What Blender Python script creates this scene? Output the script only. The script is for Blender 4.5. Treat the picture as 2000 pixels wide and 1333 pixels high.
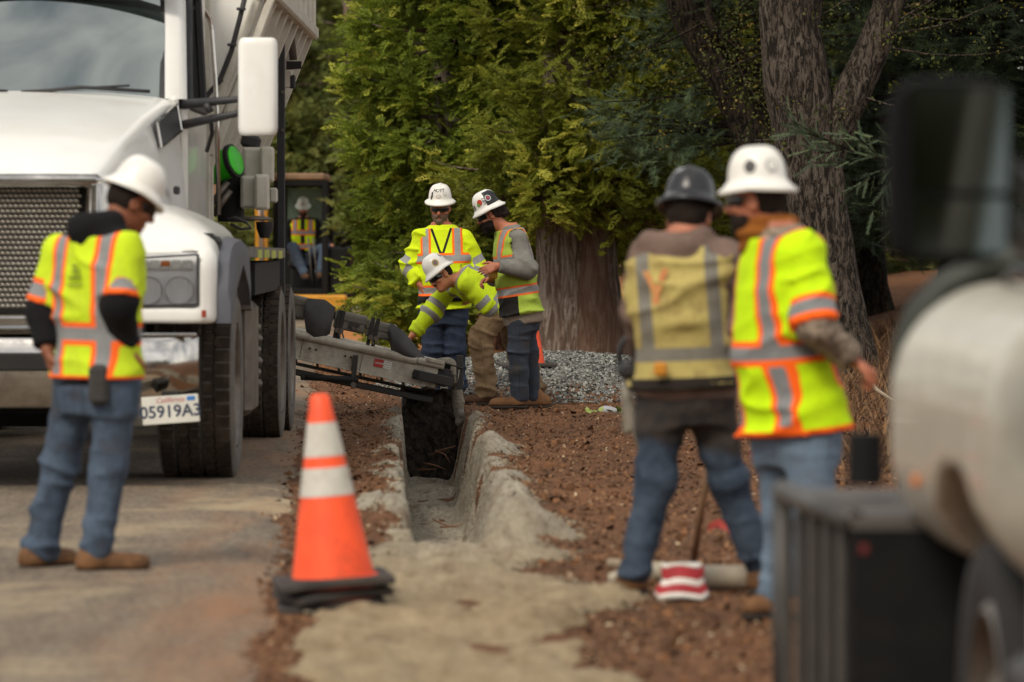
import bpy, math, random
import numpy as np
from math import radians, sin, cos, pi
from mathutils import Vector, Matrix, Euler
rng = np.random.default_rng(7)
random.seed(7)
for o in list(bpy.data.objects): bpy.data.objects.remove(o)
SC = bpy.context.scene
COL = SC.collection
# ---------------------------------------------------------------- camera
FPX, HOR, CAMZ = 9000.0, 459.0, 1.42          # focal length in photo pixels, horizon row, eye height
cam = bpy.data.cameras.new('camera'); camo = bpy.data.objects.new('camera', cam); COL.objects.link(camo)
camo.location = (0, 0, CAMZ); camo.rotation_euler = (pi/2, 0, 0)
cam.sensor_width = 36; cam.lens = FPX/2000*36; cam.shift_y = -(666.5-HOR)/2000
cam.clip_start = .5; cam.clip_end = 1500
cam.dof.use_dof = True; cam.dof.focus_distance = 38.0; cam.dof.aperture_fstop = 3.4
SC.camera = camo
# ---------------------------------------------------------------- sky, sun, exposure
SUN_EL, SUN_AZ = radians(46), radians(208)    # azimuth of the sun, clockwise from +Y
w = bpy.data.worlds.new('World'); SC.world = w; w.use_nodes = True
nt = w.node_tree; nt.nodes.clear()
wo = nt.nodes.new('ShaderNodeOutputWorld'); bg = nt.nodes.new('ShaderNodeBackground')
sky = nt.nodes.new('ShaderNodeTexSky'); sky.sky_type = 'NISHITA'; sky.sun_disc = False
sky.sun_elevation = SUN_EL; sky.sun_rotation = SUN_AZ
tc = nt.nodes.new('ShaderNodeTexCoord'); nz = nt.nodes.new('ShaderNodeTexNoise')
nz.inputs['Scale'].default_value = 2.6; nz.inputs['Detail'].default_value = 7; nz.inputs['Distortion'].default_value = .6
rp = nt.nodes.new('ShaderNodeValToRGB')
rp.color_ramp.elements[0].position = .34; rp.color_ramp.elements[0].color = (1.9, 2.05, 2.3, 1)
rp.color_ramp.elements[1].position = .66; rp.color_ramp.elements[1].color = (9.4, 8.9, 8.1, 1)
mx = nt.nodes.new('ShaderNodeMixRGB'); mx.inputs[0].default_value = .86
nt.links.new(tc.outputs['Generated'], nz.inputs['Vector']); nt.links.new(nz.outputs['Fac'], rp.inputs[0])
nt.links.new(sky.outputs[0], mx.inputs[1]); nt.links.new(rp.outputs[0], mx.inputs[2])
nt.links.new(mx.outputs[0], bg.inputs[0]); bg.inputs[1].default_value = .108
nt.links.new(bg.outputs[0], wo.inputs[0])
sl = bpy.data.lights.new('sun', 'SUN'); sl.energy = 1.7; sl.angle = radians(18); sl.color = (1, .91, .77)
so = bpy.data.objects.new('sun', sl); COL.objects.link(so)
sd = Vector((sin(SUN_AZ)*cos(SUN_EL), cos(SUN_AZ)*cos(SUN_EL), sin(SUN_EL)))
so.rotation_euler = sd.to_track_quat('Z', 'Y').to_euler(); so.location = (0, 0, 40)
SC.view_settings.view_transform = 'Standard'; SC.view_settings.look = 'None'
SC.view_settings.gamma = 1; SC.view_settings.exposure = 0.6
SC.render.engine = 'CYCLES'; SC.cycles.use_denoising = True
SC.cycles.max_bounces = 6; SC.cycles.transparent_max_bounces = 8
SC.cycles.sample_clamp_indirect = 6
# ---------------------------------------------------------------- helpers
def P(u, v, d):                                # photo pixel at distance d (metres along +Y)
    return np.array([(u-1000)/FPX*d, d, CAMZ-(v-HOR)/FPX*d])
def nrm(a): a = np.asarray(a, float); return a/max(np.linalg.norm(a), 1e-9)
def srgb(r, g, b):
    f = lambda c: (c/255/12.92) if c/255 <= .04045 else ((c/255+.055)/1.055)**2.4
    return (f(r), f(g), f(b))
class NT:
    def __init__(s, name):
        s.m = bpy.data.materials.new(name); s.m.use_nodes = True; s.t = s.m.node_tree; s.t.nodes.clear()
        s.out = s.n('ShaderNodeOutputMaterial'); s.b = s.n('ShaderNodeBsdfPrincipled'); s.l(s.b.outputs[0], s.out.inputs[0])
        s.tc = s.n('ShaderNodeTexCoord')
    def n(s, t): return s.t.nodes.new(t)
    def l(s, a, b): s.t.links.new(a, b)
    def put(s, sock, v):
        if isinstance(v, bpy.types.NodeSocket): s.l(v, sock)
        elif isinstance(v, (tuple, list)) and len(v) == 3 and len(sock.default_value) == 4: sock.default_value = (*v, 1)
        else: sock.default_value = v
    def noise(s, scale, detail=5, vec=None, rough=.6, dist=0, stretch=None):
        k = s.n('ShaderNodeTexNoise'); k.inputs['Scale'].default_value = scale; k.inputs['Detail'].default_value = detail
        k.inputs['Roughness'].default_value = rough; k.inputs['Distortion'].default_value = dist
        v = vec or s.tc.outputs['Object']
        if stretch:
            mp = s.n('ShaderNodeMapping'); mp.inputs['Scale'].default_value = stretch; s.l(v, mp.inputs[0]); v = mp.outputs[0]
        s.l(v, k.inputs['Vector']); return k.outputs['Fac']
    def ramp(s, f, a, b, ca=(0, 0, 0), cb=(1, 1, 1)):
        r = s.n('ShaderNodeValToRGB'); e = r.color_ramp.elements
        e[0].position = a; e[1].position = b; e[0].color = (*ca, 1); e[1].color = (*cb, 1); s.put(r.inputs[0], f); return r.outputs[0]
    def mix(s, f, a, b, mode='MIX'):
        k = s.n('ShaderNodeMixRGB'); k.blend_type = mode; s.put(k.inputs[0], f); s.put(k.inputs[1], a); s.put(k.inputs[2], b); return k.outputs[0]
    def math(s, op, a, b=0.0, clamp=False):
        k = s.n('ShaderNodeMath'); k.operation = op; k.use_clamp = clamp; s.put(k.inputs[0], a); s.put(k.inputs[1], b); return k.outputs[0]
    def attr(s, name):
        k = s.n('ShaderNodeAttribute'); k.attribute_name = name; return k
    def bump(s, h, strength=.3, dist=.01):
        k = s.n('ShaderNodeBump'); k.inputs['Strength'].default_value = strength; k.inputs['Distance'].default_value = dist
        s.l(h, k.inputs['Height']); s.l(k.outputs[0], s.b.inputs['Normal'])
    def done(s, color, rough=.6, metal=0., spec=.5, coat=0.):
        s.put(s.b.inputs['Base Color'], color); s.put(s.b.inputs['Roughness'], rough); s.put(s.b.inputs['Metallic'], metal)
        s.b.inputs['Specular IOR Level'].default_value = spec; s.b.inputs['Coat Weight'].default_value = coat
        return s.m
_mats = {}
def mat(name, col, col2=None, rough=.6, metal=0., nscale=9, bump=0., bscale=60, spec=.5, coat=0., dirt=None, damt=.5, dscale=3):
    if name in _mats: return _mats[name]
    m = NT(name); c2 = col2 or tuple(x*.8 for x in col)
    c = m.mix(m.ramp(m.noise(nscale, 6), .35, .68), col, c2)
    r = rough
    if dirt:
        f = m.ramp(m.noise(dscale, 8, rough=.7), .62-.3*damt, .78-.2*damt)
        f = m.math('MULTIPLY', f, damt); c = m.mix(f, c, dirt); r = m.math('ADD', m.math('MULTIPLY', f, .4), rough, True)
    if bump: m.bump(m.noise(bscale, 4), bump, .004)
    _mats[name] = m.done(c, r, metal, spec, coat); return _mats[name]

class MB:                                      # collects geometry in world coordinates
    def __init__(s): s.v = []; s.f = []; s.n = 0
    def raw(s, v, f):
        v = np.asarray(v, float).reshape(-1, 3); s.v.append(v)
        s.f += [tuple(int(i)+s.n for i in q) for q in f]; s.n += len(v); return s
    def box(s, c, size, bev=.0, rot=None):
        hx, hy, hz = np.asarray(size, float)/2; bev = min(bev, hx*.95, hy*.95, hz*.95)
        if bev <= 0:
            v = np.array([[x*hx, y*hy, z*hz] for x in (-1, 1) for y in (-1, 1) for z in (-1, 1)])
            f = [(0, 1, 3, 2), (4, 6, 7, 5), (0, 4, 5, 1), (2, 3, 7, 6), (0, 2, 6, 4), (1, 5, 7, 3)]
        else:
            h = np.array([hx, hy, hz]); v = []; ix = {}
            for sx in (-1, 1):
                for sy in (-1, 1):
                    for sz in (-1, 1):
                        for a in range(3):
                            q = np.array([sx, sy, sz])*(h-bev); q[a] = (sx, sy, sz)[a]*h[a]
                            ix[(sx, sy, sz, a)] = len(v); v.append(q)
            f = []
            def add(idx, n):
                pts = np.array([v[i] for i in idx]); nn = np.cross(pts[1]-pts[0], pts[2]-pts[0])
                f.append(idx if np.dot(nn, n) > 0 else idx[::-1])
            S = (-1, 1)
            for a in range(3):
                o1, o2 = [k for k in range(3) if k != a]
                for sa in S:
                    idx = []
                    for s1, s2 in ((-1, -1), (1, -1), (1, 1), (-1, 1)):
                        t = [0, 0, 0]; t[a] = sa; t[o1] = s1; t[o2] = s2; idx.append(ix[(*t, a)])
                    n = [0, 0, 0]; n[a] = sa; add(idx, n)
                for s1 in S:
                    for s2 in S:
                        idx = []
                        for sa, w_ in ((-1, o1), (1, o1), (1, o2), (-1, o2)):
                            t = [0, 0, 0]; t[a] = sa; t[o1] = s1; t[o2] = s2; idx.append(ix[(*t, w_)])
                        n = [0, 0, 0]; n[o1] = s1; n[o2] = s2; add(idx, n)
            for sx in S:
                for sy in S:
                    for sz in S: add([ix[(sx, sy, sz, a)] for a in range(3)], (sx, sy, sz))
            v = np.array(v)
        if rot is not None: v = v@np.asarray(rot).T
        return s.raw(v+np.asarray(c, float), f)
    def tube(s, pts, r, n=8, caps=True):
        pts = [np.asarray(p, float) for p in pts]; m = len(pts)
        rs = r if hasattr(r, '__len__') else [r]*m
        tg = [nrm(pts[min(i+1, m-1)]-pts[max(i-1, 0)]) for i in range(m)]
        up = np.array([0, 0, 1.]) if abs(tg[0][2]) < .9 else np.array([1., 0, 0])
        a = nrm(np.cross(tg[0], up)); V = []; F = []
        for i in range(m):
            a = nrm(a-tg[i]*np.dot(a, tg[i])); b = np.cross(tg[i], a)
            for k in range(n):
                th = 2*pi*k/n; V.append(pts[i]+rs[i]*(cos(th)*a+sin(th)*b))
        for i in range(m-1):
            for k in range(n): F.append((i*n+k, i*n+(k+1) % n, (i+1)*n+(k+1) % n, (i+1)*n+k))
        if caps: F.append(tuple(range(n-1, -1, -1))); F.append(tuple((m-1)*n+k for k in range(n)))
        return s.raw(V, F)
    def cyl(s, a, b, r, n=16, r2=None): return s.tube([a, b], [r, r if r2 is None else r2], n)
    def bar(s, a, b, w_, h, bev=.004, up=(0, 0, 1)):      # rectangular bar from a to b
        a = np.asarray(a, float); b = np.asarray(b, float); x = nrm(b-a); up = np.asarray(up, float)
        if abs(np.dot(x, up)) > .98: up = np.array([0, 1., 0])
        y = nrm(np.cross(up, x)); z = np.cross(x, y)
        return s.box((a+b)/2, (np.linalg.norm(b-a), w_, h), bev, np.array([x, y, z]).T)
    def lathe(s, c, prof, n=32, M=None, sx=1, sy=1):       # profile (r, z) round local z
        V = []; F = []; m = len(prof); c = np.asarray(c, float)
        for r, z in prof:
            for k in range(n):
                th = 2*pi*k/n; V.append((r*cos(th)*sx, r*sin(th)*sy, z))
        V = np.array(V)
        if M is not None: V = V@np.asarray(M).T
        for i in range(m-1):
            for k in range(n): F.append((i*n+k, i*n+(k+1) % n, (i+1)*n+(k+1) % n, (i+1)*n+k))
        return s.raw(V+c, F)
    def loft(s, secs, closed=False, caps=False):           # list of equal-length rings
        n = len(secs[0]); m = len(secs); V = np.concatenate([np.asarray(q, float) for q in secs]); F = []
        for i in range(m-1):
            for k in range(n if closed else n-1): F.append((i*n+k, i*n+(k+1) % n, (i+1)*n+(k+1) % n, (i+1)*n+k))
        if caps: F.append(tuple(range(n-1, -1, -1))); F.append(tuple((m-1)*n+k for k in range(n)))
        return s.raw(V, F)
    def prism(s, poly, off):                               # polygon (3-D points) extruded by a vector
        p = np.asarray(poly, float); n = len(p); off = np.asarray(off, float)
        F = [tuple(range(n)), tuple(range(2*n-1, n-1, -1))]+[(k, n+k, n+(k+1) % n, (k+1) % n) for k in range(n)]
        return s.raw(np.concatenate([p, p+off]), F)
    def sphere(s, c, r, n=12, M=None):
        r = np.ones(3)*r; V = []; F = []
        for i in range(n+1):
            for k in range(2*n): V.append((sin(pi*i/n)*cos(pi*k/n)*r[0], sin(pi*i/n)*sin(pi*k/n)*r[1], cos(pi*i/n)*r[2]))
        V = np.array(V)
        if M is not None: V = V@np.asarray(M).T
        for i in range(n):
            for k in range(2*n): F.append((i*2*n+k, (i+1)*2*n+k, (i+1)*2*n+(k+1) % (2*n), i*2*n+(k+1) % (2*n)))
        return s.raw(V+np.asarray(c, float), F)
def mesh_from(name, v, f, m, base=(0, 0, 0), smooth=False, attrs=None):
    me = bpy.data.meshes.new(name); v = np.asarray(v, np.float32)-np.asarray(base, np.float32)
    if isinstance(f, np.ndarray):
        k = f.shape[1]; me.vertices.add(len(v)); me.vertices.foreach_set('co', v.ravel())
        me.loops.add(f.size); me.loops.foreach_set('vertex_index', f.ravel().astype(np.int32))
        me.polygons.add(len(f)); me.polygons.foreach_set('loop_start', np.arange(0, f.size, k, dtype=np.int32))
        me.polygons.foreach_set('loop_total', np.full(len(f), k, np.int32)); me.update(calc_edges=True)
    else: me.from_pydata(v.tolist(), [], f)
    for an, av in (attrs or {}).items():
        a = me.attributes.new(an, 'FLOAT', 'POINT'); a.data.foreach_set('value', np.asarray(av, np.float32).ravel())
    if smooth is True: me.polygons.foreach_set('use_smooth', np.ones(len(me.polygons), bool))
    elif smooth: me.polygons.foreach_set('use_smooth', np.ones(len(me.polygons), bool)); me.set_sharp_from_angle(angle=radians(smooth))
    me.materials.append(m); return me
def obj(name, me, parent=None, loc=(0, 0, 0)):
    o = bpy.data.objects.new(name, me); COL.objects.link(o); o.location = [float(x) for x in loc]
    if parent is not None: o.parent = parent
    return o
def tag(o, label=None, cat=None, group=None, kind=None):
    for k, v in (('label', label), ('category', cat), ('group', group), ('kind', kind)):
        if v: o[k] = v
    return o
class Thing:                                   # an Empty at the base; parts are given in world coordinates
    def __init__(s, name, base, label, cat, group=None):
        s.base = np.asarray(base, float); s.o = obj(name, None, None, s.base); tag(s.o, label, cat, group)
    def part(s, name, mb, m, smooth=False, parent=None, attrs=None, label=None):
        v, f = (np.concatenate(mb.v), mb.f) if isinstance(mb, MB) else mb
        o = obj(name, mesh_from(name, v, f, m, s.base, smooth, attrs), parent or s.o)
        if label: o['label'] = label
        return o
    def share(s, name, me, off, parent=None, rot=None):    # a part that shares mesh data, given its own world offset
        o = obj(name, me, parent or s.o, np.asarray(off, float)-s.base)
        if rot is not None: o.rotation_euler = rot
        return o
def solo(name, mb, m, base, label, cat, smooth=False, group=None, attrs=None):
    v, f = (np.concatenate(mb.v), mb.f) if isinstance(mb, MB) else mb
    return tag(obj(name, mesh_from(name, v, f, m, base, smooth, attrs), None, base), label, cat, group)
def text_geo(txt, size, shear=0., bold=0.):                # flat lettering, centred, as (verts 2-D, faces)
    cu = bpy.data.curves.new('t', 'FONT'); cu.body = txt; cu.size = size; cu.align_x = 'CENTER'; cu.align_y = 'CENTER'
    cu.shear = shear; cu.offset = bold; cu.resolution_u = 3
    o = bpy.data.objects.new('t', cu); COL.objects.link(o); dg = bpy.context.evaluated_depsgraph_get(); dg.update()
    me = o.evaluated_get(dg).to_mesh(); v = np.array([x.co[:] for x in me.vertices]).reshape(-1, 3)[:, :2]
    f = [tuple(p.vertices) for p in me.polygons]; bpy.data.objects.remove(o); bpy.data.curves.remove(cu); return v, f
def text_on(mb, txt, c, x, y, size, **k):                  # lettering laid on a plane through c
    v, f = text_geo(txt, size, **k); x = nrm(x); y = nrm(y)
    mb.raw(np.asarray(c)+v[:, :1]*x+v[:, 1:]*y, f); return mb
# wave noise, cheap and smooth, for shapes
_wv = {}
def wn(p, freq, seed=0, n=7):
    k = (seed, n)
    if k not in _wv:
        r = np.random.default_rng(seed+100); dd = r.normal(size=(n, 3)); dd /= np.linalg.norm(dd, axis=1)[:, None]
        _wv[k] = (dd*r.uniform(.6, 1.7, (n, 1)), r.uniform(0, 6.28, n))
    dd, ph = _wv[k]; return np.sin(p@(dd.T*freq).astype(p.dtype)+ph.astype(p.dtype)).sum(-1)/math.sqrt(n/2)*.5
def fbm(p, freq, seed=0, oct=4, gain=.55):
    s = 0; a = 1
    for i in range(oct): s = s+a*wn(p, freq*2.1**i, seed+i*7); a *= gain
    return s
# ---------------------------------------------------------------- implicit surfaces (people, boots, smooth shapes)
def cap(p, a, b, ra, rb):
    ba = (b-a).astype(np.float32); t = np.clip((p-a)@ba/max(ba@ba, 1e-9), 0, 1)
    return np.sqrt(((p-a-t[:, None]*ba)**2).sum(1))-(ra+(rb-ra)*t)
def ell(p, c, R, r):
    q = (p-c)@np.asarray(R, np.float32).T; r = np.asarray(r, np.float32)
    k0 = np.sqrt(((q/r)**2).sum(1)); k1 = np.sqrt(((q/(r*r))**2).sum(1))+1e-9
    return k0*(k0-1)/k1
def smin(a, b, k):
    h = np.clip(.5+.5*(b-a)/k, 0, 1); return b+(a-b)*h-k*h*(1-h)
def sdf_mesh(fn, lo, hi, h):
    lo = np.asarray(lo, float); hi = np.asarray(hi, float); B = 8
    nb = np.ceil((hi-lo)/h/B).astype(int); n = nb*B+1
    bi = np.stack(np.meshgrid(*[np.arange(k) for k in nb], indexing='ij'), -1).reshape(-1, 3)
    cen = (lo+(bi+.5)*B*h).astype(np.float32); dc = fn(cen)
    keep = np.abs(dc) < B*h*.87*1.35+.01
    D = np.ones(n, np.float32)
    neg = bi[(~keep) & (dc < 0)]
    for b in neg: D[b[0]*B:b[0]*B+B+1, b[1]*B:b[1]*B+B+1, b[2]*B:b[2]*B+B+1] = -1
    kb = bi[keep]; off = np.stack(np.meshgrid(*[np.arange(B+1)]*3, indexing='ij'), -1).reshape(-1, 3)
    for i in range(0, len(kb), 300):
        idx = (kb[i:i+300, None, :]*B+off[None]).reshape(-1, 3)
        D[idx[:, 0], idx[:, 1], idx[:, 2]] = fn((lo+idx*h).astype(np.float32))
    S = D < 0
    cs = np.zeros(tuple(n-1), np.int8); corners = [(i, j, k) for i in (0, 1) for j in (0, 1) for k in (0, 1)]
    for i, j, k in corners: cs += S[i:n[0]-1+i, j:n[1]-1+j, k:n[2]-1+k]
    act = np.argwhere((cs > 0) & (cs < 8)); vid = -np.ones(tuple(n-1), np.int32)
    vid[act[:, 0], act[:, 1], act[:, 2]] = np.arange(len(act))
    acc = np.zeros((len(act), 3)); cnt = np.zeros(len(act))
    for a in corners:
        for ax in range(3):
            if a[ax]: continue
            b = list(a); b[ax] = 1
            da = D[act[:, 0]+a[0], act[:, 1]+a[1], act[:, 2]+a[2]]; db = D[act[:, 0]+b[0], act[:, 1]+b[1], act[:, 2]+b[2]]
            m = (da < 0) != (db < 0); t = da/np.where(m, da-db, 1)
            q = np.tile(np.array(a, float), (len(act), 1)); q[:, ax] += t
            acc[m] += q[m]; cnt[m] += 1
    V = lo+(act+acc/cnt[:, None])*h; F = []
    for ax in range(3):
        o1, o2 = [(1, 2), (2, 0), (0, 1)][ax]
        A = [slice(None)]*3; Bs = [slice(None)]*3; A[ax] = slice(0, n[ax]-1); Bs[ax] = slice(1, n[ax])
        e = np.argwhere(S[tuple(A)] != S[tuple(Bs)])
        e = e[(e[:, o1] > 0) & (e[:, o2] > 0) & (e[:, o1] < n[o1]-1) & (e[:, o2] < n[o2]-1)]
        if not len(e): continue
        def cv(d1, d2):
            q = e.copy(); q[:, o1] -= d1; q[:, o2] -= d2; return vid[q[:, 0], q[:, 1], q[:, 2]]
        quad = np.stack([cv(1, 1), cv(0, 1), cv(0, 0), cv(1, 0)], 1)
        fl = ~S[e[:, 0], e[:, 1], e[:, 2]]; quad[fl] = quad[fl][:, ::-1]; F.append(quad)
    F = np.concatenate(F); F = F[(F >= 0).all(1)]
    return V, F
# ---------------------------------------------------------------- ground, trench, slurry, road
def trench_x(y): return -.255-.025*(np.clip(y, 0, 60)-20)
def road_x(y): return -.92-.037*(y-14.6)
def sstep(a, b, x): t = np.clip((x-a)/(b-a), 0, 1); return t*t*(3-2*t)
def p3(x, y): return np.stack([x, y, np.zeros_like(x)], -1).reshape(-1, 3)
TR_END = 37.5
def fill_z(y): return -.56*sstep(19.4, 30.5, y)**.8
def slur_edge(y, side):                        # outer edge of the spilled slurry, measured from the trench axis
    q = np.stack([np.full_like(y, side*9.), y, np.zeros_like(y)], -1)
    n = wn(q, 2.6, 3)+.7*wn(q, 6.5, 5)+.5*wn(q, 15, 6)+.35*wn(q, 34, 7)
    if side > 0: e = .40-.13*sstep(27, 37, y)+.14*n*(1-.45*sstep(27, 37, y))
    else: e = .28+.2*(1-sstep(17, 23, y))-.05*sstep(26, 32, y)+.10*n
    return e*(1-sstep(36.6, 38.0, y))+.02
def ground_z(x, y, fine=True):
    x = np.asarray(x, float); y = np.asarray(y, float); sh = np.broadcast_shapes(x.shape, y.shape)
    x = np.broadcast_to(x, sh).ravel(); y = np.broadcast_to(y, sh).ravel()
    xi = x-trench_x(y); q = p3(x, y)
    z = .018*wn(q, 1.3, 11)+.012*wn(q, 4.1, 12)
    offroad = sstep(0, .25, x-road_x(y)); z = z*(.25+.75*offroad)
    if fine: z = z+offroad*(.010*wn(q, 13, 13)+.007*wn(q, 29, 14))
    # bank rising to the right and behind
    z = z+.75*sstep(2.3, 6.5, x)*sstep(24, 44, y)+.35*sstep(52, 90, y)*sstep(-2, 3, x)
    # gravel pile mound
    gx, gy = (x-.45)/1.5, (y-42.8)/3.9
    z = z+.30*np.clip(1-gx*gx*.8-gy*gy, 0, 1)**.8
    # trench
    inn = (y > 12) & (y < TR_END+.6)
    ww = .165+.03*wn(p3(np.zeros_like(x), y), 5, 21)*(xi > 0)+.022*wn(p3(np.zeros_like(x)+3, y), 7, 22)
    dep = np.where(y < 36.45, fill_z(y), -.8)
    dep = dep+.025*wn(q, 5, 31)+.012*wn(q, 15, 32)
    lip = .075*np.exp(-((xi-.36)/.14)**2)*(1+.8*wn(q, 3.2, 23))*sstep(19.5, 22, y)+.05*np.exp(-((xi+.30)/.10)**2)*(1+.8*wn(q, 3.5, 24))*sstep(19, 22, y)*(1-.6*sstep(24, 34, y))
    z = z+lip*(1-sstep(37, 38.4, y))
    wl = .035+.16*np.clip(-dep, 0, .6)*np.where(xi > 0, 1.5, .35)           # right wall leans back, left one is steep
    m = 1-sstep(0, 1, (np.abs(xi)-ww)/wl); m = m*sstep(12, 13, y)*(1-sstep(TR_END, TR_END+.12, y))
    # the pit cut sideways under the conveyor on the left
    pit = sstep(.05, -.02, np.abs(xi+.24)-.16)*sstep(.30, .2, np.abs(y-37.5))
    z = z*(1-m)+np.where(m > 0, dep+.05*wn(q, 9, 33)*m*(1-m)*4, 0)*m
    z = z-pit*.24*(1-m)
    return z.reshape(sh)
def slur_mask(x, y):
    xi = x-trench_x(y); eR = slur_edge(y, 1); eL = slur_edge(y, -1)
    d = np.where(xi > 0, eR-xi, eL+xi)                    # metres inside the edge
    q = p3(x, y).reshape(x.shape+(3,))
    patch = wn(p3(x*1.4, y*.5), 9, 41).reshape(x.shape)+.6*wn(p3(x, y*.6), 26, 42).reshape(x.shape)
    wall = np.exp(-((np.abs(xi)-.27)/.06)**2)*sstep(20.5, 22.5, y)
    d = d-.32*np.clip(patch-.10, 0, 1)*wall
    d = d+.03*wn(p3(x, y), 31, 43).reshape(x.shape)
    d = np.where((y > 13) & (y < 36.45), d, -.2)
    return d
def build_ground():
    a = np.arange(-1.05, 1.0, .024)
    gr = lambda s, n, f: np.cumsum(s*f**np.arange(n))
    right = 1.0+gr(.03, 62, 1.085); left = -1.05-gr(.03, 62, 1.085)
    right = np.append(right, [120, 400]); left = np.append(left, [-120, -400])
    XI = np.concatenate([left[::-1], a, right])
    Y = np.concatenate([[-60, -20, 0, 4, 7, 9, 10.5, 11.5, 12.3], np.arange(13, 20, .065), np.arange(20, 39, .065), np.arange(39, 50, .11), 50+gr(.15, 40, 1.1), [180, 300, 600]])
    X2, Y2 = np.meshgrid(XI, Y); Xw = X2+trench_x(Y2); Z = ground_z(Xw, Y2)
    far = (np.abs(X2) > 40) | (Y2 > 140); Z = np.where(far, np.clip(Z, -.05, .9), Z)
    V = np.stack([Xw, Y2, Z], -1).reshape(-1, 3); ny, nx = X2.shape
    idx = np.arange(ny*nx).reshape(ny, nx)
    F = np.stack([idx[:-1, :-1], idx[:-1, 1:], idx[1:, 1:], idx[1:, :-1]], -1).reshape(-1, 4)
    # soil: red-brown earth, painted dark in the trench end for the conveyor's shade, tan and orange far behind
    m = NT('soil'); big = m.noise(1.6, 6, stretch=(1, .14, 1)); fine = m.noise(26, 8, rough=.75, stretch=(1, .45, 1)); mid = m.noise(7, 7, rough=.7, stretch=(1, .25, 1))
    c = m.mix(m.ramp(mid, .3, .72), srgb(84, 60, 44), srgb(126, 88, 62))
    c = m.mix(m.math('MULTIPLY', m.ramp(big, .47, .62), .55), c, srgb(134, 91, 60))
    c = m.mix(m.math('MULTIPLY', m.ramp(fine, .5, .66), .8), c, srgb(48, 35, 27))
    c = m.mix(m.ramp(m.attr('far').outputs['Fac'], .2, .9), c, m.mix(m.ramp(mid, .35, .7), srgb(196, 128, 70), srgb(160, 112, 72)))
    c = m.mix(m.attr('end_shade').outputs['Fac'], c, m.mix(m.ramp(fine, .42, .7), srgb(20, 19, 18), srgb(58, 50, 42)))
    c = m.mix(m.attr('stone').outputs['Fac'], c, srgb(112, 112, 108))
    m.bump(m.mix(.5, fine, m.noise(60, 5)), .9, .03)
    soil = m.done(c, .95, 0, .2)
    y, x = V[:, 1], V[:, 0]; xi = x-trench_x(y)
    end_shade = sstep(36.2, 36.7, y)*sstep(38.6, 37.6, y)*sstep(.36, .24, np.abs(xi))*sstep(-.02, -.12, V[:, 2])  # where shade under the conveyor is painted into the soil colour
    stone = np.clip(sstep(.06, .2, .30*np.clip(1-((x-.45)/1.5)**2*.8-((y-42.8)/3.9)**2, 0, 1)), 0, 1)
    g = obj('ground', mesh_from('ground', V, F, soil, smooth=True, attrs={'far': sstep(46, 54, y)*sstep(3.2, 1.6, x), 'end_shade': end_shade, 'stone': stone})); tag(g, kind='structure')
    # slurry skin: same grid, only where it was poured, sinking under the soil at its ragged edge
    r0, r1 = np.searchsorted(Y, 13.0), np.searchsorted(Y, 36.5); c0, c1 = np.searchsorted(XI, -.72), np.searchsorted(XI, .86)
    xs, ys, zs = Xw[r0:r1, c0:c1], Y2[r0:r1, c0:c1], Z[r0:r1, c0:c1]
    d = slur_mask(xs, ys); q = p3(xs, ys)
    th = np.clip(d/.05, -1.2, 1); zz = zs+.028*th-.004+np.clip(d, 0, .05)/.05*(.022*wn(q, 9, 51)+.018*wn(q, 21, 52)+.011*wn(q, 48, 53)).reshape(xs.shape)
    vv = np.stack([xs, ys, zz], -1).reshape(-1, 3); ny, nx = xs.shape; idx = np.arange(ny*nx).reshape(ny, nx)
    f = np.stack([idx[:-1, :-1], idx[:-1, 1:], idx[1:, 1:], idx[1:, :-1]], -1).reshape(-1, 4)
    kp = (d.ravel()[f] > -.06).any(1); f = f[kp]
    m = NT('slurry'); n1 = m.noise(9, 8, rough=.75, stretch=(1, .3, 1)); n2 = m.noise(42, 6, rough=.7, stretch=(1, .4, 1))
    c = m.mix(m.ramp(n1, .3, .7), srgb(188, 180, 162), srgb(136, 126, 110)); c = m.mix(m.math('MULTIPLY', m.ramp(n2, .48, .68), .7), c, srgb(88, 78, 64))
    c = m.mix(m.math('MULTIPLY', m.ramp(m.noise(4.5, 8, rough=.8, stretch=(1, .3, 1)), .53, .66), .7), c, srgb(112, 86, 64))
    c = m.mix(m.attr('dry').outputs['Fac'], c, m.mix(m.ramp(n1, .3, .7), srgb(184, 162, 126), srgb(132, 111, 82)))
    m.bump(m.mix(.5, n1, n2), 1., .05)
    s = obj('concrete_slurry', mesh_from('concrete_slurry', vv, f, m.done(c, .9, 0, .25), smooth=True, attrs={'dry': sstep(24.5, 17, ys).ravel()*.8}))
    tag(s, 'grey-tan concrete slurry poured in the trench and spilled over its edges', 'slurry', kind='stuff')
    # road: worn pale paving with dirt spread over its edge
    ry = np.concatenate([[-60, -20, 0, 6, 10], np.arange(12, 50, .12), np.arange(50, 90, 1.5), [120, 200, 400]])
    cx = np.concatenate([[-.45, -.3, -.2, -.12, -.06, 0], -np.array([0.06, .15, .3, .6, 1, 1.6, 2.4, 3.4, 4.6, 6, 8])])
    cx = np.array([.16, .10, .05, 0, -.06, -.15, -.3, -.6, -1, -1.6, -2.4, -3.4, -4.6, -6, -8.])
    RX, RY = np.meshgrid(cx, ry); ex = road_x(np.clip(RY, -60, 60))
    jag = .05*wn(p3(np.zeros_like(RX), RY), 3, 61).reshape(RX.shape)+.03*wn(p3(np.zeros_like(RX), RY), 11, 62).reshape(RX.shape)
    RXw = RX+ex+jag*(RX > -.3); RZ = ground_z(RXw, RY, False)+.022*sstep(.10, -.05, RX)-.012*(RX > .12)
    rv = np.stack([RXw, RY, RZ], -1).reshape(-1, 3); ny, nx = RX.shape; idx = np.arange(ny*nx).reshape(ny, nx)
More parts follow.
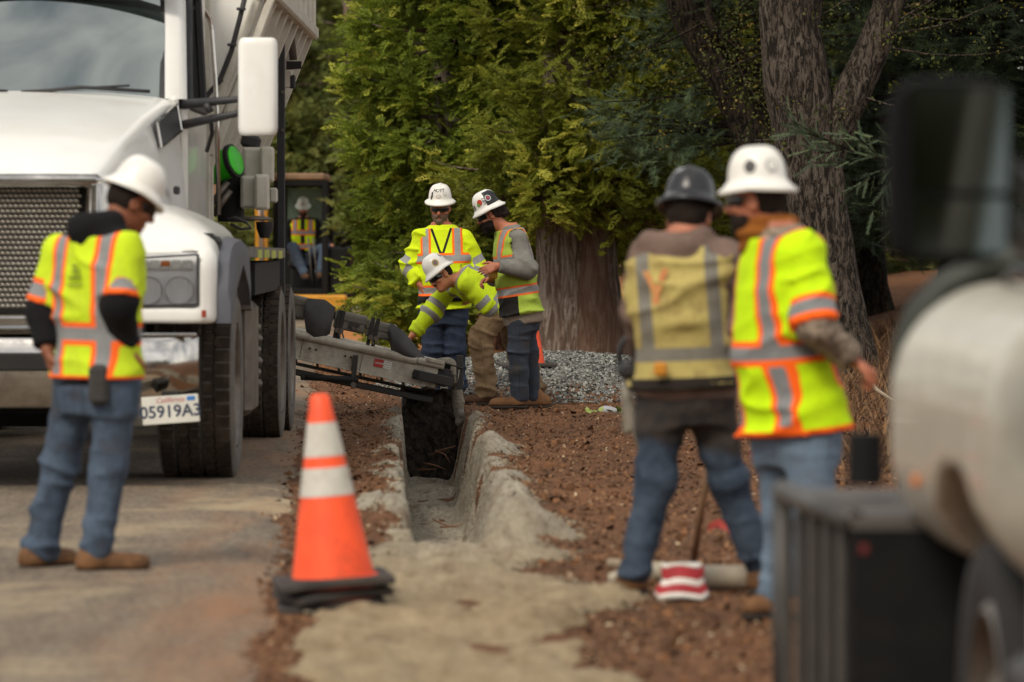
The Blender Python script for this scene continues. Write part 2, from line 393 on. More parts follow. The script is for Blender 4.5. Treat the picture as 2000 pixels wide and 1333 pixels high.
    rf = np.stack([idx[:-1, :-1], idx[1:, :-1], idx[1:, 1:], idx[:-1, 1:]], -1).reshape(-1, 4)[:, ::-1]
    m = NT('road_paving'); n1 = m.noise(4.0, 9, rough=.75, stretch=(1, .16, 1)); n2 = m.noise(34, 7, rough=.75, stretch=(1, .35, 1)); n3 = m.noise(1.5, 8, rough=.7, stretch=(1, .14, 1))
    st = m.noise(1.3, 8, stretch=(.3, .22, 1), rough=.7, dist=.5)
    c = m.mix(m.ramp(n1, .3, .7), srgb(98, 87, 76), srgb(140, 127, 109)); c = m.mix(m.math('MULTIPLY', m.ramp(n2, .45, .62), .75), c, srgb(64, 56, 49))
    c = m.mix(m.math('MULTIPLY', m.ramp(st, .54, .64), .6), c, srgb(176, 158, 126))
    c = m.mix(m.math('MULTIPLY', m.ramp(n3, .44, .66), m.attr('edge').outputs['Fac']), c, srgb(146, 106, 76))
    m.bump(m.mix(.5, n2, n1), .5, .01)
    r = obj('road', mesh_from('road', rv, rf, m.done(c, .9, 0, .25), smooth=True, attrs={'edge': np.clip(1.0+RX.ravel()/.9, .06, 1)*.75})); tag(r, kind='structure')
build_ground()
def gz(x, y): return float(ground_z(np.array([x]), np.array([y]), False)[0])
# leaf litter, chips and pebbles on the soil
def scatter(name, n, region, size, colA, colB, label, cat, keep=None, flat=.45, shape='chip', dens=None, sink=.0):
    x = rng.uniform(region[0], region[1], n); u = rng.uniform(0, 1, n)
    y = region[2]*(region[3]/region[2])**u if dens is None else dens(u)
    if keep is not None: k = keep(x, y); x, y = x[k], y[k]
    n = len(x); z = ground_z(x, y); s = rng.uniform(size[0], size[1], n)*rng.uniform(.6, 1.3, n)
    if shape == 'chip': T = np.array([[-1, 0, 0], [-.1, .5, .22], [1, .05, .05], [.1, -.5, .12]]); Fb = np.array([[0, 2, 1], [0, 3, 2]])
    else:
        T = np.array([[1, 0, 0], [0, 1, 0], [-1, 0, 0], [0, -1, 0], [.1, .1, .8], [0, 0, -.5]]); Fb = np.array([[0, 1, 4], [1, 2, 4], [2, 3, 4], [3, 0, 4]])
    T = T[None]*rng.uniform(.65, 1.3, (n, len(T), 1))
    a, b, c = rng.uniform(0, 6.28, n), rng.normal(0, flat, n), rng.normal(0, flat, n)
    ca, sa, cb, sb, cc, sc = np.cos(a), np.sin(a), np.cos(b), np.sin(b), np.cos(c), np.sin(c); o = np.zeros(n); i1 = np.ones(n)
    Rz = np.stack([ca, -sa, o, sa, ca, o, o, o, i1], -1).reshape(n, 3, 3); Rx = np.stack([i1, o, o, o, cb, -sb, o, sb, cb], -1).reshape(n, 3, 3); Ry = np.stack([cc, o, sc, o, i1, o, -sc, o, cc], -1).reshape(n, 3, 3)
    V = np.einsum('nij,nkj->nki', Rz@Rx@Ry, T)*s[:, None, None]; V += np.stack([x, y, z+s*.25-sink], -1)[:, None]
    k = T.shape[1]; F = (Fb[None]+(np.arange(n)*k)[:, None, None]).reshape(-1, 3)
    m = NT(name); f = m.attr('tone').outputs['Fac']; cc_ = m.mix(f, colA, colB); cc_ = m.mix(m.ramp(f, .95, .98), cc_, srgb(190, 172, 142) if shape == 'chip' else (srgb(170, 170, 164) if name == 'gravel' else srgb(150, 126, 100)))
    ob = obj(name, mesh_from(name, V.reshape(-1, 3), F, m.done(cc_, .9, 0, .2), attrs={'tone': np.repeat(rng.uniform(0, 1, n), k)}))
    return tag(ob, label, cat, kind='stuff')
def on_soil(x, y):
    xi = x-trench_x(y); g = 1-((x-.45)/1.5)**2*.8-((y-42.8)/3.9)**2
    return (x > road_x(y)+.06+.12*rng.normal(size=len(x))) & ((slur_mask(x, y) < -.01) | (rng.random(len(x)) < .006)) & (np.abs(xi) > .25) & (g < .15)
scatter('leaf_litter', 140000, (-2.2, 4.6, 13, 55), (.005, .017), srgb(54, 40, 30), srgb(150, 112, 80), 'brown wood chips and dead leaves strewn over the red soil', 'leaf litter', on_soil)
def on_pile(x, y):
    g = 1-((x-.45)/1.5)**2*.8-((y-42.8)/3.9)**2; return g > -.15*rng.random(len(x))
scatter('gravel', 36000, (-1.4, 2.3, 38.2, 46.8), (.009, .020), srgb(76, 77, 74), srgb(156, 156, 150), 'grey crushed gravel heaped behind the workers in front of the thick trunk', 'gravel', on_pile, .8, 'stone', lambda u: 38.4+8.1*u)
def on_road(x, y): return (x < road_x(y)-.02) & (rng.random(len(x)) < np.exp((x-road_x(y))*.8))
scatter('road_grit', 16000, (-4.5, -.6, 13, 38), (.006, .016), srgb(92, 70, 52), srgb(160, 120, 84), 'loose grit and clods scattered on the road edge', 'grit', on_road)
scatter('clods', 5200, (-2.4, 4.6, 13, 50), (.008, .028), srgb(72, 50, 36), srgb(132, 92, 62), 'red-brown clods of soil among the leaf litter', 'soil clods', on_soil, .8, 'stone')
def on_slurry(x, y):
    d = slur_mask(x, y); xi = np.abs(x-trench_x(y)); return (d > -.05) & (xi > .20) & (rng.random(len(x)) < np.exp(-np.abs(d)/.05)*.8)
scatter('slurry_crumbs', 110000, (-1.3, .75, 17, 36.4), (.003, .010), srgb(118, 108, 92), srgb(166, 154, 132), 'pale crumbs of dried slurry along the trench edges', 'crumbs', on_slurry, .8, 'stone', sink=-.008)
# ---------------------------------------------------------------- trees
def foliage_mat(name, dark, light, tip, trans=.25):
    m = NT(name); f = m.attr('tone').outputs['Fac']
    c = m.mix(f, dark, light); c = m.mix(m.ramp(f, .82, .98), c, tip)
    m.done(c, .62, 0, .3)
    tr = m.n('ShaderNodeBsdfTranslucent'); m.put(tr.inputs[0], c); ms = m.n('ShaderNodeMixShader'); ms.inputs[0].default_value = trans
    m.l(m.b.outputs[0], ms.inputs[1]); m.l(tr.outputs[0], ms.inputs[2]); m.l(ms.outputs[0], m.out.inputs[0]); return m.m
def bark_mat(name, a, b, groove, sc=1.0, red=None, zs=.16):
    m = NT(name); n1 = m.noise(9*sc, 8, stretch=(1, 1, zs), rough=.75, dist=.9); n2 = m.noise(3, 6); n3 = m.noise(30*sc, 5, stretch=(1, 1, .3))
    c = m.mix(m.ramp(n2, .35, .65), a, b); c = m.mix(m.ramp(n1, .46, .56, (1, 1, 1), (0, 0, 0)), c, groove)
    c = m.mix(m.math('MULTIPLY', m.ramp(n3, .5, .7), .5), c, tuple(x*.55 for x in a))
    if red: c = m.mix(m.math('MULTIPLY', m.ramp(m.noise(1.6, 5, stretch=(1, 1, .25)), .5, .6), .7), c, red)
    m.bump(m.mix(.35, n1, n3), 1.0, .06); return m.done(c, .95, 0, .15)
# spray templates: (verts, faces)
def tpl_cedar(nodes=6, wide=1.):
    V = []; F = []
    def leaf(a, d, L, w_, lift):
        d = nrm(d); s = np.array([-d[1], d[0], 0]); k = len(V)
        V.extend([a+d*L*.12+s*w_*wide+[0, 0, lift], a+d*L*.12-s*w_*wide-[0, 0, lift], a+d*L*1.05+[0, 0, lift*.4]]); F.append((k, k+1, k+2))
    r = np.random.default_rng(3)
    for i in range(nodes):
        t = .08+.9*i/nodes; a = np.array([t, 0, -.10*t*t])
        for sg in (-1, 1):
            L = (.44-.34*t)*r.uniform(.8, 1.2); an = sg*r.uniform(.55, .85); leaf(a, (cos(an), sin(an), r.normal(0, .18)), L, .040, r.normal(0, .03))
            leaf(a+np.array([cos(an), sin(an), 0])*L*.45, (cos(an*.25), sin(an*.25), r.normal(0, .2)), L*.75, .036, r.normal(0, .03))
    leaf(np.array([.8, 0, -.06]), (1, 0, 0), .28, .05, 0)
    return np.array(V), np.array(F)
def tpl_needle(n=15, ang=.85, L0=.26, w_=.012):
    V = []; F = []; r = np.random.default_rng(5)
    def tri(a, b, wd):
        d = nrm(b-a); s = nrm(np.cross(d, [0.1, .3, 1])); k = len(V); V.extend([a-s*wd, a+s*wd, b]); F.append((k, k+1, k+2))
    tri(np.zeros(3), np.array([1, 0, 0.]), .014)
    for i in range(n):
        t = .1+.9*i/n
        for sg in (-1, 1):
            an = sg*ang*r.uniform(.75, 1.2); L = L0*(1.1-.5*t)*r.uniform(.8, 1.2)
            a = np.array([t, 0, 0.]); tri(a, a+L*np.array([cos(an), sin(an), r.normal(.1, .3)]), w_)
    return np.array(V), np.array(F)
def tpl_broad():
    V = []; F = []; r = np.random.default_rng(8)
    for i in range(7):
        a = r.normal(0, .35, 3); d = nrm(r.normal(size=3)); s = nrm(np.cross(d, r.normal(size=3))); L = r.uniform(.22, .38); k = len(V)
        V.extend([a, a+d*L*.5+s*L*.35, a+d*L, a+d*L*.5-s*L*.35]); F.extend([(k, k+1, k+2), (k, k+2, k+3)])
    return np.array(V), np.array(F)
T_CED, T_NEE, T_BRO = tpl_cedar(), tpl_needle(10, .85, .28, .016), tpl_broad(); T_CFAR = tpl_cedar(3, 1.7)
T_FIR = tpl_needle(14, .7, .17, .018)
def frames(X, roll_sd, r):                     # orthonormal frames with first axis X, up-ish third
    X = X/np.linalg.norm(X, axis=1)[:, None]; up = np.tile([0, 0, 1.], (len(X), 1))+r.normal(0, roll_sd, X.shape)
    Y = np.cross(up, X); Y /= np.linalg.norm(Y, axis=1)[:, None]+1e-9; Z = np.cross(X, Y); return np.stack([X, Y, Z], -1)
def sprays(tpl, pos, X, sc, tone, roll, r):
    V0, F0 = tpl; R = frames(X, roll, r); V = np.einsum('nij,kj->nki', R, V0)*sc[:, None, None]+pos[:, None]
    k = len(V0); F = (F0[None]+(np.arange(len(pos))*k)[:, None, None]).reshape(-1, 3)
    return V.reshape(-1, 3), F, np.repeat(tone, k)
def limb(mb, a, d, L, r0, droop, up, r, n=7, sides=5):
    pts = [np.asarray(a, float)]; d = nrm(d)
    for i in range(n):
        t = (i+1)/n; dz = -droop*(1-t)+up*t*t; dd = nrm(d+np.array([r.normal(0, .10), r.normal(0, .10), dz])); pts.append(pts[-1]+dd*L/n)
    mb.tube(pts, [r0*(1-.85*i/n) for i in range(n+1)], sides, False); return np.array(pts)
def conifer(name, base, label, H, R, z0, nb, per, ssize, tpl, fol, bark, trunk_r, seed, zvis=5.2, lean=(0, 0), group='trees behind the work', droop=.35, up=.5, roll=.45, sway=1., flare=1.6, back=.35, azbias=None, tonebase=.0):
    r = np.random.default_rng(seed); base = np.array([base[0], base[1], gz(base[0], base[1])-.05]); mb = MB()
    zs = np.concatenate([[0, .15, .45, 1.0], np.arange(2, H, 1.5), [H]]); tp = []; tr = []
    for z in zs:
        t = z/H; tp.append(base+np.array([lean[0]*z+.06*sin(z*1.3+seed), lean[1]*z+.05*cos(z*1.1), z]))
        tr.append(max(trunk_r*(1-.93*t)*(1+(flare-1)*math.exp(-z/.45)), .012))
    # furrowed trunk
    n = 40; V = []; F = []
    for i, (p, rr) in enumerate(zip(tp, tr)):
        for k in range(n):
            th = 2*pi*k/n; wob = 1+.07*sin(3*th+seed+.2*i)+.04*sin(7*th+i*.6)+.10*max(0, 1-zs[i]/.8)*sin(5*th+seed); V.append(p+rr*wob*np.array([cos(th), sin(th), 0]))
    for i in range(len(tp)-1):
        for k in range(n): F.append((i*n+k, i*n+(k+1) % n, (i+1)*n+(k+1) % n, (i+1)*n+k))
    mb.raw(V, F)
    pos = []; dirs = []; scs = []; tones = []
    for b in range(nb):
        q = r.random(); hi = q > .82
        z = z0+(zvis-z0)*(q/.82) if not hi else zvis+(H*.97-zvis)*((q-.82)/.18)**1.2
        az = r.uniform(0, 6.28)
        if sin(az) > .3 and r.random() > back: az = -az                     # fewer limbs on the side turned away
        if azbias is not None and r.random() < .5: az = azbias+r.normal(0, .6)
        t = z/H; L = R*(1-t)**.7*r.uniform(.45, 1.15)*min(1, .6+z/6); ti = np.interp(z, zs, np.arange(len(zs))); i0 = int(ti); p0 = tp[i0]+(tp[min(i0+1, len(tp)-1)]-tp[i0])*(ti-i0)
        d = np.array([cos(az), sin(az), r.uniform(-.15, .25)])
        pts = limb(mb, p0, d, L, .012+.022*L/2, droop*r.uniform(.4, 1.5), up*r.uniform(.3, 1.4), r)
        k = int(per*(.35 if hi else 1)*L/R*r.uniform(.7, 1.3))+3; bt = r.uniform(.15, .75)+tonebase
        tt = r.uniform(.22, 1, k)**.75*(len(pts)-1); i0 = np.minimum(tt.astype(int), len(pts)-2); fr = (tt-i0)[:, None]
        p = pts[i0]*(1-fr)+pts[i0+1]*fr; fw = pts[i0+1]-pts[i0]; fw /= np.linalg.norm(fw, axis=1)[:, None]
        sd_ = np.cross(fw, [0, 0, 1.]); sgn = r.choice([-1, 1], (k, 1)); sp = r.uniform(0, .38, (k, 1))*L*(1.15-tt[:, None]/(len(pts)-1))*sway
        X = fw*r.uniform(.25, .9, (k, 1))+sd_*sgn*r.uniform(.2, 1.0, (k, 1))+np.stack([r.normal(0, .12, k), r.normal(0, .12, k), r.normal(-.18, .32, k)], -1)
        p = p+sd_*sgn*sp+np.stack([np.zeros(k), np.zeros(k), r.normal(-.05, .11, k)-sp[:, 0]*.25], -1)
        pos.append(p); dirs.append(X); scs.append(ssize*r.uniform(.5, 1.5, k)*(2.4 if hi else 1)); tones.append(np.clip(bt+r.normal(0, .16, k)+.22*(tt/(len(pts)-1)-.6), 0, 1))
    pos = np.concatenate(pos); dirs = np.concatenate(dirs); scs = np.concatenate(scs); tones = np.concatenate(tones)
    uu = 1000+pos[:, 0]/pos[:, 1]*FPX; kp = np.where(pos[:, 1] > base[1]+.3, .3, 1.)*np.where((uu < 350) | (uu > 2350), .3, 1.); ok = r.random(len(pos)) < kp   # thinner where the crown turns away
    V, F, tn = sprays(tpl, pos[ok], dirs[ok], scs[ok], tones[ok], roll, r)
    T = Thing(name, base, label, 'tree', group); T.part('trunk', mb, bark, 50)
    T.part('crown', (V, F), fol, False, attrs={'tone': tn}); return T
F_ced = foliage_mat('cedar_leaves', srgb(64, 78, 28), srgb(144, 160, 56), srgb(188, 192, 82), .46)
F_ced2 = foliage_mat('olive_leaves', srgb(82, 92, 32), srgb(164, 170, 64), srgb(202, 198, 90), .48)
F_dark = foliage_mat('dark_needles', srgb(32, 44, 30), srgb(72, 88, 60), srgb(92, 104, 64), .2)
F_blue = foliage_mat('blue_needles', srgb(46, 60, 44), srgb(84, 100, 72), srgb(104, 120, 84), .2)
F_far = foliage_mat('far_leaves', srgb(60, 70, 34), srgb(122, 130, 64), srgb(150, 152, 86), .4)
F_oak = foliage_mat('oak_leaves', srgb(50, 58, 24), srgb(92, 98, 36), srgb(128, 108, 46), .3)
B_ced = bark_mat('cedar_bark', srgb(136, 122, 110), srgb(164, 152, 140), srgb(92, 76, 66), 1.3, srgb(112, 84, 68))
B_red = bark_mat('red_bark', srgb(104, 72, 54), srgb(124, 92, 72), srgb(50, 34, 26))
B_oak = bark_mat('oak_bark', srgb(92, 82, 72), srgb(112, 102, 92), srgb(34, 29, 25), 2.6, None, .30)
B_dark = bark_mat('dark_bark', srgb(54, 46, 38), srgb(72, 62, 50), srgb(20, 17, 14), 2.2, None, .35)
X_ = lambda u, d: ((u-1000)/FPX*d, d)
conifer('cedar_tree', X_(872, 51), 'bright green dense cedar with slim trunk rising behind the man in yellow-lime jacket', 12, 1.5, .5, 140, 130, .20, T_CED, F_ced, B_ced, .12, 1, tonebase=.12)
conifer('cedar_tree', X_(1128, 49.5), 'cedar with very thick flared grey trunk standing behind the gravel heap', 17, 1.8, 1.7, 140, 110, .20, T_CED, F_ced2, B_ced, .44, 2, flare=1.22, tonebase=.1)
conifer('cedar_tree', X_(792, 54), 'bright green young cedar beside the excavator cab', 9, 1.0, .3, 140, 95, .20, T_CED, F_ced, B_ced, .10, 3, tonebase=.12)
conifer('cedar_tree', X_(985, 57), 'reddish trunked cedar with foliage low to the ground behind the leaning worker', 13, 2.0, 1.5, 160, 95, .23, T_CED, F_ced, B_red, .24, 4, tonebase=.06)
conifer('cedar_tree', X_(1265, 55), 'yellowish olive cedar with drooping sprays next to the leaning dark trunk', 13, 2.3, 1.5, 150, 122, .21, T_CED, F_ced2, B_ced, .2, 5, droop=.7, up=.1, roll=.8, tonebase=.14)
conifer('cedar_tree', X_(1120, 66), 'olive cedar standing deeper in the wood behind the thick trunk', 14, 2.6, 1.8, 150, 58, 0.34, T_CFAR, F_ced2, B_red, .2, 6, back=.2)
conifer('cedar_tree', X_(930, 72), 'tall dark green cedar deep in the wood behind the bright cedars', 16, 2.4, .8, 160, 58, 0.36, T_CFAR, F_far, B_ced, .22, 7, back=.2)
conifer('cedar_tree', X_(575, 104), 'pale hazy conifer far behind the excavator cab', 13, 3.6, .6, 170, 58, 0.47, T_CFAR, F_far, B_ced, .25, 8, back=.2, tonebase=.2)
conifer('cedar_tree', X_(690, 92), 'olive conifer far behind the young cedar', 15, 2.8, .6, 150, 58, 0.43, T_CFAR, F_far, B_ced, .25, 15, back=.2, tonebase=.1)
conifer('cedar_tree', X_(1420, 70), 'green cedar in the gap between the leaning trunk and the oak', 14, 3.0, .9, 170, 58, 0.34, T_CFAR, F_ced2, B_ced, .25, 9, back=.2)
conifer('pine_tree', X_(1700, 58), 'dark needled pine behind the forked oak trunk', 17, 4.0, 1.6, 170, 56, .38, T_NEE, F_dark, B_dark, .24, 10, droop=.3, up=.1)
conifer('pine_tree', X_(1900, 50), 'dark needled pine above the pickup truck mirror', 17, 3.6, 1.4, 170, 56, .36, T_NEE, F_dark, B_dark, .26, 11, droop=.3, up=.1)
conifer('pine_tree', X_(1560, 82), 'dark pine deep in shade behind the oak', 18, 4.4, .6, 110, 50, .7, T_NEE, F_dark, B_dark, .26, 12, back=.2)
conifer('pine_tree', X_(1810, 72), 'olive shrubby pine low behind the brushy bank', 13, 4.2, .2, 150, 55, .5, T_NEE, F_far, B_dark, .2, 13, back=.2)
conifer('deodar_tree', X_(1500, 47.5), 'blue green needled conifer reaching its limbs across the leaning dark trunk', 16, 1.9, 2.4, 46, 110, .20, T_NEE, F_blue, B_dark, .16, 14, droop=.25, up=.0, azbias=3.3)
# a conifer standing left of the road: its hanging boughs show only as reflections in the truck's windscreen
conifer('deodar_tree', (-7.4, 29.5), 'tall conifer left of the road whose boughs hang over the white truck', 13, 5.6, 6.6, 46, 110, .42, T_NEE, F_dark, B_dark, .25, 16, zvis=9.5, droop=.35, up=.0, azbias=-.25, back=.6)
# forest mass far behind, closing the view
def far_wood():
    r = np.random.default_rng(21); n = 9000
    x = r.uniform(-42, 42, n); y = r.uniform(118, 136, n); z = r.uniform(0, 1, n)**.8*19*(.75+.25*np.sin(x*.55)+.1*np.sin(x*1.7))
    X = np.stack([r.normal(0, 1, n), r.normal(-.5, .6, n), r.normal(-.2, .5, n)], -1); tone = np.clip(.35+.25*wn(np.stack([x, y, z], -1), .8, 71)+r.normal(0, .15, n), 0, 1)
    V, F, tn = sprays(T_BRO, np.stack([x, y, z+.3], -1), X, r.uniform(1.6, 3.0, n), tone, .6, r)
    mb = MB()
    tag(obj('distant_wood', mesh_from('distant_wood', V, F, F_far, attrs={'tone': tn})), 'distant wood closing the view behind the trees', 'wood', kind='stuff')
far_wood()
def wood_behind():                             # the place goes on behind the viewer: a lower wood across the road
    r = np.random.default_rng(22); n = 5000; x = r.uniform(-60, 60, n); y = r.uniform(-62, -48, n); z = r.uniform(0, 1, n)**.8*11*(.7+.3*np.sin(x*.4)+.1*np.sin(x*1.3))
    V, F, tn = sprays(T_BRO, np.stack([x, y, z+.3], -1), r.normal(size=(n, 3)), r.uniform(2, 3.4, n), np.clip(r.normal(.4, .2, n), 0, 1), .6, r)
    tag(obj('wood_across_road', mesh_from('wood_across_road', V, F, F_far, attrs={'tone': tn})), 'low wood across the road behind the viewer, mirrored in glass', 'wood', kind='stuff')
wood_behind()
# oaks with furrowed bark at the right
def trunk_tube(mb, pts, rs, seed=0, n=36, groove=.05):
    pts = np.array([np.asarray(p, float) for p in pts]); m = len(pts); t = np.linspace(0, m-1, (m-1)*10+1); i0 = np.minimum(t.astype(int), m-2); f = (t-i0)[:, None]
    pa = pts[np.clip(i0-1, 0, m-1)]; pb = pts[i0]; pc = pts[i0+1]; pd = pts[np.clip(i0+2, 0, m-1)]
    C = .5*((2*pb)+(-pa+pc)*f+(2*pa-5*pb+4*pc-pd)*f*f+(-pa+3*pb-3*pc+pd)*f**3); rs = np.interp(t, np.arange(m), rs)
    b = MB(); b.tube(C, rs, n, False); v = np.concatenate(b.v); th = np.tile(np.arange(n)*2*pi/n, len(C)); ring = np.repeat(C, n, 0)
    k = 1+groove*(np.sin(9*th+2*wn(v, 2.5, seed))*.5+wn(v, 9, seed+1)*.7); mb.raw(ring+(v-ring)*k[:, None], b.f); return C
def oak(name, label, trunk, rs, limbs, seed, leaves=600, bark=None, group='oaks at the edge of the wood'):
    r = np.random.default_rng(seed); mb = MB(); trunk_tube(mb, trunk, rs, seed); pos = []
    for pts, lr in limbs:
        c = trunk_tube(mb, pts, lr, seed+3, 24); pos.append(c)
    # twigs carrying sparse leaves
    P0 = np.concatenate(pos+[np.array(trunk)]); tw = []
    for i in range(46):
        a = P0[r.integers(len(P0))]; d = np.array([r.normal(), r.normal()*.6-.2, r.normal(.1, .5)]); pts = limb(mb, a, d, r.uniform(.5, 1.6), .014, .3, .2, r, 6, 4); tw.append(pts[2:])
    tw = np.concatenate(tw); k = r.integers(len(tw), size=leaves); p = tw[k]+r.normal(0, .10, (leaves, 3))
    hi = np.stack([r.normal(P0[:, 0].mean()+1.2, 1.8, 900), r.normal(P0[:, 1].mean()+1, 1.8, 900), r.uniform(5.8, 11, 900)], -1)
    allp = np.concatenate([p, hi]); n = len(allp); sc = np.concatenate([r.uniform(.07, .15, leaves), r.uniform(.5, .9, 900)])
    V, F, tn = sprays(T_BRO, allp, r.normal(size=(n, 3)), sc, r.uniform(0, 1, n), .8, r)
    b = np.asarray(trunk[0], float); T = Thing(name, b, label, 'tree', group); T.part('trunk', mb, bark or B_oak, 50); T.part('crown', (V, F), F_oak, attrs={'tone': tn})
D = 44.0
bz = lambda u, d: (*X_(u, d), gz(*X_(u, d))-.1)
def Pz(u, v, d): return P(u, v, d)
tb = bz(1655, D)
oak('oak_tree', 'grey furrowed oak trunk that forks to the right behind the white-hatted walker',
    [tb, P(1618, 560, D), P(1600, 420, D), P(1580, 300, D), P(1560, 180, D), P(1545, 60, D), P(1535, -80, D), P(1520, -320, D), P(1500, -900, D)], [.36, .30, .285, .30, .32, .29, .28, .25, .12],
    [([P(1600, 330, D), P(1640, 235, D), P(1680, 150, D), P(1715, 70, D), P(1745, -20, D), P(1800, -200, D), P(1900, -600, D)], [.2, .19, .17, .155, .15, .12, .05]),
     ([P(1575, 60, D+.2), P(1592, -40, D+.3), P(1610, -200, D+.4), P(1640, -500, D+.5)], [.12, .11, .1, .05])], 31)
D2 = 46.5
tb2 = bz(1545, D2+1)
oak('oak_tree', 'dark mossy oak trunk leaning to the left across the foliage',
    [tb2, P(1520, 560, D2), P(1505, 420, D2), P(1475, 285, D2), P(1440, 200, D2), P(1395, 120, D2), P(1345, 30, D2), P(1325, -40, D2), P(1290, -200, D2), P(1200, -700, D2)], [.26, .2, .2, .19, .185, .18, .175, .165, .14, .06],
    [([P(1455, 150, D2-.1), P(1440, 90, D2-.2), P(1400, 60, D2-.3), P(1385, 20, D2-.3), P(1400, -100, D2-.3)], [.07, .055, .05, .045, .03])], 37, 800, B_dark)
# fir bough reaching in front of the oak
def fir_bough():
    r = np.random.default_rng(44); mb = MB(); d = 31.0; a = P(2150, 380, d); pos = []; dr = []
    main = [a, P(1950, 330, d), P(1800, 318, d), P(1690, 306, d), P(1610, 272, d), P(1545, 235, d)]
    mb.tube(main, [.03, .022, .015, .011, .008, .004], 6)
    subs = [main[2:], [P(1760, 314, d), P(1700, 345, d-.1), P(1650, 385, d-.1)], [P(1690, 306, d), P(1640, 320, d+.1), P(1590, 318, d+.1)], [P(1720, 310, d), P(1690, 280, d), P(1650, 262, d)], [P(1740, 312, d), P(1735, 360, d), P(1700, 420, d)], [P(1850, 322, d), P(1780, 380, d-.2), P(1740, 450, d-.2)],
            [P(1650, 290, d), P(1610, 300, d), P(1570, 285, d)], [P(1610, 272, d), P(1580, 262, d), P(1555, 258, d)], [P(1800, 318, d), P(1750, 280, d+.1), P(1700, 268, d+.1)]]
    for sp in subs:
        mb.tube(sp, [.007, .005, .003][:len(sp)] if len(sp) == 3 else [.01, .008, .006, .004], 5); sp = np.array(sp)
        for i in range(len(sp)-1):
            for t in np.arange(0, 1, .12):
                pos.append(sp[i]*(1-t)+sp[i+1]*t); dr.append(nrm(sp[i+1]-sp[i])+r.normal(0, .45, 3))
    n = len(pos); V, F, tn = sprays(T_FIR, np.array(pos), np.array(dr), r.uniform(.10, .2, n), r.uniform(.3, 1, n), .9, r)
    # its tree stands outside the view to the right
    x0 = 5.2; b = np.array([x0, d+.6, gz(x0, d+.6)-.05]); mb.tube([b, b+[0, 0, 2], b+[0, 0, 5], b+[0, 0, 11]], [.18, .16, .13, .02], 14); mb.tube([b+[0, 0, 1.75], a], [.04, .03], 6)
    q = [[], []]
    for i in range(9):                          # high boughs hanging over the road, mirrored in the truck's windscreen
        e = np.array([r.uniform(-.3, 2.0), r.uniform(26.2, 28.2), r.uniform(7.4, 8.8)]); mb.tube([b+[0, 0, 8.6], (b+[0, 0, 9]+e)/2+[0, 0, .3], e], [.05, .035, .012], 6)
        for j in range(5):
            t = r.uniform(.55, 1); a0 = (b+[0, 0, 8.7])*(1-t)+e*t; L = r.uniform(.8, 1.9); mb.tube([a0, a0+[r.normal(0, .1), r.normal(0, .1), -L]], [.014, .004], 5)
            for k in range(60): q[0].append(a0+[r.normal(0, .05), r.normal(0, .05), -L*r.random()]); q[1].append(np.array([r.normal(0, .5), r.normal(0, .5), -1]))
    for i in range(60):
        z = r.uniform(1.6, 8.6); az = r.uniform(-1.2, 1.2) if r.random() < .8 else r.uniform(0, 6.28); pts = limb(mb, b+[0, 0, z], (cos(az), sin(az), .1), 1.6*(1-z/9.5), .02, .2, .2, r)
        for j in range(22): k = r.integers(2, len(pts)); q[0].append(pts[k]+r.normal(0, .1, 3)); q[1].append(nrm(pts[k]-pts[k-1])+r.normal(0, .5, 3))
    V2, F2, t2 = sprays(T_FIR, np.array(q[0]), np.array(q[1]), r.uniform(.2, .4, len(q[0])), r.uniform(.2, 1, len(q[0])), .9, r)
    T = Thing('fir_tree', b, 'fir bough with short green needles hanging in front of the oak trunk', 'tree'); T.part('trunk', mb, B_dark, True)
    T.part('crown', (np.concatenate([V, V2]), np.concatenate([F, F2+len(V)])), F_blue, attrs={'tone': np.concatenate([tn, t2])})
fir_bough()
# dry grass and brush on the bank at the right
def bank_brush():
    r = np.random.default_rng(51); n = 7000; y = r.uniform(27, 52, n); x = r.uniform(0, 1, n)*(y*.115-.045*y)+.045*y; k = (x > 1.7+.4*r.normal(size=n)) ; x, y = x[k], y[k]; n = len(x); z = ground_z(x, y)
    h = r.uniform(.06, .26, n)*np.clip((x-1.2)/2, .3, 1.4); a = np.stack([x, y, z], -1); dx = r.normal(0, .5, (n, 3)); dx[:, 2] = 1; b = a+dx*h[:, None]; s = r.normal(0, .006, (n, 3)); s[:, 2] = 0
    V = np.stack([a-s, a+s, b], 1).reshape(-1, 3); F = np.arange(3*n).reshape(-1, 3)
    m = NT('dry_grass'); f = m.attr('tone').outputs['Fac']; c = m.mix(f, srgb(74, 52, 34), srgb(134, 102, 68))
    tag(obj('dry_grass', mesh_from('dry_grass', V, F, m.done(c, .9), attrs={'tone': np.repeat(r.random(n), 3)})), 'dry brown grass on the bank beside the pickup', 'grass', kind='stuff')
    mb = MB()
    for i in range(90):
        yy = r.uniform(34, 44); xx = yy*r.uniform(.068, .1); a = np.array([xx, yy, gz(xx, yy)]); limb(mb, a, (r.normal(), r.normal(), 1), r.uniform(.2, .6), .008, .8, -.6, r, 6, 4)
    base = np.array([3.2, 40, gz(3.2, 40)]); solo('bramble_bush', mb, mat('twig', srgb(74, 54, 40)), base, 'leafless brown bramble on the bank behind the walker\'s hand', 'bush', True)
    # bleached stick lying on the bank
    mb = MB(); d = 36; mb.tube([P(1695, 742, d), P(1712, 762, d), P(1735, 778, d), P(1752, 786, d)], [.02, .018, .014, .01], 7)
    solo('stick', mb, mat('bleached_wood', srgb(176, 160, 138)), P(1720, 775, d), 'bleached curved stick leaning on the bank by the pickup', 'stick', True)
bank_brush()
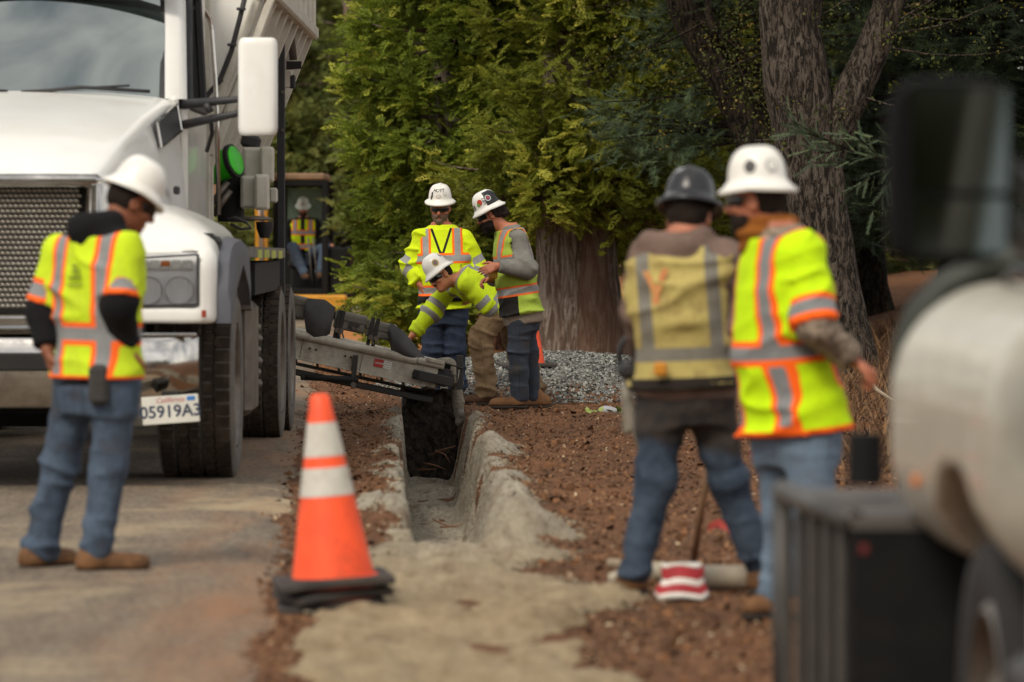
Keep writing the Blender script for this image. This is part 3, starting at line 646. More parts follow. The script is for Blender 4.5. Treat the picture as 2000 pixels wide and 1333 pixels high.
# ---------------------------------------------------------------- mixer truck (faces the camera, parked on the road)
INK = mat('sticker_ink', srgb(28, 27, 30), rough=.5)
WHITE = mat('truck_white', srgb(232, 231, 226), srgb(224, 222, 215), rough=.22, spec=.5, coat=.3, dirt=srgb(176, 166, 150), damt=.18, dscale=2.2, nscale=2)
CREAM = mat('body_cream', srgb(204, 200, 188), srgb(190, 184, 170), rough=.5, dirt=srgb(130, 118, 100), damt=.35, dscale=4)
CHROME = mat('chrome', (.62, .6, .57), (.5, .48, .45), rough=.13, metal=1., dirt=srgb(110, 98, 84), damt=.45, dscale=5)
STEEL = mat('dull_steel', srgb(120, 112, 104), srgb(96, 88, 80), rough=.45, metal=.6, dirt=srgb(96, 84, 70), damt=.5)
BLACKP = mat('black_plastic', srgb(34, 34, 37), srgb(44, 43, 45), rough=.55, dirt=srgb(96, 88, 78), damt=.25)
DGREY = mat('grey_plastic', srgb(72, 74, 82), srgb(82, 83, 90), rough=.55, dirt=srgb(120, 110, 98), damt=.25)
FRAME = mat('chassis_black', srgb(24, 22, 21), srgb(34, 31, 28), rough=.8)
RUBBER = mat('tyre_rubber', srgb(52, 44, 38), srgb(66, 56, 48), rough=.9, bump=.3, dirt=srgb(108, 92, 76), damt=.45, dscale=9, spec=.25)
SIDEW = mat('tyre_sidewall', srgb(92, 88, 84), srgb(110, 106, 100), rough=.85, dirt=srgb(130, 118, 102), damt=.5, dscale=7, spec=.25)
def glass_mat(name, tint=(.02, .025, .028), rough=.03, trans=0.):
    m = NT(name); m.b.inputs['Transmission Weight'].default_value = trans; m.b.inputs['IOR'].default_value = 1.5
    return m.done(tint, rough, 0, .8, 0)
m = NT('windscreen_glass'); m.done((.02, .026, .025), .03, 0, .8); gl = m.n('ShaderNodeBsdfGlossy'); gl.inputs['Roughness'].default_value = .015; gl.inputs['Color'].default_value = (.86, .95, .92, 1)
lw = m.n('ShaderNodeFresnel'); lw.inputs[0].default_value = 3.3; ms = m.n('ShaderNodeMixShader'); m.l(lw.outputs[0], ms.inputs[0]); m.l(m.b.outputs[0], ms.inputs[1]); m.l(gl.outputs[0], ms.inputs[2]); m.l(ms.outputs[0], m.out.inputs[0]); GLASS = m.m
SIDEG = glass_mat('side_glass', (.012, .016, .014))
m = NT('lamp_glass'); tp = m.n('ShaderNodeBsdfTransparent'); gl = m.n('ShaderNodeBsdfGlossy'); gl.inputs['Roughness'].default_value = .05; fr = m.n('ShaderNodeFresnel'); fr.inputs[0].default_value = 1.45; ms = m.n('ShaderNodeMixShader')
m.l(fr.outputs[0], ms.inputs[0]); m.l(tp.outputs[0], ms.inputs[1]); m.l(gl.outputs[0], ms.inputs[2]); m.l(ms.outputs[0], m.out.inputs[0]); LENSC = m.m
XC = -2.93                                      # truck centre line
def tyre(T, x, y, r, wd, name='wheel', hub=True, out=1, blocks=True, ribs=False):
    z0 = gz(x, y); c = np.array([x, y, z0+r]); n = 56; R = r
    sec = [(-wd*.5, .66*R), (-wd*.53, .78*R), (-wd*.52, .90*R), (-wd*.47, .97*R), (-wd*.44, .985*R)]
    gr = [-.26, -.09, .09, .26] if not ribs else [-.3, -.1, .1, .3]
    tread = []
    for g in gr: tread += [((g-.022)*wd, .985*R), ((g-.018)*wd, .955*R), ((g+.018)*wd, .955*R), ((g+.022)*wd, .985*R)]
    sec = sec+tread+[(-a, b) for a, b in sec[::-1]]
    V = []; F = []; m = len(sec)
    for k in range(n):
        th = 2*pi*k/n
        for a, b in sec:
            V.append(c+[a, b*sin(th), b*cos(th)])
    for k in range(n):
        for i in range(m-1): F.append((k*m+i, k*m+i+1, ((k+1) % n)*m+i+1, ((k+1) % n)*m+i))
    mb = MB().raw(V, F); ty = T.part(name, mb, SIDEW, 40)
    # tread blocks, proud of the carcass with zigzag edges
    mb = MB(); nb = 44; lanes = [(-.48, -.29), (-.235, -.115), (-.065, .065), (.115, .235), (.29, .48)]
    for li, (a0, a1) in enumerate(lanes):
        for k in range(nb):
            th0 = 2*pi*(k+.5*(li % 2))/nb; gap = .12 if ribs else .2; dt = 2*pi/nb*(1-gap); pts = []
            for th, zz in ((th0, 0), (th0+dt*.5, .014), (th0+dt, 0)):
                for a in (a0, a1):
                    zig = zz if li in (1, 2, 3) else zz*(1 if (a == a1) == (li == 0) else 0)
                    pts.append((a*wd+zig*(1 if li % 2 else -1), th))
            lo = [c+[a, .97*R*sin(t), .97*R*cos(t)] for a, t in pts]; hi_ = [c+[a*.985, R*1.003*sin(t), R*1.003*cos(t)] for a, t in pts]
            mb.raw(lo+hi_, [(6, 8, 9, 7), (8, 10, 11, 9), (0, 2, 8, 6), (2, 4, 10, 8), (1, 7, 9, 3), (3, 9, 11, 5), (0, 6, 7, 1), (4, 5, 11, 10)])
    T.part('tread', mb, RUBBER, False, ty)
    if hub:
        mb = MB(); s = out; M = np.array([[0, 0, s], [0, 1, 0], [s, 0, 0]]); prof = [(.68*R, wd*.46), (.64*R, wd*.50), (.60*R, wd*.46), (.56*R, wd*.30), (.34*R, wd*.22), (.26*R, wd*.34), (.16*R, wd*.42), (.001, wd*.44)]
        mb.lathe(c, prof, 28, M); T.part('rim', mb, STEEL, 40, ty)
        for k in range(10):
            th = 2*pi*k/10; a = c+np.array([s*wd*.24, .42*R*sin(th), .42*R*cos(th)]); mb = MB().cyl(a, a+[s*.035, 0, 0], .016, 6); T.part('lug_nut', mb, STEEL, False, ty)
    return ty
def build_truck():
    T = Thing('mixer_truck', (XC, 26.5, gz(XC, 26.5)), 'white bonneted concrete mixer truck with mesh grille parked facing out on the road', 'truck')
    yf = 25.45                                  # grille plane
    # hood: lofted sections from the grille to the windscreen base, crowned top, shoulder crease, near-upright sides
    def hood_sec(y, hw, ztop, drop, crown, out, zbot):
        half = [(hw*t, ztop-crown*t*t) for t in np.linspace(0, .93, 12)]+[(hw*.965, ztop-crown-.006), (hw*.99, ztop-crown-.022), (hw, ztop-crown-drop), (hw+out*.35, ztop-crown-drop-.10), (hw+out, zbot+.05), (hw+out+.02, zbot)]
        return [(XC-x, y, z) for x, z in half[::-1]]+[(XC+x, y, z) for x, z in half[1:]]
    mb = MB(); mb.loft([hood_sec(yf-.03, .63, 1.735, .03, .02, .02, 1.50), hood_sec(yf, .652, 1.785, .05, .025, .03, 1.50), hood_sec(yf+.14, .672, 1.835, .05, .04, .05, 1.50), hood_sec(26.2, .745, 2.02, .05, .05, .09, 1.50), hood_sec(26.9, .82, 2.165, .05, .055, .10, 1.50), hood_sec(27.58, .90, 2.29, .05, .06, .09, 1.50)])
    hood = T.part('hood', mb, WHITE, 38)
    for s in (-1, 1):
        q = [np.array([XC+s*a_, y_, z_]) for a_, y_, z_ in ((.865, 26.9, 1.93), (.84, 26.9, 2.075), (.912, 27.5, 2.20), (.94, 27.5, 2.04))]
        mb = MB(); mb.prism(q, (s*.015, 0, 0)); v = T.part('hood_vent', mb, BLACKP)
        mb = MB()
        for i in range(4): mb.tube([q[i]+[s*.018, 0, 0], q[(i+1) % 4]+[s*.018, 0, 0]], .009, 6)
        T.part('vent_frame', mb, CHROME, False, v)
    mb = MB(); mb.box((XC, 27.66, 1.9), (1.86, .10, .70), .02); T.part('cowl', mb, WHITE)
    # chrome grille surround + woven mesh
    mb = MB(); zt, zb = 1.715, .985
    for s in (-1, 1): mb.box((XC+s*.625, yf-.01, (zt+zb)/2), (.09, .10, zt-zb+.02), .03)
    mb.box((XC, yf-.01, zt+.005), (1.34, .11, .075), .03); mb.box((XC, yf-.01, zb-.06), (1.30, .10, .11), .02)
    gsur = T.part('grille_surround', mb, CHROME, 40)
    mb = MB().box((XC, yf+.12, (zt+zb)/2), (1.2, .02, zt-zb), 0); T.part('radiator', mb, FRAME, False, gsur)
    mb = MB(); pitch = .029; nx_ = int(1.16/pitch); nz_ = int((zt-zb-.04)/pitch)
    for k in range(nz_):                        # woven diamonds: two wire families
        for i in range(nx_):
            x = XC-.58+i*pitch+(pitch/2 if k % 2 else 0); z = zb+.03+k*pitch; y = yf+.035
            mb.raw([(x-pitch*.44, y, z), (x+pitch*.44, y-.004, z+pitch*.16), (x+pitch*.44, y-.012, z+pitch*.52), (x-pitch*.44, y-.006, z+pitch*.84), (x-pitch*.1, y-.016, z+pitch*.42)], [(0, 1, 4), (1, 2, 4), (2, 3, 4), (3, 0, 4)])
    g = T.part('grille_mesh', mb, mat('grille_wire', srgb(196, 190, 180), srgb(176, 168, 156), rough=.5, metal=.75), False, gsur); g['kind'] = 'stuff'
    # fenders: rounded shell, lamp pocket, black flare
    for s in (-1, 1):
        def fx(x): return XC+s*x
        def fen(q):
            x = (q[:, 0]-XC)*s; y = q[:, 1]; z = q[:, 2]; r = .11
            b_ = np.stack([np.abs(x-.95)-(.35-r), np.abs(y-26.45)-(1.07-r), np.abs(z-1.25)-(.39-r)], -1); dd = np.sqrt((np.maximum(b_, 0)**2).sum(1))+np.minimum(b_.max(1), 0)-r
            pl = (y-25.40)*-.37+(z-1.335)*.93-.5*np.clip(y-25.9, 0, 2)*.0; dd = -smin(-dd, -pl, .10)                       # sloping brow over the lamp
            dd = -smin(-dd, -((x-1.16)*.45+(z-1.50)*.89), .12)                                     # rolled outer shoulder
            dd = np.maximum(dd, -np.maximum(np.sqrt((y-26.72)**2+(z-.55)**2)-.67, .72-x))           # wheel arch
            dd = np.maximum(dd, -np.maximum(np.abs(q[:, 0]-fx(1.02))-.175, np.maximum(np.abs(z-1.17)-.145-.06*(x-1.02), y-25.50)))   # lamp pocket
            return np.maximum(dd, .93-z)
        lo_ = np.array([min(fx(.55), fx(1.36)), 25.3, .88]); hi_ = np.array([max(fx(.55), fx(1.36)), 27.6, 1.72])
        fe = T.part('fender', sdf_mesh(fen, lo_, hi_, .022), WHITE, 60)
        # seams and latch
        mb = MB(); mb.tube([(fx(.70), 25.42, 1.46), (fx(.77), 26.0, 1.60), (fx(.84), 26.6, 1.63), (fx(.90), 27.4, 1.60)], .006, 5); T.part('panel_gap', mb, FRAME, True)
        mb = MB(); mb.box((fx(.965), 27.0, 1.68), (.03, .16, .05), .01); T.part('hood_latch', mb, BLACKP)
        # headlamp
        c = np.array([fx(1.02), 25.41, 1.17]); mb = MB().box(c+[0, .045, 0], (.37, .06, .30), .01); hl = T.part('headlight', mb, mat('lamp_bowl', (.8, .8, .8), (.7, .7, .71), rough=.4))
        mb = MB()
        for dx in (-.095, .075):
            mb.lathe(c+[dx, .03, -.055], [(.078, -.045), (.07, -.01), (.045, .02), (.012, .03)], 20, np.array([[1, 0, 0], [0, 0, 1], [0, 1, 0]]))
        T.part('reflector', mb, mat('lamp_chrome', (.9, .9, .9), (.82, .82, .82), rough=.2, metal=.35), True, hl)
        mb = MB(); 
        for dx in (-.12, -.06, .0, .06, .12): mb.box(c+[dx, -.005, .085], (.056, .02, .055), .006)
        T.part('lamp_cell', mb, mat('lamp_white', srgb(226, 226, 220), rough=.2), False, hl)
        mb = MB().box(c+[.0, -.014, .09], (.05, .02, .03), .006); T.part('amber_lamp', mb, mat('amber', srgb(214, 120, 40), rough=.3), False, hl)
        mb = MB()
        for k in range(9): mb.box(c+[-.12+.03*k, .005, -.05], (.004, .01, .13), 0)
        T.part('lamp_rib', mb, mat('lamp_bowl', 0), False, hl)
        mb = MB(); mb.prism([c+[-.17*1, -.03, -.14], c+[.175, -.03, -.13], c+[.175, -.03, .135], c+[-.17, -.03, .115]], (0, .006, 0)); T.part('lamp_lens', mb, LENSC, False, hl)
        mb = MB(); q = [c+[-.175, -.03, -.145], c+[.18, -.03, -.135], c+[.18, -.03, .142], c+[-.175, -.03, .12]]
        for i in range(4): mb.bar(q[i], q[(i+1) % 4], .014, .012, 0)
        T.part('lamp_seal', mb, BLACKP, False, hl)
        mb = MB().box((fx(1.235), 25.352, .985), (.026, .02, .04), .004); T.part('side_marker', mb, mat('marker_red', srgb(150, 60, 40), rough=.3))
        # flare
        secs = []
        for y, zt_, zb_ in ((25.47, 1.12, .93), (25.56, 1.28, .94), (25.75, 1.35, .96), (26.0, 1.39, 1.10), (26.7, 1.41, 1.25), (27.3, 1.37, 1.1), (27.45, 1.20, 1.0)):
            secs.append([(fx(1.285), y, zt_), (fx(1.36), y, zt_-.02), (fx(1.375), y, zt_-.08), (fx(1.375), y, zb_), (fx(1.29), y, zb_)])
        mb = MB(); mb.loft(secs, True, True); T.part('fender_flare', mb, DGREY, 40)
        mb = MB().box((fx(1.0), 25.9, 1.18), (.6, .5, .5), .05); T.part('inner_fender', mb, FRAME)
    # lights are under the bumper line: chrome strips, bumper
    mb = MB(); mb.box((XC, 25.33, .905), (1.42, .05, .03), .012); T.part('bumper_trim', mb, CHROME)
    for s in (-1, 1):
        mb = MB(); mb.box((XC+s*.98, 25.31, .87), (.44, .04, .022), .008); T.part('bumper_trim', mb, CHROME)
    bm = MB()
    secs = []
    for x in np.linspace(-1.20, 1.20, 33):
        ax = abs(x); yb = 25.22+.10*max(0, (ax-.7)/.5)**2+.12*max(0, (ax-1.08)/.12)**2; zb_ = .47+.10*max(0, (ax-.75)/.45); zt_ = .855
        secs.append([(XC+x, yb+.10, zt_), (XC+x, yb+.01, zt_), (XC+x, yb-.012, zt_-.03), (XC+x, yb-.02, (zt_+zb_)/2), (XC+x, yb, zb_+.02), (XC+x, yb+.03, zb_), (XC+x, yb+.12, zb_)])
    bm.loft(secs); b = T.part('bumper', bm, CHROME, 50)
    for s in (-1, 1):
        mb = MB().box((XC+s*.27, 25.197, .725), (.34, .02, .10), .02) if s < 0 else MB().box((XC+.26, 25.197, .725), (.36, .02, .10), .02); T.part('tow_opening', mb, FRAME, False, b)
    mb = MB()
    for k in range(8): mb.box((XC+.70+.017*k, 25.213+.001*k, .70), (.006, .02, .14), 0)
    T.part('bumper_vent', mb, STEEL, False, b)
    # number plate
    c = np.array([XC+1.07, 25.10, .468]); tilt = .07; xx = np.array([cos(tilt), 0, sin(tilt)]); zz = np.array([-sin(tilt), 0, cos(tilt)]); rot = np.array([xx, [0, 1, 0], zz]).T
    mb = MB().box(c, (.31, .006, .152), .003, rot); pl = T.part('number_plate', mb, mat('plate_white', srgb(214, 212, 202), rough=.5, dirt=srgb(150, 140, 124), damt=.3, dscale=20), label='white number plate reading 05919A3')
    mb = MB(); text_on(mb, '05919A3', c+[0, -.0045, 0]-zz*.012, xx, zz, .092, bold=.002); T.part('plate_number', mb, mat('plate_ink', srgb(52, 62, 84), rough=.5), False, pl)
    mb = MB(); text_on(mb, 'California', c+[0, -.0045, 0]+zz*.052, xx, zz, .04, shear=.3); T.part('plate_state', mb, mat('plate_red', srgb(190, 90, 90), rough=.5), False, pl)
    mb = MB().box(c+xx*.115+zz*.055+[0, -.004, 0], (.045, .003, .022), 0, rot); T.part('plate_tag', mb, mat('plate_blue', srgb(60, 120, 190), rough=.5), False, pl)
    mb = MB().box(c+[0, .06, .05], (.1, .1, .1), .005); T.part('plate_bracket', mb, FRAME)
    # cab: pillars, roof, doors, windscreen
    ws0, ws1 = 27.62, 28.28                       # screen base and top distances
    zb, zt = 2.235, 3.02
    mb = MB(); mb.loft([[(XC+x*(.85-.05*t), ws0+(ws1-ws0)*t-.13*(1-x*x)-.03*sin(pi*t), zb+(zt-zb)*t) for x in np.linspace(-1, 1, 25)] for t in np.linspace(0, 1, 13)]); T.part('windscreen', mb, GLASS, True)
    for s in (-1, 1):
        mb = MB(); mb.loft([[(XC+s*a, y, z) for a, y, z in ((.845, ws0-.02, zb), (.93, ws0+.01, zb), (.975, ws0+.10, zb), (.96, ws0+.16, zb))], [(XC+s*a, y, z) for a, y, z in ((.79, ws1-.02, zt), (.87, ws1+.01, zt), (.92, ws1+.08, zt), (.91, ws1+.14, zt))]]); T.part('windscreen_pillar', mb, WHITE, 60)
        mb = MB(); mb.bar((XC+s*.835, ws0-.022, zb+.0), (XC+s*.785, ws1-.022, zt), .03, .012); T.part('screen_seal', mb, BLACKP)
        # door side: panel below, window above
        xo = .975
        mb = MB(); mb.box((XC+s*(xo-.03), 28.55, 1.62), (.07, 1.72, 1.22), .03); T.part('cab_side', mb, WHITE)
        mb = MB(); mb.prism([(XC+s*(xo-.02), 27.9, 2.22), (XC+s*(xo-.02), 29.15, 2.22), (XC+s*(xo-.06), 29.15, 2.95), (XC+s*(xo-.06), 28.45, 2.95)], (-s*.02, 0, 0)); wdw = T.part('side_window', mb, SIDEG)
        mb = MB(); q = [(XC+s*(xo), 27.86, 2.2), (XC+s*(xo), 29.2, 2.2), (XC+s*(xo-.04), 29.2, 2.98), (XC+s*(xo-.04), 28.42, 2.98)]
        for i in range(4): mb.bar(q[i], q[(i+1) % 4], .05, .05, .01)
        T.part('window_frame', mb, BLACKP, False, wdw)
        mb = MB(); mb.box((XC+s*(xo-.04), 29.32, 2.6), (.07, .2, .85), .02); T.part('cab_pillar', mb, WHITE)
        # cab fairing below the door, steps
        mb = MB(); mb.box((XC+s*.98, 28.3, .82), (.5, 1.2, .36), .05); T.part('fuel_tank', mb, STEEL)
    mb = MB(); mb.box((XC, 28.9, 3.16), (1.86, 1.5, .30), .10); T.part('roof', mb, WHITE)
    mb = MB(); mb.box((XC, 29.40, 2.3), (1.84, .05, 1.5), .02); T.part('cab_back', mb, WHITE)
    mb = MB(); mb.box((XC, 28.75, 1.2), (1.8, 1.5, .12), 0); mb.box((XC, 27.75, 1.9), (1.7, .12, .7), 0); T.part('cab_floor', mb, FRAME)
    mb = MB(); mb.prism([(XC-.92, 27.98, 2.85), (XC+.92, 27.98, 2.85), (XC+.90, 28.05, 3.06), (XC-.90, 28.05, 3.06)], (0, .03, .02)); T.part('sun_visor', mb, BLACKP)
    # dashboard, seat and wheel seen faintly through the screen are hidden by its reflection: keep the dash
    mb = MB(); mb.box((XC, 27.95, 2.16), (1.66, .4, .12), .04); T.part('dashboard', mb, BLACKP)
    for x0 in (-.5, .35):
        mb = MB(); mb.tube([(XC+x0-.35, 27.50, 2.262), (XC+x0, 27.465, 2.30), (XC+x0+.42, 27.50, 2.275)], .012, 6); mb.bar((XC+x0-.35, 27.50, 2.275), (XC+x0+.30, 27.48, 2.31), .02, .014); T.part('wiper', mb, BLACKP, True)
    # mirror on two black arms
    c = P(504, 170, 27.35); mb = MB()
    secs = []
    for z, k in ((-.29, .80), (-.285, .90), (-.265, .975), (-.24, 1.), (.24, 1.), (.265, .975), (.285, .90), (.29, .80)):
        ring = []
        for th in np.linspace(0, 2*pi, 29)[:-1]:
            e = .35; ring.append((c[0]+.118*k*abs(cos(th))**e*np.sign(cos(th)), c[1]+(.085*k*abs(sin(th))**.75*np.sign(sin(th)) if sin(th) < 0 else .03*np.sign(sin(th))*abs(sin(th))**e), c[2]+z))
        secs.append(ring)
    mb.loft(secs, True, True); mr = T.part('mirror', mb, WHITE, 50)
    mb = MB(); mb.box(c+[0, .036, 0], (.2, .008, .5), .0); T.part('mirror_glass', mb, mat('mirror_silver', (.8, .8, .8), rough=.03, metal=1), False, mr)
    a = P(342, 206, 27.75); b2 = P(345, 247, 27.75); e1 = P(468, 194, 27.35); e2 = P(468, 221, 27.35)
    mb = MB(); mb.tube([a, (a+e1)/2+[0, 0, .0], e1], [.033, .027, .020], 10); mb.tube([b2, e2], [.030, .020], 10); mb.tube([a, b2], .024, 8)
    mb.tube([P(402, 203, 27.5), P(412, 220, 27.5)], .022, 8); mb.tube([P(412, 232, 27.55), P(414, 262, 27.7), P(404, 295, 27.85)], .014, 7); T.part('mirror_arm', mb, BLACKP, True, mr)
    for e in (e1, e2): mb = MB(); mb.sphere(e+[.014, -.02, 0], (.022, .02, .028), 8); T.part('mirror_clamp', mb, WHITE, True, mr)
    # bright grab rail that loops from the door top down behind the cab
    dd = 29.6; mb = MB(); mb.tube([P(360, 72, 28.6), P(358, 38, 28.7), P(366, 22, 28.9), P(380, 14, 29.2), P(396, 18, 29.5), P(408, 36, dd), P(414, 60, dd), P(420, 150, dd), P(424, 240, dd), P(427, 420, dd)], .0155, 10); T.part('grab_rail', mb, CHROME, True)
    # chassis rails, axles
    mb = MB()
    for s in (-1, 1): mb.box((XC+s*.43, 31, .82), (.09, 11.2, .28), .01)
    mb.box((XC, 26.7, .52), (2.2, .14, .14), .03); mb.box((XC, 25.7, .62), (1.5, .3, .25), .03); mb.box((XC, 27.6, .5), (.9, 1.6, .4), .08)
    mb.cyl((XC-1.0, 31.9, .55), (XC+1.0, 31.9, .55), .1); mb.cyl((XC-1.0, 33.3, .55), (XC+1.0, 33.3, .55), .1); mb.sphere((XC, 31.9, .55), .26, 10); T.part('chassis', mb, FRAME)
    for s in (-1, 1): tyre(T, XC+s*1.125, 26.72, .55, .42, out=s)
    for y in (31.9, 33.3):
        for s in (-1, 1):
            tyre(T, XC+s*1.20, y, .53, .28, out=s, ribs=True); tyre(T, XC+s*.87, y, .53, .27, hub=False, ribs=True)
    # frame-side box, mud guard with latch
    mb = MB(); mb.box(P(480, 705, 29.6)+[.0, 0, .02], (.12, .9, .72), .04); T.part('side_tank', mb, STEEL)
    mb = MB(); mb.box(P(478, 598, 29.1), (.10, .04, .06), .01); T.part('tank_latch', mb, STEEL)
    for k in range(6):
        mb = MB(); mb.sphere(P(500+3*(k % 2), 640+22*k, 31.0), (.035, .05, .035), 8); T.part('hydraulic_fitting', mb, STEEL, True)
    # wheel deck with reflective tape
    mb = MB(); mb.prism([(-2.05, 27.95, 1.29), (-1.64, 27.95, 1.285), (-1.585, 28.5, 1.28), (-1.585, 32.2, 1.26), (-2.05, 32.2, 1.26)], (0, 0, .065)); T.part('wheel_deck', mb, mat('deck_grey', srgb(120, 114, 106), srgb(92, 88, 84), rough=.7, dirt=srgb(150, 134, 112), damt=.5), False)
    for k in range(4):
        y0 = 28.6+k*.86; mb = MB(); mb.box((-1.583, y0+.3, 1.302-.0065*(y0-28.5)), (.006, .5, .052), 0); T.part('reflector_tape', mb, mat('tape_yellow', srgb(190, 200, 70), srgb(150, 150, 90), rough=.4))
    mb = MB(); mb.box((-1.82, 30.6, 1.14), (.40, 3.1, .2), 0); T.part('deck_skirt', mb, FRAME)
    # aggregate bins: V-shaped hopper, ribs, frame
    y0, y1 = 29.9, 35.9; xt, zt2 = 1.20, 2.98
    def hs(y): return [(XC-.45, y, 1.55), (XC+.45, y, 1.55), (XC+.92, y, 1.95), (XC+xt+.14, y, 2.98), (XC+xt+.14, y, 3.9), (XC-xt-.14, y, 3.9), (XC-xt-.14, y, 2.98), (XC-.92, y, 1.95)]
    mb = MB(); mb.loft([hs(y0), hs(y1)], True, True); hop = T.part('hopper', mb, WHITE)
    mb = MB(); mb.box((XC, 32.9, 1.3), (1.2, 6.4, .5), .02); T.part('subframe', mb, FRAME)
    for k in range(8):
        y = 30.25+k*.78; mb = MB(); mb.box((XC+xt+.175, y, 3.45), (.07, .09, .95), .012); T.part('hopper_rib', mb, CREAM, False, hop)
        mb = MB(); mb.bar((XC+xt+.17, y, 2.98), (XC+.95, y, 1.93), .09, .06); T.part('hopper_rib', mb, CREAM, False, hop)
    mb = MB(); mb.box((XC+xt+.18, 32.9, 2.99), (.09, 6.0, .10), .015); T.part('hopper_rail', mb, CREAM, False, hop)
    mb = MB()
    for o in (.0, .10): mb.bar((XC+xt+.12+o*.5, 29.86, 3.05-o), (XC+.83+o*.6, 29.86, 1.75-o), .05, .055, .01)
    mb.bar((XC+.95, 29.82, 3.4), (XC+.95, 29.82, 1.4), .05, .05); mb.bar((XC+xt+.1, 29.84, 2.95), (XC+xt+.1, 29.84, 3.8), .06, .05); T.part('front_frame', mb, CREAM)
    mb = MB(); mb.tube([P(482, -20, 29.75), P(470, 30, 29.75), P(452, 100, 29.75), P(428, 160, 29.75), P(400, 192, 29.75), P(388, 240, 29.75)], .017, 8); T.part('hose', mb, BLACKP, True)
    for i, (u, v) in enumerate(((474, 18), (456, 88), (430, 158))): mb = MB(); mb.box(P(u-3, v, 29.72), (.06, .02, .02), .004); T.part('hose_clip', mb, BLACKP)
    mb = MB(); text_on(mb, 'CT', P(386, 320, 29.80), (1, 0, 0), (0, 0, 1), .16); T.part('faded_logo', mb, mat('logo_ochre', srgb(196, 150, 96), srgb(150, 140, 128)))
    mb = MB(); mb.box(P(384, 320, 29.85), (.22, .02, .75), .005); T.part('equipment_panel', mb, CREAM)
    # post, mast light bar at the rear corner
    mb = MB(); mb.box(P(549, 350, 33.0)+[0, 0, -.1], (.055, .07, 2.35), .006); mb.prism([P(527, 88, 33.), P(533, 66, 33.), P(552, 66, 33.), P(552, 88, 33.)], (0, .06, 0)); T.part('corner_post', mb, BLACKP)
    for v in (80, 180, 255): mb = MB(); mb.cyl(P(552, v, 32.97), P(552, v, 32.93), .012, 8); T.part('bolt', mb, STEEL)
    mb = MB(); mb.tube([P(558, -40, 34), P(566, 50, 34), P(573, 118, 34)], [.035, .03, .028], 8); T.part('discharge_spout', mb, mat('spout_brown', srgb(92, 80, 72), rough=.7), True)
    mb = MB(); mb.prism([P(559, 120, 33.9), P(588, 120, 33.9), P(588, 134, 33.9), P(559, 136, 33.9)], (0, .1, 0)); T.part('spout_cap', mb, FRAME)
    for (u, v, ww, hh, m_) in ((562, 155, .07, .13, CREAM), (571, 160, .045, .10, BLACKP), (577, 55, .02, .30, CREAM), (559, 90, .05, .05, CREAM)):
        mb = MB(); mb.box(P(u, v, 34.2), (ww, .1, hh), .008); T.part('valve_box', mb, m_)
    # control boxes and gear beside the hopper
    for (u, v, ww, hh, dd) in ((494, 320, .125, .215, 30.6), (522, 322, .085, .235, 30.5), (486, 376, .10, .215, 30.4), (512, 376, .09, .235, 30.3), (534, 382, .05, .10, 30.8)):
        mb = MB(); mb.box(P(u, v, dd), (ww, .2, hh), .012); cb = T.part('control_box', mb, CREAM)
        mb = MB(); mb.box(P(u, v, dd-.101), (ww*.82, .01, hh*.86), .004); T.part('box_lid', mb, CREAM, False, cb)
    mb = MB(); mb.box(P(490, 277, 30.6), (.13, .1, .09), .02, Euler((0, .25, 0)).to_matrix()); T.part('black_case', mb, BLACKP)
    c = P(459, 314, 30.2); ax = nrm((.84, -.45, .3)); side = nrm(np.cross(ax, (0, 0, 1))); upv = np.cross(side, ax); M = np.array([side, upv, ax]).T
    mb = MB().lathe(c, [(.001, .018), (.07, .016), (.082, .008), (.084, -.2)], 28, M, 1, 1.2); T.part('green_lid', mb, mat('vivid_green', srgb(60, 210, 20), srgb(48, 180, 20), rough=.4), 40)
    mb = MB().lathe(c, [(.086, .004), (.10, .0), (.10, -.03), (.084, -.035)], 28, M, 1, 1.15); T.part('lid_ring', mb, FRAME, 40)
    mb = MB(); mb.cyl(P(450, 375, 30.5)+[0, 0, -.2], P(450, 375, 30.5)+[0, 0, .14], .085, 18); mb.box(P(462, 385, 30.8), (.1, .1, .34), .01); T.part('motor', mb, FRAME, 40)
    for a, b in (((413, 400), (445, 355)), ((416, 420), (450, 372))): mb = MB(); mb.cyl(P(*a, 30.2), P(*b, 30.2), .022, 10); T.part('hydraulic_ram', mb, STEEL, True)
    c = P(500, 428, 30.2); mb = MB().lathe(c, [(.001, .02), (.07, .015), (.105, .0), (.10, -.008), (.06, -.012)], 24, None, 1.05, 1); T.part('flat_lid', mb, STEEL, True)
    mb = MB().tube([P(445, 430, 29.9), P(460, 426, 29.9), P(480, 434, 29.9), P(490, 446, 29.9), P(470, 448, 29.9), P(450, 438, 29.9)], .012, 7); T.part('hose', mb, BLACKP, True)
    mb = MB().lathe(P(517, 448, 30.6), [(.06, .05), (.055, .0), (.03, -.06), (.001, -.06)], 18); T.part('funnel', mb, BLACKP, 40)
    # far-side twin of the deck keeps the body whole
    mb = MB(); mb.box((2*XC+1.82, 31, 1.29), (.47, 5.8, .065), .005); T.part('wheel_deck', mb, _mats['deck_grey'])
    mb = MB(); mb.box((XC, 35.6, 1.6), (1.0, .5, 1.2), .05); T.part('mixer_housing', mb, CREAM)
build_truck()
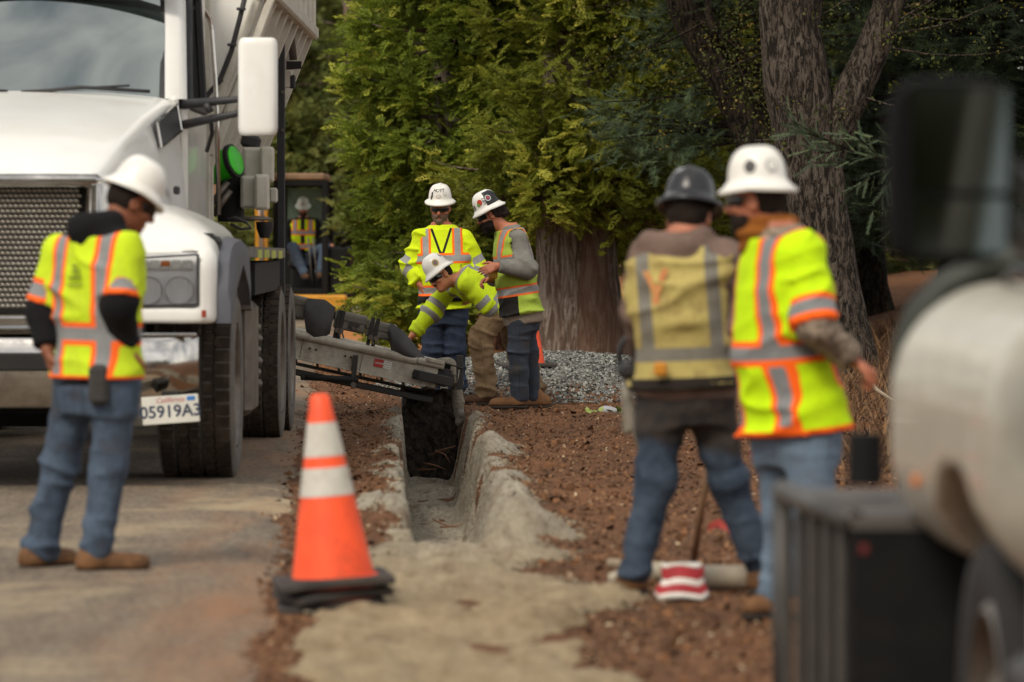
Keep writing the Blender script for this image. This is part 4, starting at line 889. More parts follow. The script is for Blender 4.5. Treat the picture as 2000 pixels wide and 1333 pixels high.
# ---------------------------------------------------------------- discharge conveyor swung out over the trench
def build_conveyor():
    d = 36.3; CR = mat('rail_white', srgb(196, 189, 174), srgb(170, 160, 144), rough=.45, dirt=srgb(104, 90, 74), damt=.55, dscale=6)
    GB = mat('box_grey', srgb(122, 117, 106), srgb(102, 97, 88), rough=.55, dirt=srgb(92, 80, 68), damt=.45, dscale=7)
    RB = mat('rubber_flap', srgb(52, 50, 50), srgb(64, 61, 60), rough=.7, bump=.3, dirt=srgb(110, 100, 90), damt=.25, dscale=6)
    BK = mat('rail_black', srgb(38, 36, 35), srgb(50, 46, 42), rough=.6, dirt=srgb(98, 86, 72), damt=.3)
    T = Thing('conveyor', P(700, 690, d), 'discharge belt conveyor with pale steel rails and rubber flaps sloping over the trench', 'conveyor')
    A = P(470, 630, d); B = P(868, 716, d); ax = nrm(B-A); nz_ = nrm(np.cross(ax, (0, 1, 0)));
    if nz_[2] < 0: nz_ = -nz_
    at = lambda u, off=0, y=0: A+(B-A)*((u-470)/(868-470))+nz_*off+np.array([0, y, 0])
    for y, nm in ((0, 1), (.52, 0)):             # two side rails: round top tube over a C-channel
        mb = MB(); mb.cyl(at(470, 0, y), at(815, 0, y), .036, 16); mb.cyl(at(816, 0, y), at(868, 0, y), .030, 16); rl = T.part('side_rail', mb, CR, 40)
        mb = MB(); mb.bar(at(470, -.105, y+.012), at(858, -.105, y+.012), .02, .16, .004, nz_); mb.bar(at(470, -.185, y+.03), at(840, -.185, y+.03), .07, .014, .003, nz_); T.part('channel', mb, CR, False, rl)
        if nm:
            for u in (610, 622, 679, 690): mb = MB(); mb.cyl(at(u, -.085, y), at(u, -.085, y-.012), .009, 8); T.part('bolt', mb, BK, False, rl)
            for u in (595, 712, 830): mb = MB(); mb.bar(at(u-1, -.035, y-.0005), at(u-1, -.18, y-.0005), .004, .003, 0, ax); T.part('seam', mb, BK, False, rl)
    # warning label
    c = at(757, -.07, -.0015); mb = MB(); mb.bar(at(735, -.085, -.0), at(753, -.085, -.0), .006, .062, 0, nz_); T.part('warning_label', mb, mat('label_red', srgb(186, 52, 44), rough=.5), label='red danger label')
    mb = MB(); text_on(mb, 'DANGER', at(745.5, -.085, -.0045), ax, nz_, .017, bold=.0006); T.part('warning_text', mb, mat('label_white', srgb(226, 224, 216), rough=.5))
    mb = MB(); mb.bar(at(754, -.085, -.0), at(769, -.085, -.0), .006, .06, 0, nz_); T.part('warning_label', mb, _mats['label_white'])
    mb = MB()
    for k, ln in enumerate(('KEEP CLEAR', 'MOVING BELT', 'OF CONVEYOR')): text_on(mb, ln, at(761.5, -.066-.018*k, -.0045), ax, nz_, .0085)
    T.part('warning_text', mb, INK)
    # belt trough
    mb = MB(); q = []
    for u in np.linspace(470, 880, 24):
        q.append([at(u, o, y) for y, o in ((.03, .02), (.10, -.05), (.26, -.08), (.42, -.05), (.49, .02))])
    mb.loft(q); q2 = [[p_-nz_*.012 for p_ in s_][::-1] for s_ in q]; mb.loft(q2); T.part('belt', mb, RB, True)
    mb = MB(); mb.loft([[at(u, o, y) for y, o in ((.03, -.23), (.26, -.25), (.49, -.23))] for u in np.linspace(470, 850, 12)]); T.part('return_belt', mb, BK, True)
    for k in range(9):
        u = 500+k*42; mb = MB(); mb.cyl(at(u, -.12, .06), at(u, -.12, .46), .028, 10); T.part('roller', mb, STEEL, True)
        mb = MB(); mb.bar(at(u-14, -.05, .05), at(u+6, -.22, .05), .03, .02); T.part('cross_brace', mb, BK)
    # upper cover boxes
    for u0, u1, o0, o1 in ((500, 586, .12, .30), (643, 705, .11, .255), (706, 764, .10, .235)):
        mb = MB(); mb.bar(at((u0), (o0+o1)/2, .10), at(u1, (o0+o1)/2, .10), .10, o1-o0, .012, nz_); cv = T.part('belt_cover', mb, GB)
        mb = MB(); mb.bar(at(u0, o1-.045, .046), at(u1, o1-.045, .046), .008, .05, .003, nz_); T.part('cover_strip', mb, GB, False, cv)
        for k in range(int((u1-u0)/5)): mb = MB(); mb.bar(at(u0+3+k*5, o1-.065, .040), at(u0+4.5+k*5, o1-.030, .040), .006, .007, 0); T.part('corrugation', mb, GB, False, cv)
        for k in range(3): mb = MB(); mb.cyl(at(u1-22+k*8, o0+.03, .05), at(u1-22+k*8, o0+.03, .03), .013, 8); T.part('bolt', mb, STEEL, False, cv)
    mb = MB(); mb.bar(at(672, .155, .045), at(693, .155, .045), .006, .045, 0, nz_); T.part('name_plate', mb, BK)
    mb = MB(); text_on(mb, 'Super Swivel', at(682.5, .163, .041), ax, nz_, .013); text_on(mb, 'SAFETY FIRST', at(682.5, .145, .041), ax, nz_, .009); T.part('plate_text', mb, GB)
    for u in (651, 658, 716, 726):
        mb = MB(); mb.bar(at(u, .26, .035), at(u, -.02, .035), .022, .03, .004, ax); mb.tube([at(u, .27, .035), at(u+3, .30, .03), at(u+6, .275, .035)], .005, 6); T.part('clamp_bracket', mb, BK)
        mb = MB(); mb.cyl(at(u+3, .10, .02), at(u+3, .10, -.02), .02, 8); mb.bar(at(u+4, .10, -.01), at(u+11, .05, -.01), .014, .014); T.part('wing_bolt', mb, STEEL)
    # rubber flaps bending over the rail
    def flap(u0, u1, o0, lows, bulge):
        n = 14; m_ = 10; g = []
        for i in range(n+1):
            u = u0+(u1-u0)*i/n; low = np.interp(i/n, *lows)
            for j in range(m_+1):
                t = j/m_; off = np.interp(i/n, *o0)*(1-t)+low*t; y = .045-bulge*sin(t*pi*.75)*(.4+.6*sin(i/n*pi)); g.append(at(u, off, y))
        mb = MB().raw(g, [(i*(m_+1)+j, (i+1)*(m_+1)+j, (i+1)*(m_+1)+j+1, i*(m_+1)+j+1) for i in range(n) for j in range(m_)])
        v = np.concatenate(mb.v); k = len(v); mb.raw(v+np.array([0, .012, 0]), [tuple(q-0 for q in f[::-1]) for f in mb.f]) ; T.part('rubber_flap', mb, RB, True)
    flap(584, 641, ([0, .6, 1], [.295, .315, .27]), ([0, .2, .5, .75, 1], [.17, .04, -.012, .0, .06]), .10)
    flap(750, 832, ([0, .35, .75, 1], [.245, .20, .09, .02]), ([0, .15, .45, .7, 1], [.16, .03, -.005, -.01, -.02]), .09)
    # undercarriage: arm, ram, long brace
    mb = MB(); mb.bar(at(470, -.30, .1), at(860, -.285, .1), .08, .05, .008, nz_); T.part('lower_beam', mb, BK)
    mb = MB(); mb.bar(at(698, -.06, -.022), at(705, -.30, -.022), .03, .04, .005, ax); T.part('hanger', mb, BK)
    mb = MB(); mb.cyl(P(588, 737, d-.03), P(700, 742, d-.03), .024, 12); mb.cyl(P(590, 737, d-.035), P(592, 737, d-.085), .016, 8); T.part('ram', mb, FRAME, True)
    mb = MB(); mb.cyl(at(706, -.29, -.05), at(706, -.29, .0), .022, 8); T.part('bolt', mb, STEEL)
    # head end: black bar, vertical plate, pale tube, drum
    mb = MB(); mb.bar(P(806, 730, d-.05), P(886, 748, d-.05), .035, .075, .006); T.part('head_bar', mb, BK)
    mb = MB(); mb.cyl(P(812, 731, d-.03), P(812, 731, d-.10), .03, 14); T.part('pivot', mb, FRAME, 40)
    mb = MB(); mb.box(P(898, 728, d-.02), (.055, .03, .27), .004); T.part('end_plate', mb, BK)
    mb = MB(); mb.bar(P(834, 702, d-.03), P(868, 710, d-.03), .03, .028, .003); T.part('pale_tube', mb, CR); mb = MB(); mb.box(P(834.5, 702, d-.03), (.012, .018, .016), 0); T.part('tube_opening', mb, FRAME)
    mb = MB(); mb.bar(P(868, 709, d-.03), P(904, 720, d-.05), .014, .012); T.part('scraper_arm', mb, BK)
    mb = MB(); mb.cyl(P(868, 738, d+.03), P(868, 738, d+.5), .075, 20); T.part('head_drum', mb, RB, 40)
    for a in ((886, 760, 897, 722), (880, 730, 890, 735)): mb = MB(); mb.tube([P(a[0], a[1], d-.06), P((a[0]+a[2])/2+3, (a[1]+a[3])/2, d-.07), P(a[2], a[3], d-.06)], .006, 6); T.part('wire', mb, STEEL, True)
    mb = MB(); mb.box(P(838, 752, d+.1), (.14, .1, .06), .02); T.part('guard', mb, CR)
    # slurry riding on the belt end and dropping into the trench; dark sheet for the shaded trench end
    m = NT('wet_slurry'); n1 = m.noise(16, 7, rough=.7); c = m.mix(m.ramp(n1, .35, .68), srgb(150, 142, 126), srgb(104, 97, 86)); m.bump(m.mix(.5, n1, m.noise(60, 4)), 1., .03); WET = m.done(c, .6, 0, .4)
    m = NT('shaded_end'); n1 = m.noise(20, 8, rough=.75); c = m.mix(m.ramp(n1, .40, .66), srgb(34, 31, 29), srgb(98, 86, 72)); m.bump(m.mix(.5, n1, m.noise(70, 4)), 1., .05); DRK = m.done(c, .75, 0, .3)
    S = Thing('slurry_pour', P(850, 800, 36.6), 'fresh slurry falling from the conveyor into the trench, with a dark sheet painted for the shaded trench end', 'slurry')
    def lump(fn, lo, hi, h): return sdf_mesh(fn, lo, hi, h)
    c0 = P(874, 714, d+.2); c1 = P(893, 750, d+.22); c2 = P(899, 822, d+.22).astype(np.float32)
    fn = lambda q: smin(cap(q, (c0-[.12, 0, .0]).astype(np.float32), c0.astype(np.float32), .05, .06), smin(cap(q, c0.astype(np.float32), c1.astype(np.float32), .055, .04), cap(q, c1.astype(np.float32), c2, .036, .05), .03), .03)+.012*wn(q, 22, 3)+.008*wn(q, 55, 4)
    S.part('falling_stream', lump(fn, c0-[.3, .2, .9], c0+[.25, .2, .2], .011), WET, True)
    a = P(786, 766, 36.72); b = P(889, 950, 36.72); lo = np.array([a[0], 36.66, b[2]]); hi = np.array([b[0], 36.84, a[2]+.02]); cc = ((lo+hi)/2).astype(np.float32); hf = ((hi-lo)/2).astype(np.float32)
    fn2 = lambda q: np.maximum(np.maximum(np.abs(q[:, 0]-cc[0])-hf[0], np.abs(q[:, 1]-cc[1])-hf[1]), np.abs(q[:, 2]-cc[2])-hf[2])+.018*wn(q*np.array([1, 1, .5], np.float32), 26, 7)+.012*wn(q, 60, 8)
    S.part('shade_sheet', lump(fn2, lo-.06, hi+.06, .012), DRK, True)  # near-black sheet, colour stands in for shade on the trench end
build_conveyor()
# ---------------------------------------------------------------- excavator behind the truck
def build_excavator():
    d = 77.0; YEL = mat('machine_yellow', srgb(206, 146, 36), srgb(186, 126, 30), rough=.5, dirt=srgb(120, 92, 60), damt=.35); BK = mat('cab_black', srgb(17, 17, 17), srgb(22, 22, 21), rough=.65, spec=.2)
    x0, x1 = P(546, 0, d)[0], P(640, 0, d)[0]; x2 = P(684, 0, d)[0]; g0 = gz(x0, d)
    T = Thing('excavator', (x0, d, g0), 'yellow mini excavator with black open cab half hidden behind the mixer truck', 'excavator')
    zf, zr = P(0, 574, d)[2], P(0, 353, d)[2]; yb = d+1.15; yf = d-1.0
    for y, nm in ((yf, 'front_frame'), (yb, 'rear_frame')):
        mb = MB()
        for x in (x0, x1): mb.box((x, y, (zf+zr)/2), (.11, .11, zr-zf), .02)
        lowh = .12 if y == yf else .7; mb.box(((x0+x1)/2, y, zf+lowh/2-.02), (x1-x0, .09, lowh), .01); mb.box(((x0+x1)/2, y, zr-.05), (x1-x0, .1, .11), .01); T.part(nm, mb, BK)
    mb = MB(); mb.box(((x0+x1)/2-.05, (yf+yb)/2, zr+.05), (x1-x0+.1, 2.3, .12), .03); T.part('cab_roof', mb, mat('roof_tan', srgb(140, 112, 84), srgb(120, 96, 72), rough=.8))
    mb = MB(); mb.box(((x0+x1)/2, yb+.02, (zf+.7+zr-.1)/2), (x1-x0-.1, .01, zr-zf-.85), 0); T.part('rear_window', mb, glass_mat('green_glass', (.30, .42, .34), .1, .7))
    mb = MB(); mb.box(((x0+x1)/2, d, zf-.03), (x1-x0+.1, 2.2, .06), 0); T.part('cab_floor', mb, BK)
    mb = MB(); mb.box(((x1+x2)/2+.03, d-.2, zf+.36), (x2-x1, 1.5, .86), .05); T.part('side_console', mb, BK)
    mb = MB(); mb.tube([(x1+.02, d-.9, zf+1.0), (x2-.08, d-.9, zf+1.0), (x2-.06, d-.9, zf+.75)], .025, 6); mb.tube([(x2-.10, d-.9, zf+.7), (x2-.10, d-.9, zf+1.35)], .02, 6); T.part('guard_rail', mb, BK, True)
    mb = MB(); xl = P(498, 0, d)[0]; mb.box(((xl+x2)/2, d-.3, P(0, 590, d)[2]), (x2-xl, 2.3, .27), .04); T.part('deck', mb, YEL)
    z = P(0, 500, d)[2]; mb = MB(); mb.box((P(592, 0, d)[0], d+.12, z-.14), (.5, .5, .12), .04); mb.box((P(592, 0, d)[0], d+.38, z+.25), (.48, .12, .75), .04); mb.box((P(592, 0, d)[0], d+.12, (zf+z-.2)/2), (.4, .4, z-.2-zf), .02); T.part('seat', mb, mat('seat_black', srgb(28, 27, 27), rough=.8))
    for u0, u1 in ((602, 609), (612, 620)): mb = MB(); mb.tube([P(u1, 548, d-.8), P(u0+3, 500, d-.75), P(u0, 466, d-.7)], .014, 7); T.part('lever', mb, mat('lever_grey', srgb(96, 92, 88), rough=.4), True)
    for s in (0, 1):
        x = x0+.1 if s == 0 else x2-.15; mb = MB(); secs = []
        for th in np.linspace(0, 2*pi, 25)[:-1]: secs.append((x, d-.2+1.1*np.sign(cos(th))*abs(cos(th))**.6, g0+.24+.24*np.sign(sin(th))*abs(sin(th))**.6))
        mb.prism(np.array(secs)-[.15, 0, 0], (.3, 0, 0)); T.part('track', mb, FRAME, 40)
    # boom folded up beside the cab, seen through the truck's gear
    mb = MB(); xb = P(519, 0, d)[0]; mb.prism([(xb-.1, d-1.2, P(0, 585, d)[2]), (xb-.1, d-.8, P(0, 585, d)[2]), (xb-.1, d-1.3, P(0, 250, d)[2]), (xb-.1, d-1.6, P(0, 260, d)[2])], (.2, 0, 0)); T.part('boom', mb, YEL); mb = MB(); mb.cyl((xb+.02, d-1.38, P(0, 585, d)[2]), (xb+.02, d-1.9, P(0, 300, d)[2]), .05, 10); T.part('boom_ram', mb, CHROME, True)
build_excavator()
# ---------------------------------------------------------------- cones
CO = mat('cone_orange', srgb(255, 90, 40), srgb(240, 78, 34), rough=.55, dirt=srgb(170, 84, 58), damt=.4, dscale=9); CW = mat('cone_white', srgb(206, 202, 192), srgb(190, 186, 176), rough=.4, dirt=srgb(140, 128, 106), damt=.45, dscale=14); CB = mat('cone_base', srgb(44, 40, 38), srgb(58, 52, 48), rough=.8, dirt=srgb(100, 84, 66), damt=.35)
def cone(c, H, label, tilt=(0, 0, 0), group=None, base_w=.43, collars=True, rb=.155):
    c = np.asarray(c, float); R = np.array(Euler(tilt).to_matrix()); T = Thing('traffic_cone', c, label, 'traffic cone', group); rad = lambda t: rb+(.034-rb)*t
    def shell(t0, t1, ex=0.): return [(rad(t0+(t1-t0)*k/6)+ex, .03+(H-.03)*(t0+(t1-t0)*k/6)) for k in range(7)]
    mb = MB().lathe(c, [(rb+.015, .028)]+shell(0, .985)+[(.030, H-.004), (.022, H), (.001, H)], 32, R); T.part('cone_body', mb, CO, 50)
    mb = MB(); w_ = base_w/2; pr = []
    for z, k in ((0, 1), (.02, 1), (.03, .95)):
        ring = []
        for th in np.linspace(0, 2*pi, 33)[:-1]:
            q = np.array([np.sign(cos(th))*abs(cos(th))**.35, np.sign(sin(th))*abs(sin(th))**.35, 0])*w_*k; q[2] = z+.006*sin(3*th); ring.append(c+R@q)
        pr.append(ring)
    mb.loft(pr, True, True); T.part('base', mb, CB, 40)
    if collars:
        for t0, t1 in ((.445, .60), (.66, .845)): mb = MB().lathe(c, shell(t0, t1, .0025), 32, R); T.part('reflective_collar', mb, CW, 50)
    return T
d = 17.3; b0 = P(652, 1178, d); bx, by = b0[0], b0[1]; z0 = gz(bx, by)
cone((bx-.01, by+.005, z0+.015), .68, 'orange cone at the very bottom of the stacked cones, only its black base showing', (.0, -.075, .1), 'stacked traffic cones', .40)
cone((bx-.003, by, z0+.06), .69, 'orange cone in the middle of the stack of cones, only its tilted black base showing', (.0, -.075, .35), 'stacked traffic cones', .40)
cone((bx, by-.01, z0+.105), .715, 'orange cone with two white collars on top of the stack beside the trench', (.0, -.075, .15), 'stacked traffic cones', .44)
d = 41.0; b0 = P(1030, 716, d); cone((b0[0]+.0, d, P(0, 716, d)[2]), .70, 'orange cone standing on the gravel heap behind the men', (0, 0, .2), None, .48)
# ---------------------------------------------------------------- white pickup close by at the right, seen along its side
def build_pickup():
    PW = mat('pickup_white', srgb(190, 184, 168), srgb(172, 166, 150), rough=.3, coat=.2, dirt=srgb(150, 136, 112), damt=.3, dscale=3)
    d0 = 10.0; yaw = radians(3.2); ax = np.array([-sin(yaw), cos(yaw), 0]); lt = np.array([-cos(yaw), -sin(yaw), 0]); up = np.array([0, 0, 1.])
    O = np.array([P(1905, 0, d0)[0], d0, 0.0])          # ground point under the front-left wheel's outer face
    W = lambda f, l, z: O+ax*f+lt*l+up*z                 # forward, to the vehicle's left, up
    M = np.array([ax, lt, up]).T
    T = Thing('pickup_truck', O, 'white pickup with black towing mirror and heavy black front rack, seen along its side', 'truck')
    # front fender / hood nose: rounded volume
    def sd(q):
        f = (q-O)@ax; l = (q-O)@lt; z = q[:, 2]
        hw = 1.0; ll = l+hw-.06                          # centre line at l = -hw
        d_ = np.abs(np.stack([f-.20, ll, z-.98], -1)); r = .27
        b = d_-np.array([.95-r, hw-r, .33-r]); dd = np.sqrt((np.maximum(b, 0)**2).sum(1))+np.minimum(b.max(1), 0)-r
        dd = np.maximum(dd, -(np.sqrt(f**2+(z-.39)**2)-.53))      # wheel arch
        return np.maximum(dd, .62-z)
    cs_ = np.array([W(f_, l_, z_) for f_ in (-.9, 1.4) for l_ in (-2.1, .2) for z_ in (.45, 1.45)]); lo = cs_.min(0); hi = cs_.max(0)
    V, F = sdf_mesh(lambda q: sd(q), lo, hi, .028); T.part('front_body', (V, F), PW, True)
    mb = MB(); mb.box(W(-1.25, -.99, .88), (1.3, 1.96, .80), .06, M); T.part('door', mb, PW, 40)
    mb = MB(); mb.box(W(-.75, -.04, .50), (.5, .12, .12), .03, M); T.part('sill', mb, BLACKP)
    mb = MB(); mb.box(W(-1.2, -1.0, .55), (2.4, 1.5, .3), .03, M); mb.box(W(.1, -1.0, .62), (1.5, 1.3, .3), .03, M); T.part('chassis', mb, FRAME)
    # cab above: pillars, roof, glass
    mb = MB(); q = [W(-.45, -.16, 1.30), W(-1.05, -.24, 1.86), W(-1.9, -.24, 1.88), W(-1.9, -.12, 1.28)]
    mb.tube(q, .045, 8); mb.box(W(-1.5, -1.0, 1.89), (.9, 1.6, .06), .03, M); T.part('cab_frame', mb, PW, 40); mb = MB()
    q2 = [W(-.45, -1.84, 1.30), W(-1.05, -1.76, 1.86), W(-1.9, -1.76, 1.88), W(-1.9, -1.88, 1.28)]
    mb.tube(q2, .045, 8); T.part('far_pillar', mb, PW, True)
    mb = MB(); mb.prism([W(-.47, -.2, 1.30), W(-.47, -1.8, 1.30), W(-1.05, -1.74, 1.85), W(-1.05, -.26, 1.85)], up*.01); T.part('windscreen', mb, GLASS)
    mb = MB(); mb.prism([W(-.62, -.14, 1.29), W(-1.08, -.23, 1.83), W(-1.86, -.23, 1.85), W(-1.86, -.12, 1.29)], lt*-.01); T.part('side_window', mb, GLASS)
    # wheel
    c = W(0, -.14, .385); mb = MB(); Mw = np.array([ax, up, lt]).T
    mb.lathe(c, [(.24, .11), (.30, .13), (.355, .125), (.38, .09), (.385, .0), (.38, -.09), (.33, -.13)], 44, Mw); wh = T.part('wheel', mb, mat('pickup_tyre', srgb(30, 28, 27), srgb(38, 35, 33), rough=.85), 50)
    mb = MB().lathe(c, [(.245, .105), (.22, .12), (.20, .06), (.10, .04), (.08, .10), (.001, .105)], 32, Mw); T.part('rim', mb, mat('rim_grey', srgb(120, 112, 104), rough=.4, metal=.6), 40, wh)
    for k in range(8): th = 2*pi*k/8; mb = MB().cyl(c+Mw@np.array([.15*cos(th), .15*sin(th), .04]), c+Mw@np.array([.15*cos(th), .15*sin(th), .075]), .018, 6); T.part('lug_nut', mb, FRAME, False, wh)
    mb = MB(); mb.tube([P(1768, 740, 11.7), P(1775, 680, 11.7), P(1800, 615, 11.7), P(1845, 565, 11.7), P(1920, 525, 11.7), P(2010, 500, 11.7), P(2160, 500, 11.7)], .045, 12); T.part('guard_hoop', mb, mat('hoop_olive', srgb(40, 44, 34), rough=.6), True)
    mb = MB(); mb.tube([P(1768, 740, 11.7), P(1790, 900, 11.7), P(1800, 1010, 11.6)], .04, 10); T.part('guard_post', mb, mat('hoop_olive', 0), True)
    # stickers on the fender
    for (f, z, s_, m_) in ((.62, 1.02, .05, mat('sticker_yellow', srgb(220, 200, 60))), (.55, 1.06, .05, mat('sticker_pale_blue', srgb(170, 180, 206)))):
        mb = MB(); mb.box(W(f, .045, z), (s_, .012, s_*.8), 0, M); T.part('sticker', mb, m_)
    # mirror: tall towing head, glass faces back along the side
    mc = P(1864, 335, 8.9); mm = np.array([[cos(.18), sin(.18), 0], [-sin(.18), cos(.18), 0], [0, 0, 1]]).T
    secs = []
    for y, k in ((0, .97), (.03, 1.02), (.08, .95), (.12, .7)):
        ring = []
        for th in np.linspace(0, 2*pi, 37)[:-1]: ring.append(mc+mm@np.array([.122*k*np.sign(cos(th))*abs(cos(th))**.42, y, .178*k*np.sign(sin(th))*abs(sin(th))**.38]))
        secs.append(ring)
    mb = MB(); mb.loft(secs, True, True); mr = T.part('mirror', mb, mat('mirror_black', srgb(16, 16, 17), rough=.75, spec=.1), 50)
    GM = mat('mirror_glass', (.14, .147, .144), (.13, .137, .134), rough=.06, metal=1.)
    mb = MB(); mb.box(mc+mm@np.array([.01, -.003, .062]), (.192, .006, .20), .0, mm); T.part('flat_glass', mb, GM, False, mr)
    mb = MB(); mb.box(mc+mm@np.array([.01, -.004, -.105]), (.185, .008, .105), .0, mm); T.part('round_glass', mb, GM, False, mr)
    mb = MB(); mb.tube([mc+mm@np.array([.08, .06, -.05]), W(-.62, -.05, 1.36)], .03, 8); mb.tube([mc+mm@np.array([.08, .06, .05]), W(-.66, -.06, 1.46)], .025, 8); T.part('mirror_arm', mb, BLACKP, True, mr)
    # heavy rack at the front: flat top, slatted side, solid end
    BKR = mat('rack_black', srgb(24, 24, 25), srgb(30, 29, 29), rough=.65, dirt=srgb(60, 54, 48), damt=.2, spec=.12); TOP = mat('rack_top', srgb(84, 79, 74), srgb(66, 62, 58), rough=.7)
    dn = 10.9; df = 12.1
    nl = P(1662, 1010, dn); nr = P(1905, 1010, dn); fl = P(1528, 910, df); fr = fl+(nr-nl)+np.array([.05, 0, 0]); zt = nl[2]; fl[2] = zt; fr[2] = zt; nr[2] = zt
    rk = MB(); rk.prism([nl, nr, fr, fl], (0, 0, -.035)); RT = T.part('front_rack', rk, TOP)
    mb = MB(); mb.prism([nl+[0, 0, -.03], nr+[0, 0, -.03], nr+[0, 0, -.62], nl+[0, 0, -.62]], (0, .03, 0)); T.part('end_panel', mb, BKR, False, RT)
    mb = MB(); mb.tube([nl+[-.0, 0, -.005], fl+[0, 0, -.005]], .03, 10); mb.tube([fl, fl+[0, 0, -.66]], .028, 10); mb.tube([nl+[-.012, .0, -.60], fl+[0, 0, -.60]], .026, 10); T.part('side_rail', mb, mat('rack_tube', srgb(66, 63, 60), srgb(52, 50, 48), rough=.5), True, RT)
    for k in range(5):
        t = .12+.2*k; a = nl*(1-t)+fl*t; mb = MB(); mb.bar(a+[0, 0, -.02], a+[0, 0, -.6], .018, .075, .004, nrm(fl-nl)); T.part('slat', mb, mat('rack_slat', srgb(66, 62, 57), srgb(52, 49, 45), rough=.55), False, RT)
    mb = MB(); mb.prism([nl+[.06, .02, -.04], fl+[.06, -.02, -.04], fl+[.06, -.02, -.62], nl+[.06, .02, -.62]], (.01, 0, 0)); T.part('inner_panel', mb, BKR, False, RT)
    mb = MB(); c2 = P(1690, 885, 11.6); mb.cyl(c2+[0, 0, -.08], c2+[0, 0, .05], .045, 16); T.part('rubber_post', mb, BKR, 40, RT)
    mb = MB(); mb.cyl(nl+[.03, -.004, -.075], nl+[.03, .0, -.075], .012, 12); T.part('red_mark', mb, mat('dull_red', srgb(104, 30, 28), rough=.7), False, RT)
    mb = MB(); mb.box(W(1.1, -1.0, .55), (.25, 1.9, .3), .05, M); T.part('bumper', mb, BKR, 40)
    mb = MB(); mb.box(W(.95, -.03, .95), (.22, .05, .16), .02, M); T.part('headlight', mb, mat('lamp_bowl', 0), 40)
    mb = MB(); mb.box(W(.50, .06, .86), (.05, .012, .025), .003, M); T.part('side_marker', mb, mat('amber', 0))
    # windscreen cowl / dark weatherstrip at the hood's rear edge
    mb = MB(); mb.tube([W(-.5, -.1, 1.33), W(.2, -.12, 1.345), W(.9, -.2, 1.30)], .012, 6); T.part('hood_seam', mb, BLACKP, True)
    # rear half of the vehicle
    mb = MB(); mb.box(W(-2.9, -.99, .85), (2.0, 1.94, .6), .05, M); T.part('cargo_bed', mb, PW, 40)
    c = W(-3.1, -.14, .385); mb = MB().lathe(c, [(.24, .11), (.30, .13), (.355, .125), (.38, .09), (.385, .0), (.38, -.09), (.33, -.13)], 44, Mw); T.part('wheel', mb, _mats['pickup_tyre'], 50)
build_pickup()
# ---------------------------------------------------------------- people
def fabric(name, col, col2=None, dirt=None, damt=.35, rough=.9, weave=140, seam=None):
    if name in _mats: return _mats[name]
    m = NT(name); c = m.mix(m.ramp(m.noise(6.5, 8, rough=.72), .36, .66), col, col2 or tuple(x*.72 for x in col))
    if dirt: c = m.mix(m.math('MULTIPLY', m.ramp(m.noise(6.5, 8, rough=.75), .5, .66), damt), c, dirt)
    if seam: c = m.mix(m.math('MULTIPLY', m.math('LESS_THAN', m.attr('seam').outputs['Fac'], .0045), .6), c, tuple(x*.35 for x in col))
    m.bump(m.mix(.35, m.noise(16, 6, rough=.7, stretch=(.7, .7, 1.6), dist=.8), m.noise(weave, 3)), .8, .014); _mats[name] = m.done(c, rough, 0, .2); return _mats[name]
def hivis(name, lime, edge, silver=srgb(150, 150, 146), hw=.026, ew=.019, dirt=None, damt=.3, dark=srgb(34, 32, 32)):
    m = NT(name); t = m.attr('tape').outputs['Fac']; k = m.attr('panel').outputs['Fac']
    c = m.mix(m.ramp(m.noise(7, 6), .3, .75), lime, tuple(x*.86 for x in lime))
    if dirt: c = m.mix(m.math('MULTIPLY', m.ramp(m.noise(6, 8, rough=.75), .48, .66), damt), c, dirt)
    c = m.mix(m.math('GREATER_THAN', k, .5), c, dark)
    if edge: c = m.mix(m.math('LESS_THAN', t, hw+ew), c, edge)
    tp = m.mix(m.ramp(m.noise(30, 4), .3, .7), silver, tuple(x*.8 for x in silver)); isT = m.math('LESS_THAN', t, hw); c = m.mix(isT, c, tp)
    if edge: c = m.mix(m.math('LESS_THAN', m.attr('trim').outputs['Fac'], .012), c, edge)
    m.bump(m.mix(.3, m.noise(13, 6, rough=.7, stretch=(1.2, 1.2, .7), dist=.9), m.noise(150, 3)), .7, .014)
    return m.done(c, m.mix(isT, (.85,)*3, (.45,)*3), 0, .25)
SK = {}
def skin(name, col, beardtone=None):
    col = tuple(min(1, x*1.32) for x in col); m = NT(name); c = m.mix(m.ramp(m.noise(18, 5), .3, .7), col, tuple(x*y for x, y in zip(col, (.86, .74, .68))))
    m.b.inputs['Subsurface Weight'].default_value = .08; m.bump(m.noise(90, 4), .12, .003); return m.done(c, .55, 0, .4)
HAIR = fabric('dark_hair', srgb(44, 34, 28), srgb(24, 19, 16), weave=200)
GREYB = fabric('grey_beard', srgb(122, 102, 88), srgb(70, 50, 38), weave=200)
LENS = mat('dark_lens', (.006, .006, .007), (.01, .01, .011), rough=.12, spec=.6)
HATW = mat('white_shell', srgb(236, 234, 228), srgb(222, 219, 210), rough=.32, dirt=srgb(150, 135, 115), damt=.22, dscale=14)
HATK = mat('black_shell', srgb(34, 34, 37), srgb(26, 26, 28), rough=.3, dirt=srgb(90, 86, 80), damt=.25, dscale=12)
HATP = mat('pale_green_shell', srgb(206, 218, 206), rough=.4)
SOLE = mat('boot_sole', srgb(52, 44, 38), rough=.9)
BOOT = fabric('tan_leather', srgb(128, 92, 62), srgb(100, 70, 46), srgb(72, 54, 40), .5, .75)
BOOTB = fabric('brown_leather', srgb(92, 66, 48), srgb(70, 50, 38), srgb(118, 92, 68), .4, .75)
JEAN = fabric('blue_denim', srgb(86, 100, 118), srgb(50, 61, 78), srgb(96, 88, 78), .35, weave=220, seam=1)
